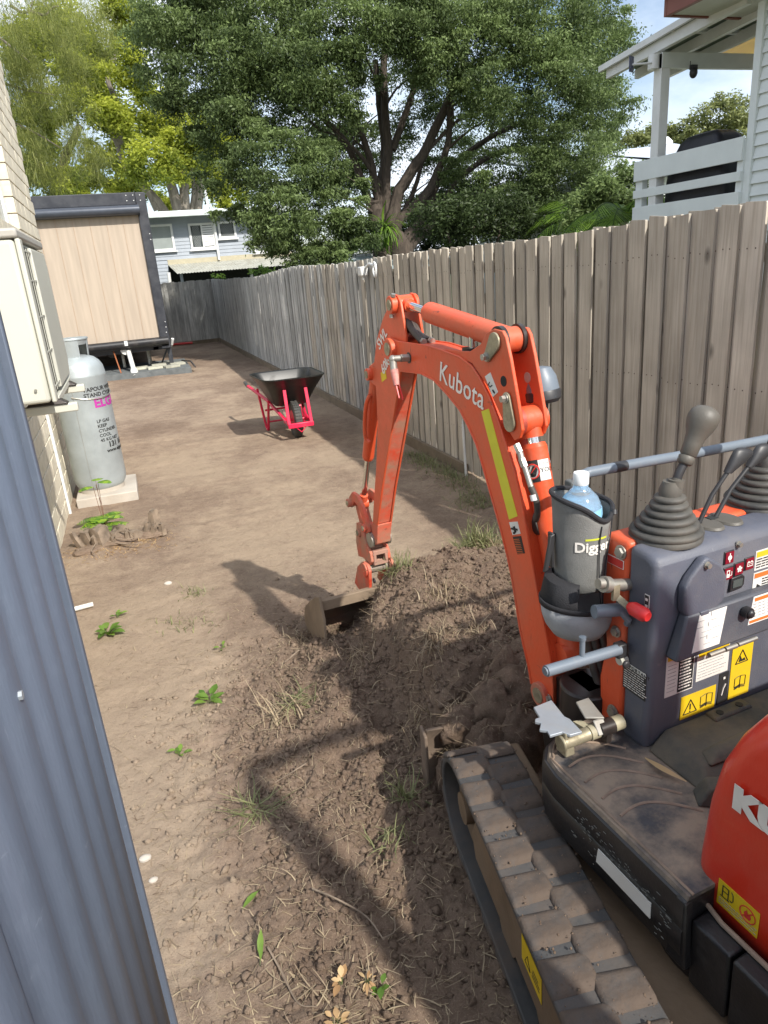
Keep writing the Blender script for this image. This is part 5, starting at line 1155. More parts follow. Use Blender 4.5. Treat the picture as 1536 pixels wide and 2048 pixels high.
# --- undercarriage, turned 13 degrees to the right of the upper body
TA = radians(-9)
def TW(p, w_, z): return Vector((p*cos(TA)-w_*sin(TA), p*sin(TA)+w_*cos(TA), z))
Minv = (Matrix.Translation(MW(OS, OU, 0)) @ Matrix.Rotation(A_, 4, 'Z')).inverted()
def tk_(name, mb, mt, parent=None, **kw):
    mb.v = [tuple(Minv @ TW(*v)) for v in mb.v]; return obj(name, mb, mt, parent or ex, **kw)
WF, WR, RT = 1.555, .50, .148
def track_pt(s_):           # s_ in metres along the belt: top run forward first
    L1 = WF-WR; c = pi*RT
    s_ = s_ % (2*L1+2*c)
    if s_ < L1: return (WR+s_, RT*2+.018, (0, 1), (1, 0))
    s_ -= L1
    if s_ < c: a = pi/2-s_/RT; return (WF+RT*cos(a), RT+.018+RT*sin(a), (cos(a), sin(a)), (sin(a), -cos(a)))
    s_ -= c
    if s_ < L1: return (WF-s_, .018, (0, -1), (-1, 0))
    s_ -= L1; a = -pi/2-s_/RT; return (WR+RT*cos(a), RT+.018+RT*sin(a), (cos(a), sin(a)), (sin(a), -cos(a)))
PER = 2*(WF-WR)+2*pi*RT
def track(p0, p1, tilt=0):
    mb = MB(); N_ = 96; vs = []
    for k in range(N_):
        w_, z, nn, tt = track_pt(PER*k/N_)
        for (pp, off) in ((p0, 0), (p1, 0), (p1, -.018), (p0, -.018)): vs.append((pp, w_+nn[0]*off, z+nn[1]*off))
    fs = []
    for k in range(N_):
        a, b_ = 4*k, 4*((k+1) % N_)
        for j in range(4): fs.append((a+j, a+(j+1) % 4, b_+(j+1) % 4, b_+j))
    mb.add(vs, fs); belt = tk_('rubber_track', mb, track_m, bevel=.004)
    NL = 29; lug = None; wd = (p1-p0)
    for k in range(NL):
        for half in (0, 1):
            s_ = PER*(k+.5*half)/NL; w_, z, nn, tt = track_pt(s_)
            c = TW((p0+wd*(.27 if half == 0 else .73)), w_+nn[0]*.0, z+nn[1]*.0)
            # local frame: x across, y along travel, z outward
            X = TW(1, 0, 0)-TW(0, 0, 0); Y = TW(0, tt[0], tt[1])-TW(0, 0, 0); Zv = TW(0, nn[0], nn[1])-TW(0, 0, 0)
            R_ = Matrix(((X.x, Y.x, Zv.x, c.x), (X.y, Y.y, Zv.y, c.y), (X.z, Y.z, Zv.z, c.z), (0, 0, 0, 1)))
            if lug is None:
                m2 = MB(); hw = wd*.245; m2.hull([(-hw-.010, -.047, -.005), (hw+.006, -.044, -.005), (hw+.006, .044, -.005), (-hw-.010, .047, -.005)], [(-hw-.004, -.033, .011), (hw+.002, -.029, .011), (hw+.002, .029, .011), (-hw-.004, .033, .011)])
                lug = obj('tread_lug', m2, lug_m, belt, bevel=.008, seg=3); o = lug
            else: o = lug.copy(); COL.objects.link(o); o.parent = belt
            o.matrix_local = Minv @ R_ @ Matrix.Rotation(random.uniform(-.03, .03), 4, 'Z')
    # frame, idlers, rollers
    mb = MB(); mb.prism([(WR+.05, .10), (WF-.12, .10), (WF-.09, .17), (WF-.13, .245), (WR+.05, .25)], p0+.018, p1-.018, 'x'); tk_('track_frame', mb, tframe_m, bevel=.008)
    for w_, r in ((WF, .118), (WR, .12)):
        mb = MB(); mb.cyl((p0+.045, w_, RT+.018), (p1-.045, w_, RT+.018), r, n=28); mb.cyl((p0+.02, w_, RT+.018), (p1-.02, w_, RT+.018), .045, n=16); tk_('idler_wheel', mb, tframe_m)
    for w_ in (.72, .98, 1.22):
        mb = MB(); mb.cyl((p0+.03, w_, .082), (p1-.03, w_, .082), .058, n=20); tk_('track_roller', mb, tframe_m)
track(.394, .584); track(1.02, 1.20)
mb = MB(); mb.box((.59, .7, .14), (1.02, 1.3, .27)); mb.box((.58, 1.2, .14), (.66, 1.75, .2)); mb.box((.95, 1.2, .14), (1.03, 1.75, .2)); tk_('undercarriage_body', mb, tframe_m, bevel=.01)
mb = MB(); mb.cyl((.82, .95, .26), (.82, .95, .34), .15, n=32); tk_('slew_ring', mb, grease)
# dozer blade, curved, with soil riding on it
mb = MB(); pr1 = [(0, -.02), (.035, .04), (.05, .10), (.04, .17), (.012, .225)]
vs = []; n_ = len(pr1)
for p in (.385, 1.21):
    for (dw, z) in pr1: vs.append((p, 1.85+dw, z))
    for (dw, z) in pr1[::-1]: vs.append((p, 1.835+dw, z))
mm_ = 2*n_; mb.add(vs, [list(range(mm_))[::-1], list(range(mm_, 2*mm_))]+[(k, (k+1) % mm_, mm_+(k+1) % mm_, mm_+k) for k in range(mm_)])
mb.box((.373, 1.83, -.02), (.384, 1.90, .215)); mb.box((1.21, 1.80, -.02), (1.225, 1.92, .235))
tk_('dozer_blade', mb, mat('caked_blade', (.15, .11, .08), .85, var=.25, vscale=10, bump=.6, bscale=30), bevel=.004)

LS = [(.80, 1.775, .20, .085, .06, .08), (.92, 1.765, .25, .10, .075, .10), (1.05, 1.76, .28, .13, .09, .12), (1.17, 1.75, .30, .13, .09, .13), (1.02, 1.84, .16, .16, .10, .13), (.73, 1.72, .08, .05, .05, .07), (.86, 1.70, .12, .10, .06, .12), (.98, 1.69, .14, .11, .06, .14), (1.12, 1.90, .22, .13, .10, .14), (1.28, 1.82, .26, .16, .12, .14)]
lumps('blade_soil', LS, label='dark clods and roots piled up on the dozer blade')
pf = []
for (cx, cy, cz, rx, ry, rz) in LS:
    for k in range(60):
        a, t = RNG.random()*6.28, RNG.random()*1.5; pf.append((cx+rx*sin(t)*cos(a)*.98, cy+ry*sin(t)*sin(a)*.98, cz+rz*cos(t)*.98))
strips('blade_fibres', np.array(pf), (.02, .08), (.001, .0028), straw_m, lean=.7, label='dry roots sticking out of the soil on the blade')
# mud crumbs lying on the track
P_ = []
for k in range(750):
    s_ = RNG.random()*(WF-WR+.15); w_, z, nn, tt = track_pt(s_); p = .394+.19*RNG.random(); 
    c = TW(p, w_+nn[0]*.006, z+nn[1]*.009+.001); P_.append(tuple(c))
P_ = np.array(P_); nC = len(P_); rC = .0010+.0040*RNG.random(nC)**4
oc = np.array([(1, .1, 0), (.2, 1, .1), (-1, .2, -.1), (-.1, -1, 0), (.1, .1, 1), (0, 0, -1)]); of = np.array([(0, 1, 4), (1, 2, 4), (2, 3, 4), (3, 0, 4), (1, 0, 5), (2, 1, 5), (3, 2, 5), (0, 3, 5)])
raw('track_mud', (P_[:, None, :]+oc[None]*(rC[:, None, None])*(.5+.8*RNG.random((nC, 6, 1)))).reshape(-1, 3), (of[None]+6*np.arange(nC)[:, None, None]).reshape(-1, 3), gm, tone=np.repeat(.6+.5*RNG.random(nC), 6), kind='stuff', label='crumbs of mud lying on the rubber track')

# --- deck
def ring(z, d=0, top=False):
    P = [(.822, .700), (.822, 1.09), (.833, 1.150), (.866, 1.189), (.915, 1.209), (.985, 1.222), (1.20, 1.235), (1.46, 1.222), (1.53, 1.20), (1.57, 1.15), (1.58, 1.09), (1.58, .700)]
    return [(x+(d if x < 1.2 else -d)*(1 if y < 1.13 else .8), y-(d if y > 1.1 else 0), z) for x, y in P]
mb = MB(); n_ = 12
lo = [(.025, .315), (.006, .34), (0, .40), (0.0, .425), (.004, .431), (0, .437), (.0, .485), (.004, .497), (.012, .500)]
vs = sum([ring(z, d) for d, z in lo], []); fs = [(a*n_+k, a*n_+(k+1) % n_, (a+1)*n_+(k+1) % n_, (a+1)*n_+k) for a in range(len(lo)-1) for k in range(n_)]+[list(range(n_))[::-1], [(len(lo)-1)*n_+k for k in range(n_)]]
mb.add(vs, fs); sk = e('deck_skirt', mb, skirt_m, ang=50)
mb = MB(); vs = ring(.4995, .0095)+ring(.509, .013); mb.add(vs, [(k, (k+1) % n_, n_+(k+1) % n_, n_+k) for k in range(n_)]+[[n_+k for k in range(n_)]]); e('floor_plate', mb, floor_m, ang=30)
mb = MB(); q = [(x, y, .510) for x, y, z in ring(0, .020)][:6]; q = [(x+.003, y, z) for x, y, z in q]; mb.tube(spline(q, 4), .0030, n=6); e('floor_rim', mb, rib_m)
# curved tread ribs moulded in the floor
for k in range(8):
    u0 = 1.145-.058*k; pts = []
    if u0 < .86: continue
    for t in np.linspace(0, 1, 9): pts.append((.862+.16*t, u0-.065*t+.045*sin(pi*t*.9)-.02*t, .5095))
    mb = MB(); mb.tube(spline(pts, 2), .0034, n=6); e('floor_rib', mb, rib_m)
mb = MB(); mb.hull([(.8195, .935, .385), (.8215, .935, .385), (.8215, .775, .385), (.8195, .775, .385)], [(.8195, .930, .425), (.8215, .930, .425), (.8215, .775, .425), (.8195, .775, .425)]); e('blank_sticker', mb, white_st)
scr = MB()
for k in range(110):
    u_ = 1.02-.30*RNG.random(); z = .455-.05*(.95-u_)/.4+RNG.normal()*.012 if k % 3 else .40+RNG.normal()*.03
    if .345 < z < .49: scr.box((.8203, u_, z), (.8212, u_+.002+.008*RNG.random(), z+.0008+.0012*RNG.random()))
tag(e('paint_scratches', scr, mat('scratch_grey', (.16, .16, .145), .7)), kind='stuff')
# leaf fallen on the deck (a thing of its own)
V = []; a0 = np.array([1.030, 1.02, .517]); a1 = np.array([1.050, .915, .519])
for t in np.linspace(0, 1, 9):
    c = a0+(a1-a0)*t+np.array([-.008*sin(pi*t), 0, .006*sin(pi*t)]); w_ = .0075*sin(pi*min(max(t, .03), .97)); V += [c-np.array([w_, 0, 0]), c+np.array([w_, 0, .002])]
V = np.array([tuple(MW(*v)) for v in V]); raw('gum_leaf', V, np.array([(2*k, 2*k+1, 2*k+3, 2*k+2) for k in range(8)]), deadleaf, tone=np.full(18, .8), label='long dry yellow gum leaf lying on the digger floor', kind='thing')['category'] = 'leaf'

# --- console
C0, C1 = 1.058, 1.62
mb = MB(); prof = [(1.052, .50), (1.047, .60), (1.047, .985), (1.055, 1.004), (1.08, 1.012), (1.135, 1.016), (1.135, .50)]
mb.prism(prof, C0, C1, 'x'); cons = e('console', mb, console_m, bevel=.018, seg=4)
mb = MB(); mb.prism([(1.136, .44), (1.215, .44), (1.225, .62), (1.205, .72), (1.215, .80), (1.245, .90), (1.245, .985), (1.22, 1.014), (1.136, 1.017)], C0+.004, C1, 'x'); e('front_cowl', mb, orange, bevel=.012, seg=3)
# storage cap
mb = MB(); pl = [(1.135, .955), (1.172, .990), (1.185, .992), (1.225, .965), (1.247, .93), (1.245, .87), (1.215, .852), (1.135, .853), (1.122, .875), (1.120, .93)]
mb.prism(pl, 1.022, 1.046, 'y'); e('storage_cap', mb, console_m, bevel=.012, seg=3)
mb = MB(); mb.box((1.168, 1.018, .850), (1.195, 1.0235, .862)); e('cap_latch', mb, console_m, bevel=.002)
def bolt(s_, u_, z, ax=(0, -1, 0), r=.009, mt=steel, parent=None):
    mb = MB(); p = Vector((s_, u_, z)); a = Vector(ax); mb.cyl(p, p+a*.003, r*1.35, n=18); mb.cyl(p+a*.003, p+a*.010, r, n=6); return e('bolt', mb, mt, parent)
bolt(1.178, 1.022, .975, r=.0065); bolt(1.300, 1.047, .988, r=.006)
# lower flap with chart
mb = MB(); mb.hull([(1.095, 1.008, .757), (1.52, 1.008, .757), (1.52, 1.046, .757), (1.095, 1.046, .757)], [(1.130, 1.020, .862), (1.52, 1.020, .862), (1.52, 1.046, .862), (1.130, 1.046, .862)]); e('console_flap', mb, console_dk, bevel=.006)
def face(pts, off=.0):   # sticker on the flap / console face: list of (s,z) -> u
    return pts
def flapu(z): return 1.0075+(.0125/.105)*(z-.757)
def sticker(name, s0, s1, z0, z1, uf, mt, parent=None, skew=0, inset_=None):
    mb = MB(); d = .0008; b0, b1 = uf(z0), uf(z1)
    mb.hull([(s0, b0-d, z0), (s1, b0-d, z0), (s1, b0+.0005, z0), (s0, b0+.0005, z0)], [(s0+skew, b1-d, z1), (s1+skew, b1-d, z1), (s1+skew, b1+.0005, z1), (s0+skew, b1+.0005, z1)]); return e(name, mb, mt, parent)
cf = lambda z: 1.0465
sticker('chart_sticker', 1.140, 1.224, .770, .855, flapu, white_st, skew=.026)
ln = MB()
for (s_, z, w_, h_) in [(1.16, .84, .022, .0012), (1.20, .835, .018, .0012), (1.155, .825, .02, .0012), (1.205, .815, .02, .0012), (1.165, .80, .02, .0012), (1.20, .79, .022, .0012), (1.175, .782, .02, .0012), (1.20, .845, .0012, .012), (1.19, .822, .0012, .012), (1.185, .793, .0012, .012), (1.17, .812, .03, .001)]:
    u_ = flapu(z)-.0012; ln.box((s_, u_-.0003, z), (s_+w_, u_, z+h_))
tag(e('chart_lines', ln, grey_ink), kind='stuff')
# red/white warning label right of the chart
sticker('warning_label', 1.315, 1.43, .790, .855, flapu, white_st, skew=.02)
mb = MB(); mb.box((1.338, flapu(.848)-.002, .843), (1.44, flapu(.848)-.0011, .852)); mb.box((1.32, flapu(.795)-.002, .793), (1.43, flapu(.795)-.0011, .800)); e('label_band', mb, org_st)
ln = MB()
for k in range(5):
    z = .806+k*.0075; u_ = flapu(z)-.0011
    for j in range(7): ln.box((1.332+.0145*j+random.uniform(0, .003), u_-.0004, z), (1.343+.0145*j, u_, z+.0022))
tag(e('label_print', ln, grey_ink), kind='stuff')
mb = MB(); mb.cyl((1.302, 1.012, .83), (1.302, .998, .83), .014, n=18); mb.ball((1.302, .996, .83), .011, 12, (1, .7, 1)); e('key_switch', mb, black_pl)
mb = MB(); mb.cyl((1.19, 1.004, .752), (1.235, 1.004, .752), .0055, n=10); mb.cyl((1.24, 1.004, .752), (1.275, 1.004, .752), .0062, n=10); mb.cyl((1.28, 1.004, .752), (1.34, 1.004, .752), .0055, n=10); e('hinge', mb, steel)
# indicator lamps
def lamp(s_, z, draw):
    mb = MB(); mb.box((s_-.0155, 1.0445, z-.0165), (s_+.0155, 1.048, z+.0165)); f_ = e('lamp_surround', mb, black_pl, bevel=.002)
    mb = MB(); mb.box((s_-.0125, 1.0425, z-.014), (s_+.0125, 1.0446, z+.014)); l_ = e('indicator_lamp', mb, lamp_red)
    mb = MB(); draw(mb, s_, z); e('lamp_symbol', mb, white_ink)
Uy0, Uy1 = 1.0418, 1.0424
def d_glow(mb, s, z): mb.box((s-.0012, Uy0, z-.011), (s+.0012, Uy1, z+.011)); mb.cyl((s, Uy0, z), (s, Uy1, z), .006, n=16)
def d_fuel(mb, s, z): mb.box((s-.0075, Uy0, z-.009), (s+.002, Uy1, z-.0005)); mb.box((s-.0075, Uy0, z-.0004), (s-.0055, Uy1, z+.009)); mb.box((s, Uy0, z-.0004), (s+.002, Uy1, z+.009)); mb.box((s-.0054, Uy0, z+.0072), (s-.0001, Uy1, z+.009)); mb.tube([(s+.004, Uy0, z-.006), (s+.0075, Uy0, z-.004), (s+.0075, Uy0, z+.005)], .0009, n=4)
def d_temp(mb, s, z):
    for k in range(5): a = 2*pi*k/5+pi/2; mb.cyl((s+.0055*cos(a), Uy0, z+.0055*sin(a)), (s+.0055*cos(a), Uy1, z+.0055*sin(a)), .0027, n=8)
    mb.cyl((s, Uy0, z), (s, Uy1, z), .003, n=10)
def d_bat(mb, s, z):
    for q in ((-.009, -.006, .009, -.0044), (-.009, .0036, .009, .0052), (-.009, -.0043, -.0074, .0035), (.0074, -.0043, .009, .0035), (-.0065, .0053, -.003, .0075), (.003, .0053, .0065, .0075), (-.005, -.0008, -.0015, .0008), (.0015, -.0008, .005, .0008)): mb.box((s+q[0], Uy0, z+q[1]), (s+q[2], Uy1, z+q[3]))
lamp(1.273, .962, d_glow); lamp(1.275, .921, d_fuel); lamp(1.308, .925, d_temp); lamp(1.341, .930, d_bat)
mb = MB(); pl = [(1.280, .872), (1.318, .874), (1.326, .882), (1.326, .902), (1.318, .910), (1.284, .908)]; mb.prism(pl, 1.040, 1.047, 'y'); e('hour_meter', mb, black_pl, bevel=.002)
mb = MB(); mb.box((1.288, 1.0388, .882), (1.318, 1.0399, .901)); e('meter_glass', mb, glass_dk)
# stickers
def lines(name, s0, s1, z0, z1, n, uf, mt, cols=6, th=.0016):
    mb = MB()
    for k in range(n):
        z = z1-(k+.6)*(z1-z0)/n; s_ = s0; end = s1-random.uniform(0, .25)*(s1-s0)
        while s_ < end:
            w_ = random.uniform(.5, 1.4)*(s1-s0)/cols; mb.box((s_, uf(z)-.0019, z), (min(s_+w_, end), uf(z)-.0013, z+th)); s_ += w_+(s1-s0)*.035
    return tag(e(name, mb, mt), kind='stuff')
def header(s0, s1, z0, z1, uf, mt): mb = MB(); mb.box((s0, uf(z0)-.0016, z0), (s1, uf(z0)-.00095, z1)); return e('sticker_header', mb, mt)
sticker('caution_sticker', 1.362, 1.47, .905, .955, cf, white_st); header(1.365, 1.467, .938, .952, cf, yel_st); lines('sticker_print', 1.366, 1.465, .908, .935, 4, cf, blk_ink, th=.003)
sticker('caution_sticker', 1.362, 1.47, .842, .898, cf, white_st); header(1.365, 1.467, .884, .896, cf, org_st); lines('sticker_print', 1.392, 1.465, .846, .880, 5, cf, blk_ink, th=.003)
mb = MB(); mb.prism([(1.367, .846), (1.388, .860), (1.376, .868), (1.374, .858)], 1.0435, 1.0449, 'y'); e('pictogram', mb, blk_ink)
sticker('caution_sticker', 1.105, 1.192, .640, .757, cf, white_st, skew=.0); header(1.108, 1.189, .738, .754, cf, yel_st); mb = MB(); mb.box((1.143, 1.0443, .644), (1.189, 1.0451, .734)); e('print_block', mb, blk_ink); lines('sticker_print', 1.146, 1.186, .648, .732, 10, lambda z: cf(z)-.0010, white_ink, 5, .003); lines('sticker_print', 1.110, 1.139, .65, .73, 8, cf, grey_ink, 4, .0012)
sticker('caution_sticker', 1.202, 1.306, .652, .735, cf, white_st); header(1.205, 1.303, .718, .732, cf, yel_st); lines('sticker_print', 1.207, 1.30, .657, .714, 7, cf, grey_ink, 6, .0015)
sticker('warning_sticker', 1.318, 1.388, .562, .712, cf, yel_st); sticker('warning_sticker', 1.160, 1.272, .558, .622, cf, yel_st)
sticker('lever_sticker', 1.281, 1.313, .560, .648, cf, blk_ink)
def tri(sx, z, r, u_=1.0448):
    mb = MB(); P = [(sx+r*cos(radians(a)), z+r*sin(radians(a))) for a in (90, 210, 330)]
    for i in range(3): mb.tube([(P[i][0], u_, P[i][1]), (P[(i+1) % 3][0], u_, P[(i+1) % 3][1])], .0011, n=4)
    e('triangle_mark', mb, blk_ink)
tri(1.352, .672, .024); tri(1.190, .583, .025)
mb = MB(); mb.box((1.1885, 1.0442, .580), (1.1915, 1.0450, .596)); mb.box((1.1888, 1.0442, .573), (1.1912, 1.0450, .5765)); e('exclamation_mark', mb, blk_ink)
mb = MB(); mb.prism([(1.342, .664), (1.364, .664), (1.360, .672), (1.352, .668), (1.346, .680)], 1.0440, 1.0449, 'y'); e('pictogram', mb, blk_ink)
def book(sx, z, w_, h_):
    mb = MB(); u_ = 1.0446
    for off in (0, .003, .006):
        P = [(sx-w_, z-off), (sx-w_*.1, z+.004-off), (sx, z-off), (sx+w_*.1, z+.004-off), (sx+w_, z-off), (sx+w_, z+h_-off), (sx+w_*.1, z+h_+.004-off), (sx, z+h_-off), (sx-w_*.1, z+h_+.004-off), (sx-w_, z+h_-off), (sx-w_, z-off)]
        if off: P = P[:5]
        mb.tube([(a, u_, b_) for a, b_ in P], .0008, n=4)
    mb.tube([(sx, u_, z), (sx, u_, z+h_)], .0008, n=4); e('book_mark', mb, blk_ink)
book(1.353, .592, .018, .026); book(1.242, .578, .019, .026)
mb = MB(); mb.tube([(1.292, 1.0446, .585), (1.296, 1.0446, .603), (1.303, 1.0446, .615)], .0017, n=4); mb.box((1.294, 1.0442, .630), (1.300, 1.0450, .636)); e('lever_mark', mb, white_ink)
# side of the console: IMPORTANT plate, notch label
def sideplate(name, u0, u1, z0, z1, mt, s_=C0-.0009): mb = MB(); mb.box((s_, u0, z0), (s_+.0014, u1, z1)); return e(name, mb, mt)
sideplate('important_plate', 1.058, 1.132, .640, .715, blk_ink)
sideplate('plate_header', 1.059, 1.131, .702, .714, white_st, C0-.0016)
text('lettering', 'IMPORTANT', .0125, el((C0-.002, 1.128, .7035)), (0, -1, 0), (0, 0, 1), blk_ink, ex, space=1.25)
mb = MB()
for k in range(9):
    z = .696-k*.0062; u_ = 1.129
    while u_ > 1.066: w_ = random.uniform(.005, .014); mb.box((C0-.0016, u_-w_, z), (C0-.0008, u_, z+.0017)); u_ -= w_+.0022
tag(e('plate_print', mb, white_ink), kind='stuff')
sideplate('notch_label', 1.062, 1.076, .86, .915, white_st); sideplate('notch_label_face', 1.0632, 1.0748, .862, .913, blk_ink, C0-.0015)
mb = MB(); 
for z in (.868, .884, .900): mb.box((C0-.0022, 1.0655, z), (C0-.0014, 1.0725, z+.006))
e('notch_mark', mb, white_ink)
sideplate('cowl_label', 1.15, 1.205, .944, .966, white_ink, C0+.0022); sideplate('cowl_label_face', 1.1515, 1.2035, .9455, .9645, red_ink, C0+.0016)

# levers
def lever(cs, cu, top, grip, knob, r0=.078):
    z0 = 1.012; mb = MB(); prof = []; n_ = 6
    for k in range(n_):
        t = k/n_; r = .027+(r0-.027)*(1-t)**1.3; h = .012+.092*t
        prof += [(r, h-.004), (r+.0045, h+.002), (r+.002, h+.008), (r-.007, h+.011)]
    prof = [(r0+.003, -.004), (r0+.004, .004)]+prof+[(.026, .112), (.021, .125), (.019, .132)]
    mb.lathe(prof, (cs, cu, z0), (.06, 0, 1), n=32); b_ = e('lever_boot', mb, boot_m, ang=60)
    t0 = Vector(top); g = Vector(grip); k_ = Vector(knob)
    mb = MB(); mb.cyl(t0+Vector((0, 0, -.012)), t0+Vector((.002, 0, .012)), .017, n=18); mb.cyl(t0, t0+(g-t0)*.25, .0125, n=16); e('lever_collar', mb, boot_m)
    mb = MB(); mb.tube(spline([t0, t0*.6+g*.4+Vector((-.002, 0, .004)), g], 5), .010, n=12); e('lever_stalk', mb, lever_bk)
    d = (k_-g); L_n = d.length; mb = MB()
    mb.lathe([(.0135, -.008), (.0175, -.004), (.018, .010), (.0155, .013), (.0185, .016), (.0195, .04), (.0225, L_n*.62), (.029, L_n*.78), (.0335, L_n*.95), (.0345, L_n*1.06), (.031, L_n*1.20), (.022, L_n*1.30), (.008, L_n*1.345), (.001, L_n*1.35)], g, d, n=28); e('lever_knob', mb, knob_m, ang=60)
lever(1.165, 1.132, (1.178, 1.125, 1.135), (1.203, 1.125, 1.186), (1.246, 1.125, 1.272))
lever(1.505, 1.165, (1.53, 1.17, 1.135), (1.545, 1.17, 1.186), (1.57, 1.17, 1.27))
for (b_, k_) in (((1.262, 1.135, 1.022), (1.368, 1.135, 1.150)), ((1.318, 1.140, 1.022), (1.446, 1.140, 1.148))):
    b_ = Vector(b_); k_ = Vector(k_); mb = MB(); mb.tube([b_+Vector((0, 0, -.02)), b_.lerp(k_, .45)+Vector((-.003, 0, .003)), k_], .0055, n=10); e('lever_stalk', mb, lever_bk)
    mb = MB(); d = (k_-b_).normalized(); c = k_; X = Vector((.62, 0, -.2)).normalized(); Yv = Vector((0, 1, 0))
    def sec(h, w_, t_, off=0): o_ = c+d*h+X*off; return [tuple(o_+X*(w_*cos(a))+Yv*(t_*sin(a))) for a in np.linspace(0, 2*pi, 17)[:-1]]
    S_ = [sec(-.028, .010, .009), sec(-.01, .016, .012, .003), sec(.012, .026, .014, .008), sec(.030, .031, .013, .010), sec(.038, .026, .010, .010), sec(.042, .012, .005, .010)]
    vs = sum(S_, []); mb.add(vs, [(a*16+k, a*16+(k+1) % 16, (a+1)*16+(k+1) % 16, (a+1)*16+k) for a in range(5) for k in range(16)]+[list(range(16))[::-1], [80+k for k in range(16)]]); e('lever_knob', mb, lever_bk, ang=60)
mb = MB()
for (cs, cu) in ((1.285, 1.125), (1.345, 1.125)):
    mb.hull([(cs+.033*cos(a), cu+.045*sin(a), 1.013) for a in np.linspace(0, 2*pi, 25)[:-1]], [(cs+.029*cos(a), cu+.041*sin(a), 1.020) for a in np.linspace(0, 2*pi, 25)[:-1]])
e('lever_slot_cover', mb, knob_m, bevel=.001)
for (cs, cu) in ((1.262, 1.137), (1.318, 1.140)): mb = MB(); mb.box((cs-.012, cu-.009, 1.0195), (cs+.012, cu+.011, 1.0215)); e('lever_slot', mb, dark_in)
# handrail
mb = MB(); P = spline([(1.08, 1.24, .93), (1.085, 1.33, .99), (1.075, 1.348, 1.07), (1.084, 1.348, 1.112), (1.115, 1.345, 1.124)], 5)+[Vector((1.3, 1.345, 1.118)), Vector((1.5, 1.345, 1.110)), Vector((1.75, 1.345, 1.104))]; mb.tube(P, .0135, n=14); e('handrail', mb, rail_m)
mb = MB(); mb.tube([(1.195, 1.345, 1.1215), (1.232, 1.345, 1.1205)], .0141, n=14); e('rail_sticker', mb, lever_bk)
mb = MB(); mb.box((1.055, 1.335, 1.085), (1.075, 1.365, 1.112)); e('rail_bracket', mb, concrete_dk, bevel=.004)
# bolts down the side of the cowl
for (u_, z, r) in ((1.160, .985, .013), (1.150, .905, .011), (1.150, .855, .012), (1.165, .775, .011), (1.165, .545, .014)): bolt(C0+.003, u_, z, (-1, 0, 0), r)
# safety lock lever with red grip
mb = MB(); mb.cyl((.995, 1.13, .93), (1.06, 1.13, .915), .014, n=16); mb.cyl((.985, 1.13, .935), (1.0, 1.13, .93), .019, n=16); mb.cyl((.97, 1.13, .94), (.985, 1.13, .937), .012, n=12)
e('lock_pivot', mb, steel)
mb = MB(); mb.hull([(1.010, 1.118, .895), (1.022, 1.118, .905), (1.022, 1.124, .905), (1.010, 1.124, .895)], [(1.028, 1.092, .872), (1.038, 1.092, .882), (1.038, 1.098, .882), (1.028, 1.098, .872)]); mb.box((1.004, 1.116, .893), (1.022, 1.124, .93)); lk = e('lock_lever', mb, brass)
mb = MB(); mb.tube([(1.033, 1.098, .882), (1.034, 1.085, .880), (1.036, 1.052, .878), (1.037, 1.042, .877)], [.009, .0165, .017, .011], n=14); e('red_grip', mb, red_pl)
mb = MB(); mb.tube([(.97, 1.14, .865), (1.03, 1.13, .858), (1.06, 1.13, .85)], .016, n=14); mb.tube([(1.03, 1.12, .858), (1.045, 1.11, .835), (1.05, 1.12, .82)], .008); e('lock_bracket', mb, rail_m)
# cross rod with upright peg
mb = MB(); mb.cyl((.822, 1.12, .766), (1.03, 1.12, .758), .0135, n=16); mb.cyl((.818, 1.12, .766), (.824, 1.12, .766), .010, n=16); mb.cyl((.922, 1.12, .768), (.922, 1.12, .820), .0065, n=10); mb.cyl((.922, 1.12, .816), (.922, 1.12, .8235), .0085, n=10); e('travel_rod', mb, rail_m)
mb = MB(); mb.box((1.022, 1.112, .735), (1.050, 1.135, .772)); mb.cyl((1.03, 1.10, .73), (1.03, 1.09, .73), .011, n=6); e('rod_bracket', mb, lever_bk, bevel=.004)
mb = MB(); mb.cyl((1.035, 1.125, .722), (1.056, 1.125, .722), .011, n=14); e('cream_bush', mb, cream_ac)

# --- foot pedals
mb = MB(); P = [(.875, 1.244), (.932, 1.247), (.918, 1.176), (.923, 1.161), (.917, 1.108), (.885, 1.112), (.876, 1.130), (.843, 1.133), (.849, 1.151), (.835, 1.163), (.854, 1.183), (.844, 1.194), (.851, 1.203), (.864, 1.203)]
mb.prism(P, .568, .576, 'z'); e('travel_pedal', mb, zinc_blue, bevel=.0015)
mb = MB(); mb.prism([(.972, 1.201), (1.011, 1.2), (.995, 1.138), (.990, 1.116), (.951, 1.14)], .578, .584, 'z'); mb.hull([(.962, 1.10, .55), (.99, 1.10, .55), (.99, 1.106, .55), (.962, 1.106, .55)], [(.962, 1.121, .579), (.99, 1.119, .579), (.99, 1.125, .579), (.962, 1.127, .579)]); e('swing_pedal', mb, mat('worn_pedal', (.36, .35, .32), .5, .3, dirt=.5, dirtcol=(.3, .26, .2), dscale=14), bevel=.002)
mb = MB(); mb.cyl((.875, 1.128, .545), (.95, 1.124, .548), .017, n=18); mb.cyl((.868, 1.128, .545), (.876, 1.128, .545), .021, n=18); mb.hull([(.872, 1.11, .515), (.90, 1.11, .515), (.90, 1.15, .515), (.872, 1.15, .515)], [(.878, 1.12, .575), (.90, 1.12, .575), (.90, 1.14, .575), (.878, 1.14, .575)]); e('pedal_hub', mb, brass, bevel=.003)
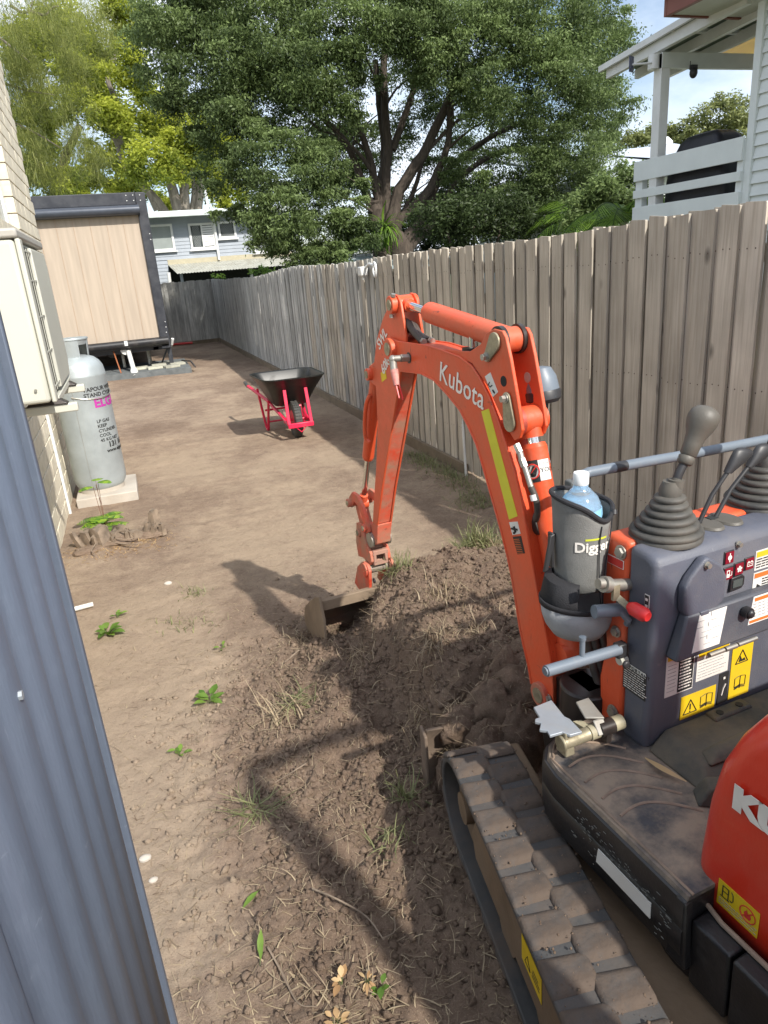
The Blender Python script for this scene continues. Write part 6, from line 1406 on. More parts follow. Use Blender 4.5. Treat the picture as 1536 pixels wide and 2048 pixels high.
mb = MB(); mb.cyl((.95, 1.124, .548), (1.045, 1.118, .552), .0185, n=18); mb.prism([(.935, 1.165), (.955, 1.16), (.965, 1.125), (.945, 1.12)], .548, .562, 'z'); e('pedal_shaft', mb, mat('cream_shaft', (.40, .37, .25), .5, var=.15, dirt=.4, dscale=12))
mb = MB(); mb.cyl((.975, 1.119, .552), (1.015, 1.118, .552), .0205, n=18); mb.box((.985, 1.10, .52), (1.0, 1.13, .56)); e('shaft_clamp', mb, grease)
# --- footrest box behind the console
mb = MB()
mb.hull([(1.058, .86, .509), (1.56, .86, .509), (1.56, 1.046, .509), (1.058, 1.046, .509)], [(1.098, .915, .545), (1.56, .90, .545), (1.56, 1.046, .552), (1.112, 1.046, .552)])
mb.hull([(1.10, .90, .544), (1.56, .885, .544), (1.56, .955, .544), (1.125, .955, .544)], [(1.135, .915, .562), (1.56, .905, .562), (1.56, .945, .562), (1.145, .940, .562)])
e('footrest_cover', mb, foot_m, bevel=.008, seg=3)
mb = MB(); mb.hull([(1.235, 1.005, .55), (1.36, 1.005, .55), (1.36, 1.043, .55), (1.235, 1.043, .55)], [(1.240, 1.010, .558), (1.355, 1.010, .558), (1.355, 1.040, .558), (1.240, 1.040, .558)]); e('cover_tab', mb, foot_m, bevel=.003)
mb = MB(); mb.cyl((1.265, 1.022, .5575), (1.265, 1.022, .560), .009, n=14); mb.cyl((1.33, 1.022, .5575), (1.33, 1.022, .560), .009, n=14); e('tab_hole', mb, dark_in)
mb = MB(); mb.hull([(1.02, .855, .509), (1.10, .80, .509), (1.10, .87, .509), (1.05, .90, .509)], [(1.05, .852, .55), (1.10, .82, .55), (1.10, .87, .55), (1.07, .885, .55)]); e('hinge_cover', mb, foot_m, bevel=.005)

# --- red engine hood
HS = .90
def hood_ring(z, u1, s0, r):     # loop at height z: front edge u1, left edge s0
    out = []; u0 = .05; s1 = 1.62
    out += [(s1, u0, z), (s0, u0, z)]
    for k in range(9):
        a = radians(180-90*k/8); out.append((s0+r+r*cos(a), u1-r+r*sin(a), z))
    out.append((s1, u1, z)); return out
mb = MB(); LV = [(.425, .757, .906, .05), (.43, .762, .901, .05), (.53, .762, .8995, .05), (.663, .753, .901, .05), (.75, .741, .905, .055), (.818, .718, .913, .06), (.866, .692, .925, .06), (.905, .658, .945, .06), (.930, .62, .97, .06), (.945, .571, 1.01, .05), (.95, .53, 1.05, .05)]
rg = [hood_ring(*q) for q in LV]; n_ = len(rg[0]); vs = sum(rg, []); mb.add(vs, [(a*n_+k, a*n_+(k+1) % n_, (a+1)*n_+(k+1) % n_, (a+1)*n_+k) for a in range(len(rg)-1) for k in range(n_)]+[list(range(n_))[::-1], [(len(rg)-1)*n_+k for k in range(n_)]])
hd = e('engine_hood', mb, hood_red, ang=55)
mb = MB(); mb.tube(spline([(.897, .06, .430), (.897, .45, .430), (.897, .70, .430), (.910, .755, .430), (.96, .775, .430)], 6), .010, n=8); e('hood_seal', mb, black_pl)
for (u0_, u1_) in ((.612, .697), (.05, .606)):
    mb = MB(); mb.hull([(.846, u0_, .29), (.892, u0_, .29), (.892, u1_, .29), (.846, u1_, .29)], [(.842, u0_, .452), (.890, u0_, .458), (.890, u1_, .458), (.842, u1_, .452)]); e('rear_skirt', mb, skirt_m, bevel=.006, seg=3)
mb = MB(); mb.box((.893, .06, .30), (1.5, .74, .42)); e('rear_deck', mb, skirt_m)
mb = MB(); mb.tube([(.878, .06, .461), (.878, .66, .461), (.885, .70, .463)], .005, n=8); e('skirt_seal', mb, rib_m)
mb = MB(); mb.hull([(.826, .690, .335), (.90, .690, .335), (.90, .74, .335), (.826, .74, .335)], [(.824, .697, .497), (.90, .71, .499), (.90, .74, .499), (.824, .72, .499)]); e('skirt_step', mb, skirt_m, bevel=.004)
def eh(name, mb, mt, **kw):  # hood marks shrunk about the camera position in u and z
    mb.v = [(a, b_*.968, c*.968+.0528) for a, b_, c in mb.v]; return e(name, mb, mt, **kw)
text('lettering', 'KUBOTA', .064, el((HS-.0015, .682, .708)), (0, -1, 0), (0, 0, 1), white_ink, ex, bold=.0045, sx=1.2)
def hq(name, u0, u1, z0, z1, mt, d=.0012): mb = MB(); mb.box((HS-d-.0009, u0, z0), (HS-d, u1, z1)); return eh(name, mb, mt)
hq('fuel_sticker', .625, .715, 0.4335, 0.4935, yel_st, .0008)
mb = MB(); X_ = HS-.0022
for q in ((.688, 0.4585, .708, 0.4605), (.690, 0.4605, .692, 0.4865), (.703, 0.4605, .705, 0.4865), (.6921, 0.4845, .7029, 0.4865), (.6921, 0.4725, .7029, 0.4745)): mb.box((X_-.0004, q[0], q[1]), (X_, q[2], q[3]))
mb.tube([(X_, .687, 0.4645), (X_, .683, 0.4625), (X_, .680, 0.4685), (X_, .681, 0.4815), (X_, .685, 0.4865)], .0009, n=4); eh('pump_mark', mb, blk_ink)
mb = MB(); c_ = (X_, .648, 0.4685); pts = [(X_, .648+.0165*cos(a), 0.4685+.0165*sin(a)) for a in np.linspace(0, 2*pi, 25)]; mb.tube(pts, .0012, n=4, caps=False); mb.tube([(X_, .636, 0.4805), (X_, .660, 0.4565)], .0012, n=4); mb.prism([(.643, 0.4585), (.653, 0.4585), (.656, 0.4685), (.650, 0.4785), (.648, 0.4705), (.643, 0.4735), (.640, 0.4655)], X_-.0003, X_, 'x'); eh('no_flame_mark', mb, red_ink)
mb = MB()
for k in range(3):
    u_ = .711
    while u_ > .63: w_ = random.uniform(.004, .009); mb.box((X_-.0002, u_-w_, 0.4505-k*.0055-.0), (X_+.0005, u_, 0.4517-k*.0055)); u_ -= w_+.002
tag(eh('sticker_print', mb, grey_ink), kind='stuff')
# sticker on the track frame
mb = MB(); mb.box((.4103, .975, .165), (.4112, .975+.11, .238)); o = tk_('track_sticker', mb, yel_st)
mb = MB(); P = [(.4099, 1.065, .182), (.4099, 1.035, .182), (.4099, 1.05, .212), (.4099, 1.065, .182)]; mb.tube(P, .001, n=4); mb.box((.4097, .985, .185), (.4102, 1.025, .188)); mb.box((.4097, .985, .195), (.4102, 1.025, .198)); mb.box((.4097, .992, .205), (.4102, 1.02, .208)); tk_('sticker_mark', mb, blk_ink)

# --- swing post and hoses at the boom foot
mb = MB(); mb.prism([(1.20, .18), (1.42, .20), (1.47, .42), (1.46, .50), (1.40, .52), (1.34, .56), (1.24, .56), (1.20, .50)], 1.045, 1.107, 'x'); mb.cyl((1.076, 1.28, .16), (1.076, 1.28, .56), .075, n=24); e('swing_post', mb, grease, bevel=.006)
for k, (s_, r) in enumerate(((1.085, .0125), (1.10, .0125), (1.118, .011), (1.132, .011))):
    mb = MB(); mb.tube(spline([(s_, 1.335-.01*k, .92), (s_+.003, 1.33-.012*k, .76), (s_+.01, 1.29-.012*k, .62), (s_+.02, 1.24, .50), (s_+.02, 1.20, .40)], 5), r, n=10); e('hydraulic_hose', mb, hose_m)

# --- roll bar and seat behind the engine hood
for s_ in (.87, 1.47):
    mb = MB(); mb.box((s_-.045, -.375, .40), (s_+.045, -.285, 2.0)); e('roll_bar_post', mb, black_pl, bevel=.008)
mb = MB(); mb.tube(spline([(.87, -.33, 1.97), (.89, -.33, 2.08), (.96, -.33, 2.13), (1.17, -.33, 2.14), (1.38, -.33, 2.13), (1.45, -.33, 2.08), (1.47, -.33, 1.97)], 5), .034, n=10); e('roll_bar', mb, black_pl)
mb = MB(); mb.box((.90, -.38, .34), (1.55, .10, .80)); e('rear_body', mb, hood_red, bevel=.04, seg=4)
mb = MB(); mb.box((1.08, -.02, .95), (1.46, .36, 1.03)); e('seat', mb, black_pl, bevel=.03, seg=4)
mb = MB(); mb.hull([(1.08, -.06, 1.0), (1.46, -.06, 1.0), (1.46, .02, 1.0), (1.08, .02, 1.0)], [(1.12, -.14, 1.32), (1.42, -.14, 1.32), (1.42, -.08, 1.32), (1.12, -.08, 1.32)]); e('seat_backrest', mb, black_pl, bevel=.02, seg=4)

# --- boom
UP = [(2.259, 1.401), (2.042, 1.401), (1.941, 1.393), (1.825, 1.381), (1.76, 1.361), (1.718, 1.332), (1.667, 1.283), (1.628, 1.229), (1.59, 1.168), (1.551, 1.101), (1.514, 1.011), (1.474, 0.873), (1.445, 0.776), (1.414, 0.69), (1.387, 0.60), (1.373, 0.52), (1.372, .445)]
LO = [(2.351, 1.339), (2.255, 1.298), (2.09, 1.306), (1.999, 1.294), (1.915, 1.26), (1.837, 1.221), (1.79, 1.178), (1.746, 1.131), (1.705, 1.056), (1.665, 0.98), (1.625, 0.904), (1.592, 0.83), (1.571, 0.772), (1.555, 0.714), (1.534, 0.626), (1.514, 0.57), (1.490, 0.515), (1.475, 0.46), (1.455, .425), (1.42, .41)]
B0, B1 = 1.031, 1.121
poly = UP+[(1.39, .415)]+LO[::-1]+[(2.36, 1.385), (2.33, 1.41)]
boom = MB(); boom.prism(inset(poly, .007), B0+.006, B1-.006, 'x'); bo = e('boom', boom, orange, bevel=.003)
for s_ in (B0, B1-.008):
    mb = MB(); mb.prism(poly, s_, s_+.008, 'x'); e('boom_side_plate', mb, orange, bevel=.002)
mb = MB()
for pts in (UP[1:16], LO[1:18]):
    mb.tube([(B0-.0005, a, b_) for a, b_ in [(x, z) for x, z in pts]], .0032, n=6)
e('weld_bead', mb, orange)
BR = [(1.99, 1.392), (1.90, 1.397), (1.773, 1.400), (1.711, 1.425), (1.680, 1.456), (1.640, 1.470), (1.600, 1.466), (1.585, 1.45), (1.564, 1.394), (1.542, 1.32), (1.525, 1.26), (1.515, 1.215), (1.528, 1.190), (1.55, 1.180), (1.60, 1.22), (1.68, 1.31), (1.76, 1.368)]
for s_, nm in ((B0+.002, 0), (B1-.012, 1)):
    mb = MB(); mb.prism(BR, s_, s_+.010, 'x'); br = e('pin_bracket', mb, orange, bevel=.002)
    mb = MB(); mb.cyl((s_-.0009 if nm == 0 else s_-.0009, 1.597, 1.335), (s_+.0109, 1.597, 1.335), .0145, n=20); e('bracket_hole', mb, dark_in if nm == 0 else concrete)
# paint marks on the boom
mb = MB(); mb.prism([(1.712, 1.236), (1.672, 1.250), (1.536, .968), (1.578, .945)], B0-.0010, B0, 'x'); e('reflective_stripe', mb, reflect)
mb = MB(); mb.prism([(1.578, .937), (1.536, .952), (1.522, .920), (1.562, .903)], B0-.0010, B0, 'x'); e('hazard_sticker', mb, white_st)
mb = MB(); mb.tube([(B0-.002, 1.552, .933), (B0-.002, 1.545, .92), (B0-.002, 1.553, .912)], .004, n=5); mb.tube([(B0-.002, 1.565, .922), (B0-.002, 1.535, .928)], .003, n=5); e('hazard_mark', mb, blk_ink)
mb = MB(); mb.prism([(1.561, .898), (1.520, .914), (1.502, .868), (1.538, .852)], B0-.0010, B0, 'x'); hs = e('warning_plate', mb, blk_ink)
mb = MB()
for k in range(9):
    a, b_ = Vector((1.555-.0022*k, .892-.0045*k)), Vector((1.528-.0022*k, .902-.0045*k)); mb.tube([(B0-.0013, a.x, a.y), (B0-.0013, b_.x, b_.y)], .0009, n=4)
tag(e('plate_print', mb, org_st), kind='stuff')
mb = MB(); mb.prism([(1.690, 1.338), (1.662, 1.352), (1.625, 1.302), (1.652, 1.285)], B0+.0008, B0+.002, 'x'); e('lift_sticker', mb, white_st)
mb = MB(); mb.tube([(B0+.0004, 1.665, 1.325), (B0+.0004, 1.672, 1.318), (B0+.0004, 1.664, 1.312), (B0+.0004, 1.652, 1.318)], .002, n=4); mb.tube([(B0+.0004, 1.65, 1.305), (B0+.0004, 1.640, 1.298)], .003, n=4); e('lift_mark', mb, blk_ink)
yd_ = Vector((0, .28, .96))
text('lettering', 'Kubota', .088, el((B0-.0012, 1.962, 1.300)), (0, -.976, -.215), (0, -.20, .98), white_ink, ex, bold=.0006, space=1.04)
def pin(u_, z, s0, s1, r=.024, mt=orange, cap=brass):
    mb = MB(); mb.cyl((s0, u_, z), (s1, u_, z), r, n=24); o = e('pin_boss', mb, mt, bevel=.002)
    mb = MB(); mb.cyl((s0-.003, u_, z), (s0+.001, u_, z), r*.62, n=20); mb.cyl((s0-.004, u_, z), (s0-.003, u_, z), r*.28, n=12); e('pin_end', mb, cap); return o
pin(2.306, 1.372, B0-.020, B0+.002, .037); pin(2.306, 1.372, B1-.002, B1+.012, .037)
pin(1.424, .455, B0-.014, B0+.002, .037, orange_dirty); bolt(B0-.002, 1.388, .462, (-1, 0, 0), .010)
# keeper plates
def keeper(a, b_, r0, r1, s_):
    a = Vector(a); b_ = Vector(b_); mb = MB(); P = []
    d = (b_-a).normalized(); nrm = Vector((-d.y, d.x))
    for k in range(9): t = pi/2+pi*k/8; P.append(tuple(a+(d*cos(t)+nrm*sin(t))*r0))
    for k in range(9): t = -pi/2+pi*k/8; P.append(tuple(b_+(d*cos(t)+nrm*sin(t))*r1))
    mb.prism(P, s_-.007, s_, 'x'); e('keeper_plate', mb, brass, bevel=.0015)
    mb = MB(); mb.cyl((s_-.008, *b_), (s_-.022, *b_), .0095, n=6); mb.cyl((s_-.007, *b_), (s_-.010, *b_), .013, n=16); e('bolt', mb, steel)
keeper((1.632, 1.436), (1.668, 1.395), .026, .015, B0+.001)
keeper((1.566, 1.228), (1.577, 1.292), .026, .017, B0+.001)
# arm cylinder
def ram(name, p0, p1, split, r, rr, bp=orange, eyelen=.075):
    p0 = Vector(p0); p1 = Vector(p1); d = (p1-p0).normalized(); q = p0.lerp(p1, split)
    mb = MB(); mb.cyl(p0+d*.01, q-d*.012, r, n=28); mb.cyl(q-d*.012, q, r, r*.86, n=28); mb.cyl(p0+Vector((-eyelen/2, 0, 0)), p0+Vector((eyelen/2, 0, 0)), r*1.02, n=24); b_ = e(name, mb, bp, ang=40)
    mb = MB(); mb.cyl(q-d*.01, p1, rr, n=20); e('piston_rod', mb, chrome)
    mb = MB(); mb.cyl(p1+Vector((-eyelen/2, 0, 0)), p1+Vector((eyelen/2, 0, 0)), rr*2.0, n=24); mb.cyl(p1, p1-d*.05, rr*1.5, n=20); e('rod_eye', mb, bp)
    return b_
ram('arm_cylinder', (1.076, 1.632, 1.437), (1.076, 2.282, 1.522), .72, .0335, .0145)
mb = MB(); mb.cyl((1.038, 1.632, 1.437), (1.052, 1.632, 1.437), .040, n=24); mb.cyl((1.098, 1.632, 1.437), (1.110, 1.632, 1.437), .040, n=24); e('greasy_bush', mb, grease)
mb = MB(); mb.cyl((1.06, 1.80, 1.385), (1.06, 1.80, 1.44), .010, n=12); e('hose_stub', mb, chrome); mb = MB(); mb.cyl((1.06, 1.81, 1.3925), (1.06, 1.81, 1.4065), .026, n=20); e('grommet', mb, grease)
# boom cylinder
ram('boom_cylinder', (1.092, 1.375, .60), (1.092, 1.562, 1.228), .90, .0335, .019)
mb = MB(); mb.cyl((1.045, 1.562, 1.228), (1.057, 1.562, 1.228), .040, n=22); mb.cyl((1.057, 1.562, 1.228), (1.112, 1.562, 1.228), .037, n=22); e('greasy_bush', mb, mat('worn_boss', (.5, .07, .04), .4, dirt=.9, dirtcol=(.03, .025, .022), dscale=14, dpos=.5))
d_ = (Vector((0, 1.562-1.375, 1.228-.60))).normalized(); c0 = Vector((1.092, 1.375, .60))+d_*.515
mb = MB(); N_ = 14; vs = []
for k in range(N_+1):
    a = radians(172+64*k/N_); rad = Vector((1, 0, 0))*cos(a)+Vector((0, d_.z, -d_.y))*-sin(a)*-1
    rad = Vector((cos(a), 0, 0))+Vector((0, -d_.z, d_.y))*sin(a)*-1
    for off in (-.03, .03): vs.append(tuple(c0+rad*.0341+d_*off))
mb.add(vs, [(2*k, 2*k+1, 2*k+3, 2*k+2) for k in range(N_)]); mb.mi = 0; e('danger_label', mb, blk_ink)
def cylp(a, off, r=.0346): return c0+(Vector((cos(a), 0, 0))+Vector((0, -d_.z, d_.y))*sin(a)*-1)*r+d_*off
mb = MB(); vs = [tuple(cylp(radians(237+56*k/8), o_)) for k in range(9) for o_ in (-.028, .028)]; mb.add(vs, [(2*k, 2*k+1, 2*k+3, 2*k+2) for k in range(8)]); 
lab = e('label_panel', mb, white_st)
mb = MB(); ac_ = radians(205); r_ = .0195
pts = [tuple(cylp(ac_+r_*cos(t)/.0345, r_*sin(t), .0353)) for t in np.linspace(0, 2*pi, 25)]; mb.tube(pts, .0022, n=5, caps=False); mb.tube([tuple(cylp(ac_+r_*x/.0345, r_*x, .0355)) for x in np.linspace(-.7, .7, 7)], .0018, n=5); e('prohibition_mark', mb, red_ink)
mb = MB(); vs = [tuple(cylp(ac_+.018*cos(t)/.0345, .018*sin(t), .0349)) for t in np.linspace(0, 2*pi, 21)[:-1]]; mb.add(vs, [list(range(20))]); e('prohibition_ground', mb, white_st)
mb = MB(); mb.tube([tuple(cylp(ac_-.2, -.008, .0354)), tuple(cylp(ac_+.12, .008, .0354))], .0024, n=5); mb.tube([tuple(cylp(ac_+.2, -.009, .0354)), tuple(cylp(ac_+.05, -.004, .0354))], .003, n=5); e('prohibition_figure', mb, blk_ink)
def wrc(a0, o0):
    def f(x, y, z): return Vector(el(cylp(a0+x/.0345, o0+y, .0353+z*.2)))
    return f
text('lettering', 'DANGER', .011, None, 0 or (1, 0, 0), (0, 0, 1), grey_ink, ex, wrap=wrc(radians(242), .014)); text('lettering', 'YOUR', .018, None, (1, 0, 0), (0, 0, 1), blk_ink, ex, wrap=wrc(radians(242), -.006)); 
# hose and fittings beside the boom cylinder
mb = MB(); mb.cyl((1.036, 1.545, 1.170), (1.037, 1.530, 1.150), .0105, n=6); mb.cyl((1.037, 1.530, 1.150), (1.037, 1.522, 1.135), .0088, n=14); mb.cyl((1.037, 1.522, 1.135), (1.038, 1.51, 1.115), .0105, n=6); mb.tube([(1.038, 1.51, 1.115), (1.040, 1.485, 1.065)], .0078, n=12); e('hose_fitting', mb, steel)
mb = MB(); mb.tube(spline([(1.040, 1.485, 1.065), (1.046, 1.470, 1.03), (1.053, 1.475, .985), (1.062, 1.50, .955)], 5), .0088, n=12); e('hydraulic_hose', mb, hose_m)
mb = MB(); mb.cyl((1.040, 1.4755, 1.045), (1.0405, 1.470, 1.03), .0095, n=14); e('white_clip', mb, white_pt)
mb = MB(); mb.hull([(1.062+.013*cos(a), 1.494-.010*0, .955+.035*sin(a)) for a in np.linspace(0, 2*pi, 21)[:-1]], [(1.062+.011*cos(a), 1.482+.012*sin(a)*.9, .955+.031*sin(a)) for a in np.linspace(0, 2*pi, 21)[:-1]]); e('hose_grommet', mb, grease)
# work light behind the bracket
mb = MB(); mb.lathe([(.008, 0), (.03, .006), (.042, .03), (.046, .06), (.046, .068), (.03, .075)], (1.150, 1.60, 1.36), (.05, -.15, -1), n=24); e('work_light', mb, rail_m); mb = MB(); mb.lathe([(.047, .066), (.049, .07), (.049, .09), (.04, .10), (.01, .104)], (1.150, 1.60, 1.36), (.05, -.15, -1), n=24); mb.cyl((1.16, 1.59, 1.26), (1.15, 1.585, 1.22), .012); e('light_bezel', mb, lever_bk)
# elbow fitting at the boom nose with capped line
mb = MB(); mb.cyl((B0, 2.175, 1.350), (B0-.03, 2.178, 1.352), .0135, n=6); mb.cyl((B0-.03, 2.178, 1.352), (B0-.048, 2.185, 1.352), .011, n=14); mb.ball((B0-.052, 2.192, 1.350), .0145, 12); mb.cyl((B0-.052, 2.192, 1.350), (B0-.054, 2.185, 1.315), .0125, n=14); e('elbow_fitting', mb, steel)
mb = MB(); mb.cyl((B0-.054, 2.185, 1.315), (B0-.056, 2.165, 1.265), .0145, .011, n=14); e('red_cap', mb, mat('faded_red_cap', (.52, .14, .13), .5, dirt=.5, dirtcol=(.6, .5, .4), dscale=20)); mb = MB(); mb.tube([(B0-.060, 2.165, 1.27), (B0-.062, 2.14, 1.225)], .003, n=5); mb.tube([(B0-.05, 2.16, 1.27), (B0-.052, 2.132, 1.22)], .003, n=5); e('cap_tail', mb, red_pl)
mb = MB(); mb.cyl((B0-.001, 2.175, 1.350), (B0+.001, 2.175, 1.350), .019, n=20); e('fitting_hole', mb, grease)

# --- arm (stick)
AR = [(2.285, 1.556), (2.325, 1.540), (2.345, 1.511), (2.404, 1.464), (2.47, 1.391), (2.513, 1.30), (2.516, 1.25), (2.515, 1.188), (2.527, 1.053), (2.58, .866), (2.636, .711), (2.672, .595), (2.622, .597), (2.540, .78), (2.47, .914), (2.35, 1.144), (2.272, 1.294), (2.215, 1.373), (2.212, 1.423), (2.224, 1.472), (2.238, 1.53), (2.258, 1.552)]
a0_, a1_ = 1.041, 1.112
for s_ in (a0_, a1_-.009):
    mb = MB(); mb.prism(AR, s_, s_+.009, 'x'); e('arm_side_plate', mb, orange, bevel=.002)
core = [(2.46, 1.36), (2.500, 1.30), (2.508, 1.25), (2.507, 1.188), (2.519, 1.053), (2.572, .866), (2.628, .711), (2.662, .60), (2.626, .602), (2.545, .782), (2.475, .916), (2.355, 1.146), (2.277, 1.296), (2.262, 1.315), (2.35, 1.33)]
mb = MB(); mb.prism(core, a0_+.009, a1_-.009, 'x'); e('arm', mb, orange_dirty, bevel=.002)
pin(2.282, 1.522, a0_-.022, a0_+.001, .030); pin(2.282, 1.522, a1_-.001, a1_+.010, .030)
mb = MB(); mb.cyl((a0_-.012, 2.265, 1.548), (a0_-.012, 2.262, 1.558), .008, n=8); mb.cyl((a0_-.012, 2.29, 1.49), (a0_-.012, 2.29, 1.478), .008, n=8); mb.cyl((B0-.012, 2.30, 1.338), (B0-.012, 2.30, 1.326), .008, n=8); e('pin_bolt', mb, steel)
text('lettering', 'SWL', .052, el((a0_-.001, 2.445, 1.355)), (0, -.80, .60), (0, .60, .80), white_ink, ex, bold=.001)
text('lettering', '60kg', .052, el((a0_-.001, 2.425, 1.265)), (0, -.80, .60), (0, .60, .80), white_ink, ex, bold=.001)
mb = MB(); mb.prism([(2.452, 1.27), (2.447, 1.235), (2.40, 1.255), (2.405, 1.285)], a0_-.001, a0_, 'x'); e('yellow_sticker', mb, yel_st)
for k, s_ in enumerate((1.060, 1.075, 1.090)):
    mb = MB(); mb.tube(spline([(s_, 2.30+.01*k, 1.42), (s_+.002, 2.25, 1.465-.008*k), (s_, 2.20, 1.44-.01*k), (s_, 2.13, 1.405)], 5), .011, n=10); e('hydraulic_hose', mb, hose_m)
mb = MB(); mb.cyl((1.062, 2.13, 1.405), (1.062, 2.115, 1.402), .012, n=6); mb.cyl((1.088, 2.12, 1.405), (1.088, 2.105, 1.402), .012, n=6); e('hose_nut', mb, steel)
# bucket cylinder on the front of the arm
pin(2.555, 1.255, a0_-.018, a0_+.002, .024); mb = MB(); mb.prism([(2.50, 1.31), (2.565, 1.285), (2.585, 1.25), (2.565, 1.225), (2.515, 1.21)], a0_, a0_+.012, 'x'); mb.prism([(2.50, 1.31), (2.565, 1.285), (2.585, 1.25), (2.565, 1.225), (2.515, 1.21)], a1_-.012, a1_, 'x'); e('cylinder_bracket', mb, orange, bevel=.003)
ram('bucket_cylinder', (1.070, 2.560, 1.252), (1.070, 2.845, .632), .62, .026, .0125, eyelen=.04)
mb = MB(); mb.tube(spline([(1.040, 2.578, 1.17), (1.028, 2.596, 1.13), (1.026, 2.625, 1.05), (1.030, 2.64, .985), (1.042, 2.632, .965)], 5), .0085, n=10); e('cylinder_guard', mb, orange)
# linkage and bucket
LK = [(2.905, .640), (2.875, .668), (2.835, .668), (2.790, .648), (2.740, .600), (2.705, .548), (2.668, .540), (2.655, .572), (2.680, .605), (2.735, .650), (2.80, .700), (2.86, .715), (2.915, .69)]
LK = [(2.915, .625), (2.905, .655), (2.860, .690), (2.800, .690), (2.745, .655), (2.705, .600), (2.695, .545), (2.725, .530), (2.748, .545), (2.765, .600), (2.80, .640), (2.845, .648), (2.872, .62), (2.895, .605)]
for s_ in (B0-.006, B1-.012):
    mb = MB(); mb.prism(LK, s_, s_+.016, 'x'); e('curved_link', mb, orange_dirty, bevel=.003)
pin(2.893, .630, B0-.022, B1+.01, .020, orange_dirty); pin(2.722, .560, B0-.020, B1+.01, .019, orange_dirty)
mb = MB(); mb.prism([(2.895, .65), (2.865, .62), (2.80, .49), (2.795, .455), (2.82, .445), (2.845, .47), (2.905, .60)], 1.052, 1.100, 'x'); e('tipping_link', mb, orange_dirty, bevel=.004)
mb = MB(); mb.prism([(2.674, .597), (2.618, .600), (2.650, .500), (2.690, .480), (2.735, .490), (2.742, .53)], a0_+.002, a1_-.002, 'x'); e('arm_end', mb, orange_dirty, bevel=.003)
mb = MB(); mb.cyl((a0_-.010, 2.705, .505), (a0_+.002, 2.705, .505), .036, n=22); mb.cyl((a1_-.002, 2.705, .505), (a1_+.012, 2.705, .505), .036, n=22); e('wear_washer', mb, steel)
HP = [(2.845, .545), (2.80, .555), (2.775, .525), (2.745, .47), (2.700, .44), (2.695, .40), (2.72, .375), (2.80, .385), (2.86, .37), (2.875, .44)]
for s_ in (B0-.004, B1-.010):
    mb = MB(); mb.prism(HP, s_, s_+.014, 'x'); e('hitch_plate', mb, orange_dirty, bevel=.003)
pin(2.815, .505, B0-.014, B0, .020, orange_dirty)
mb = MB(); mb.box((B0+.01, 2.695, .432), (B1-.01, 2.72, .448)); mb.box((B0+.01, 2.695, .378), (B1-.01, 2.72, .392)); mb.box((B0+.01, 2.695, .392), (B0+.024, 2.72, .432)); mb.box((B1-.024, 2.695, .392), (B1-.01, 2.72, .432)); mb.box((B0+.01, 2.74, .38), (B1-.01, 2.80, .45)); e('hitch_frame', mb, mat('muddy_pink_steel', (.40, .20, .15), .7, var=.2, dirt=.7, dirtcol=(.30, .21, .15), dscale=9), bevel=.003)
mb = MB(); mb.cyl((B0-.005, 2.735, .352), (B1+.002, 2.735, .352), .021, n=20); e('bucket_pin', mb, mat('muddy_grey_steel', (.30, .25, .2), .6, .2, var=.2))
EP = [(2.69, .36), (2.71, .385), (2.75, .39), (2.785, .37), (2.84, .33), (2.90, .22), (2.78, .19), (2.73, .22), (2.70, .29)]
for s_ in (B0-.022, B1+.006):
    mb = MB(); mb.prism(EP, s_, s_+.015, 'x'); mb.cyl((s_-.008, 2.735, .352), (s_+.018, 2.735, .352), .034, n=22); e('bucket_ear', mb, orange_dirty, bevel=.003)
mb = MB(); t = [radians(a) for a in range(0, 361, 30)]; mb.tube([(B0+.0, 2.69, .32+.0)]+[(B0+.0, 2.69+.010*sin(a), .31+.010*cos(a)) for a in t], .0035, n=5); e('ring_clip', mb, lever_bk)
# mud bucket
b0_, b1_ = .775, 1.452
BP = [(2.715, .245), (2.80, .222), (2.89, .170), (2.95, .11), (2.975, .04), (2.94, -.01), (2.86, -.035), (2.74, -.045)]
mb = MB(); n_ = len(BP); inn = [(2.715, .231), (2.795, .209), (2.882, .158), (2.938, .10), (2.960, .04), (2.93, .0), (2.855, -.023), (2.74, -.033)]
vs = [(s_, a, b_) for s_ in (b0_, b1_) for a, b_ in BP+inn[::-1]]; m_ = 2*n_
mb.add(vs, [list(range(m_))[::-1], list(range(m_, 2*m_))]+[(k, (k+1) % m_, m_+(k+1) % m_, m_+k) for k in range(m_)]); e('bucket_shell', mb, mat('muddy_bucket', (.26, .13, .09), .75, var=.2, dirt=.95, dirtcol=(.22, .16, .115), dscale=6, dpos=.38, bump=.4, bscale=40), bevel=.003)
sp = [(2.690, .300), (2.75, .275), (2.86, .205), (2.96, .13), (2.99, .05), (2.95, .0), (2.86, -.04), (2.72, -.05), (2.665, .08), (2.662, .20)]
for s_ in (b0_-.012, b1_): mb = MB(); mb.prism(sp, s_, s_+.012, 'x'); e('bucket_end_plate', mb, mat('caked_end_plate', (.21, .155, .105), .8, var=.2, bump=.5, bscale=30) if s_ < 1 else orange_dirty, bevel=.002)
mb = MB(); mb.box((b0_, 2.695, .222), (b1_, 2.722, .272)); e('bucket_lip', mb, MATS['caked_end_plate'], bevel=.004)

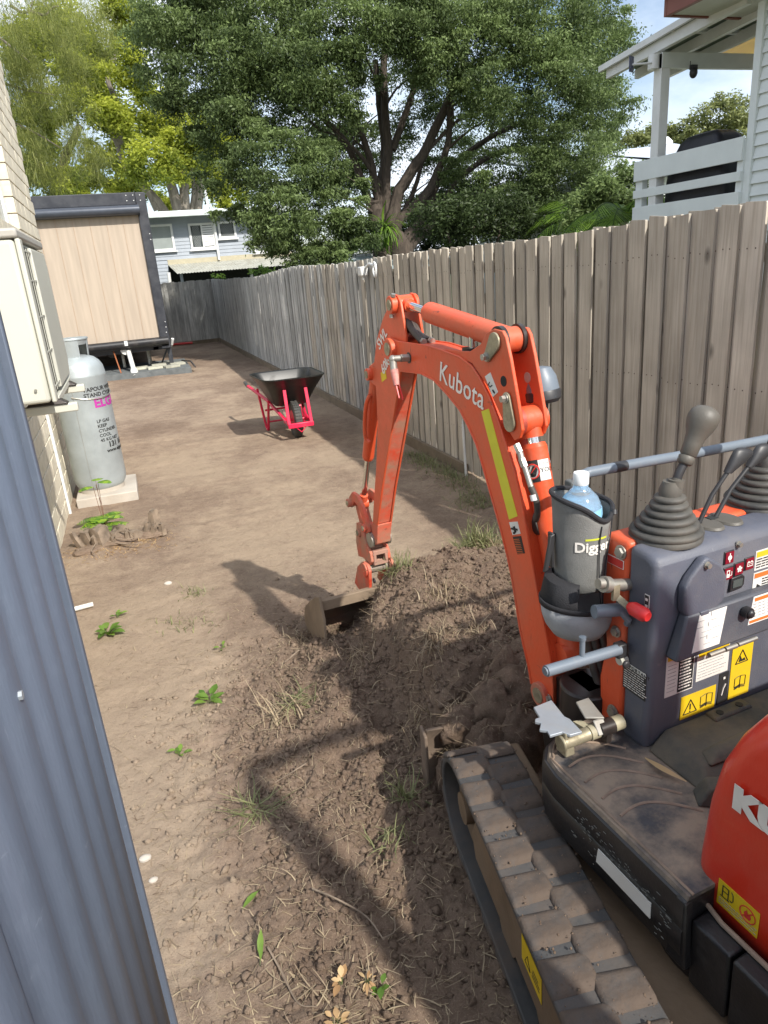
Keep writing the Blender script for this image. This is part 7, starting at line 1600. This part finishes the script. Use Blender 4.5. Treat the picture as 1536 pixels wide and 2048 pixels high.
# --- bottle holder hanging at the front of the machine (things of their own)
bcx, bcu = 1.028, 1.262
def eo(mb): mb.v = [tuple(MW(*v)) for v in mb.v]; return mb
hl = empty('bottle_holder', tuple(MW(bcx, bcu, .84)), A_, label='grey drawstring bottle holder hanging at the front of the digger', cat='bottle holder')
def hp(name, mb, mt, **kw): mb.v = [(a-bcx, b_-bcu, c-.84) for a, b_, c in mb.v]; return obj(name, mb, mt, hl, **kw)
mb = MB(); n_ = 40; rows = []
LVb = [(.052, .868), (.060, .875), (.0635, .90), (.0655, .96), (.0675, 1.02), (.069, 1.07), (.071, 1.095)]
for (r, z) in LVb:
    rows.append([(bcx+r*cos(a)*(1+.02*sin(3*a+z*30)), bcu+r*sin(a)*(1+.02*cos(2*a+z*17)), z+(.0 if z < 1.05 else (.018*cos(a-radians(150))-.028*max(0, cos(a+radians(80)))**6))) for a in np.linspace(0, 2*pi, n_+1)[:-1]])
vs = sum(rows, []); mb.add(vs, [(a*n_+k, a*n_+(k+1) % n_, (a+1)*n_+(k+1) % n_, (a+1)*n_+k) for a in range(len(rows)-1) for k in range(n_)]+[list(range(n_))[::-1]]); bg_ = hp('bag', mb, bag_m, ang=70); md = bg_.modifiers.new('t', 'SOLIDIFY'); md.thickness = .003
mb = MB(); rim = rows[-1]; mb.tube(rim+[rim[0]], .0062, n=8, caps=False); hp('rolled_hem', mb, bag_bk)
text('lettering', 'DiggerLink', .034, None, (1, 0, 0), (0, 0, 1), white_ink, hl, bold=.0008, wrap=lambda x, y, z: Vector(((.0682+z)*cos(radians(-142)+x/.0672), (.0682+z)*sin(radians(-142)+x/.0672), .985+y-.84)))
mb = MB(); vs = []
for k in range(11):
    a = radians(-121+47*k/10); vs += [(bcx+.0688*cos(a), bcu+.0688*sin(a), 1.013), (bcx+.0690*cos(a), bcu+.0690*sin(a), 1.018)]
mb.add(vs, [(2*k, 2*k+1, 2*k+3, 2*k+2) for k in range(10)]); hp('logo_bar', mb, mat('lime_print', (.62, .66, .05), .5))
mb = MB(); rc = lambda a, r, z: (bcx+r*cos(radians(a)), bcu+r*sin(radians(a)), z)
mb.tube(spline([rc(-88, .070, 1.045), rc(-93, .071, 1.0), rc(-92, .0705, .93), rc(-88, .072, .86), rc(-86, .073, .84)], 5), .0016, n=5); mb.tube(spline([rc(-48, .072, 1.075), rc(-62, .072, 1.02), rc(-76, .0715, .95), rc(-80, .0715, .90), rc(-83, .073, .84)], 5), .0016, n=5); mb.tube(spline([rc(-84, .073, .84), rc(-82, .078, .82), rc(-88, .078, .80), rc(-84, .076, .795)], 4), .0014, n=5); hp('drawcord', mb, bag_bk)
mb = MB(); mb.ball(rc(-84, .078, .838), .010, 12, (1, 1, .9)); mb.cyl(rc(-84, .079, .82), rc(-84, .079, .80), .006, n=10); mb.cyl(rc(-48, .074, 1.072), rc(-52, .075, 1.062), .008, n=10); hp('cord_lock', mb, lever_bk)
# lower pouch
n_ = 36; rows = []; pcx, pcu = 1.012, 1.250
for (r, z) in ((.045, .748), (.062, .750), (.078, .775), (.086, .80), (.090, .835)):
    rows.append([(pcx+r*1.08*cos(a), pcu+r*.9*sin(a), z+.012*(r/.09)*cos(a-radians(170))) for a in np.linspace(0, 2*pi, n_+1)[:-1]])
mb = MB(); vs = sum(rows, []); mb.add(vs, [(a*n_+k, a*n_+(k+1) % n_, (a+1)*n_+(k+1) % n_, (a+1)*n_+k) for a in range(len(rows)-1) for k in range(n_)]+[list(range(n_))[::-1]]); o = hp('pouch', mb, bag_lt, ang=70); md = o.modifiers.new('t', 'SOLIDIFY'); md.thickness = .002
mb = MB(); vs = []
for (r, z) in ((.0915, .832), (.093, .845)): vs += [(pcx+r*1.08*cos(a), pcu+r*.9*sin(a), z+.012*cos(a-radians(170))) for a in np.linspace(0, 2*pi, n_+1)[:-1]]
mb.add(vs, [(k, (k+1) % n_, n_+(k+1) % n_, n_+k) for k in range(n_)]); o = hp('pouch_binding', mb, bag_bk); md = o.modifiers.new('t', 'SOLIDIFY'); md.thickness = .004
mb = MB(); vs = []
n2 = 16
for (rr_, z) in ((.094, .842), (.085, .905), (.069, .915)):
    vs += [(pcx+(rr_*1.06)*cos(a)+(bcx-pcx)*(z-.84)/.075, pcu+rr_*.9*sin(a)+(bcu-pcu)*(z-.84)/.075, z if z < .85 else z-.03*(1-abs(cos((a-radians(150))/1.4)))) for a in np.linspace(radians(70), radians(235), n2)]
mb.add(vs, [(r_i*n2+k, r_i*n2+k+1, (r_i+1)*n2+k+1, (r_i+1)*n2+k) for r_i in range(2) for k in range(n2-1)]); o = hp('pouch_back', mb, bag_bk); md = o.modifiers.new('t', 'SOLIDIFY'); md.thickness = .003
mb = MB(); mb.box((.950, 1.272, .93), (.957, 1.29, 1.02)); mb.hull([(.925, 1.268, .925), (.938, 1.268, .93), (.938, 1.276, .93), (.925, 1.276, .925)], [(.945, 1.27, 1.015), (.962, 1.27, 1.02), (.962, 1.278, 1.02), (.945, 1.278, 1.015)]); hp('strap', mb, lever_bk, bevel=.002)
wbm = MB(); wbm.lathe([(.030, 0), (.042, .004), (.046, .02), (.046, .14), (.0475, .16), (.050, .185), (.048, .205), (.040, .225), (.026, .240), (.0175, .250), (.0165, .262), (.0145, .266)], (0, 0, 0), (0, 0, 1), n=32)
wb_ = empty('water_bottle', tuple(MW(bcx-.002, bcu+.002, .875)), A_, label='clear water bottle with a white cap in the grey holder', cat='bottle')
obj('bottle', wbm, pet, wb_, ang=60); mb = MB(); mb.lathe([(.0470, .10), (.0480, .165)], n=32); obj('bottle_label', mb, pet_lbl, wb_); mb = MB(); mb.lathe([(.0495, .172), (.0515, .186), (.0495, .200)], n=32); obj('water_line', mb, pet_lbl, wb_)
mb = MB(); mb.lathe([(.0175, .256), (.0185, .258), (.0185, .282), (.017, .285), (.001, .286)], n=28); obj('cap', mb, cap_m, wb_)

# ------------------------------------------------------------------ groups of alike things
GR = {'grass_tuft': 'grass tufts on and around the soil heap', 'weed_seedling': 'green seedlings on the bare soil', 'dug_root': 'roots lying on the dug soil', 'pebble': 'pale pebbles on the bare soil',
      'dead_leaves': 'dead leaves on the dug soil', 'palm': 'palms behind the side fence', 'garden_shrub': 'shrubs behind the side fence', 'small_shrub': 'small shrubs over the fence corner', 'distant_gum': 'distant gums beyond the veranda', 'fallen_leaf': 'green leaves fallen on the soil'}
for o in bpy.data.objects:
    if o.parent is None and 'category' in o:
        k_ = o.name.split('.')[0]
        if k_ in GR: o['group'] = GR[k_]
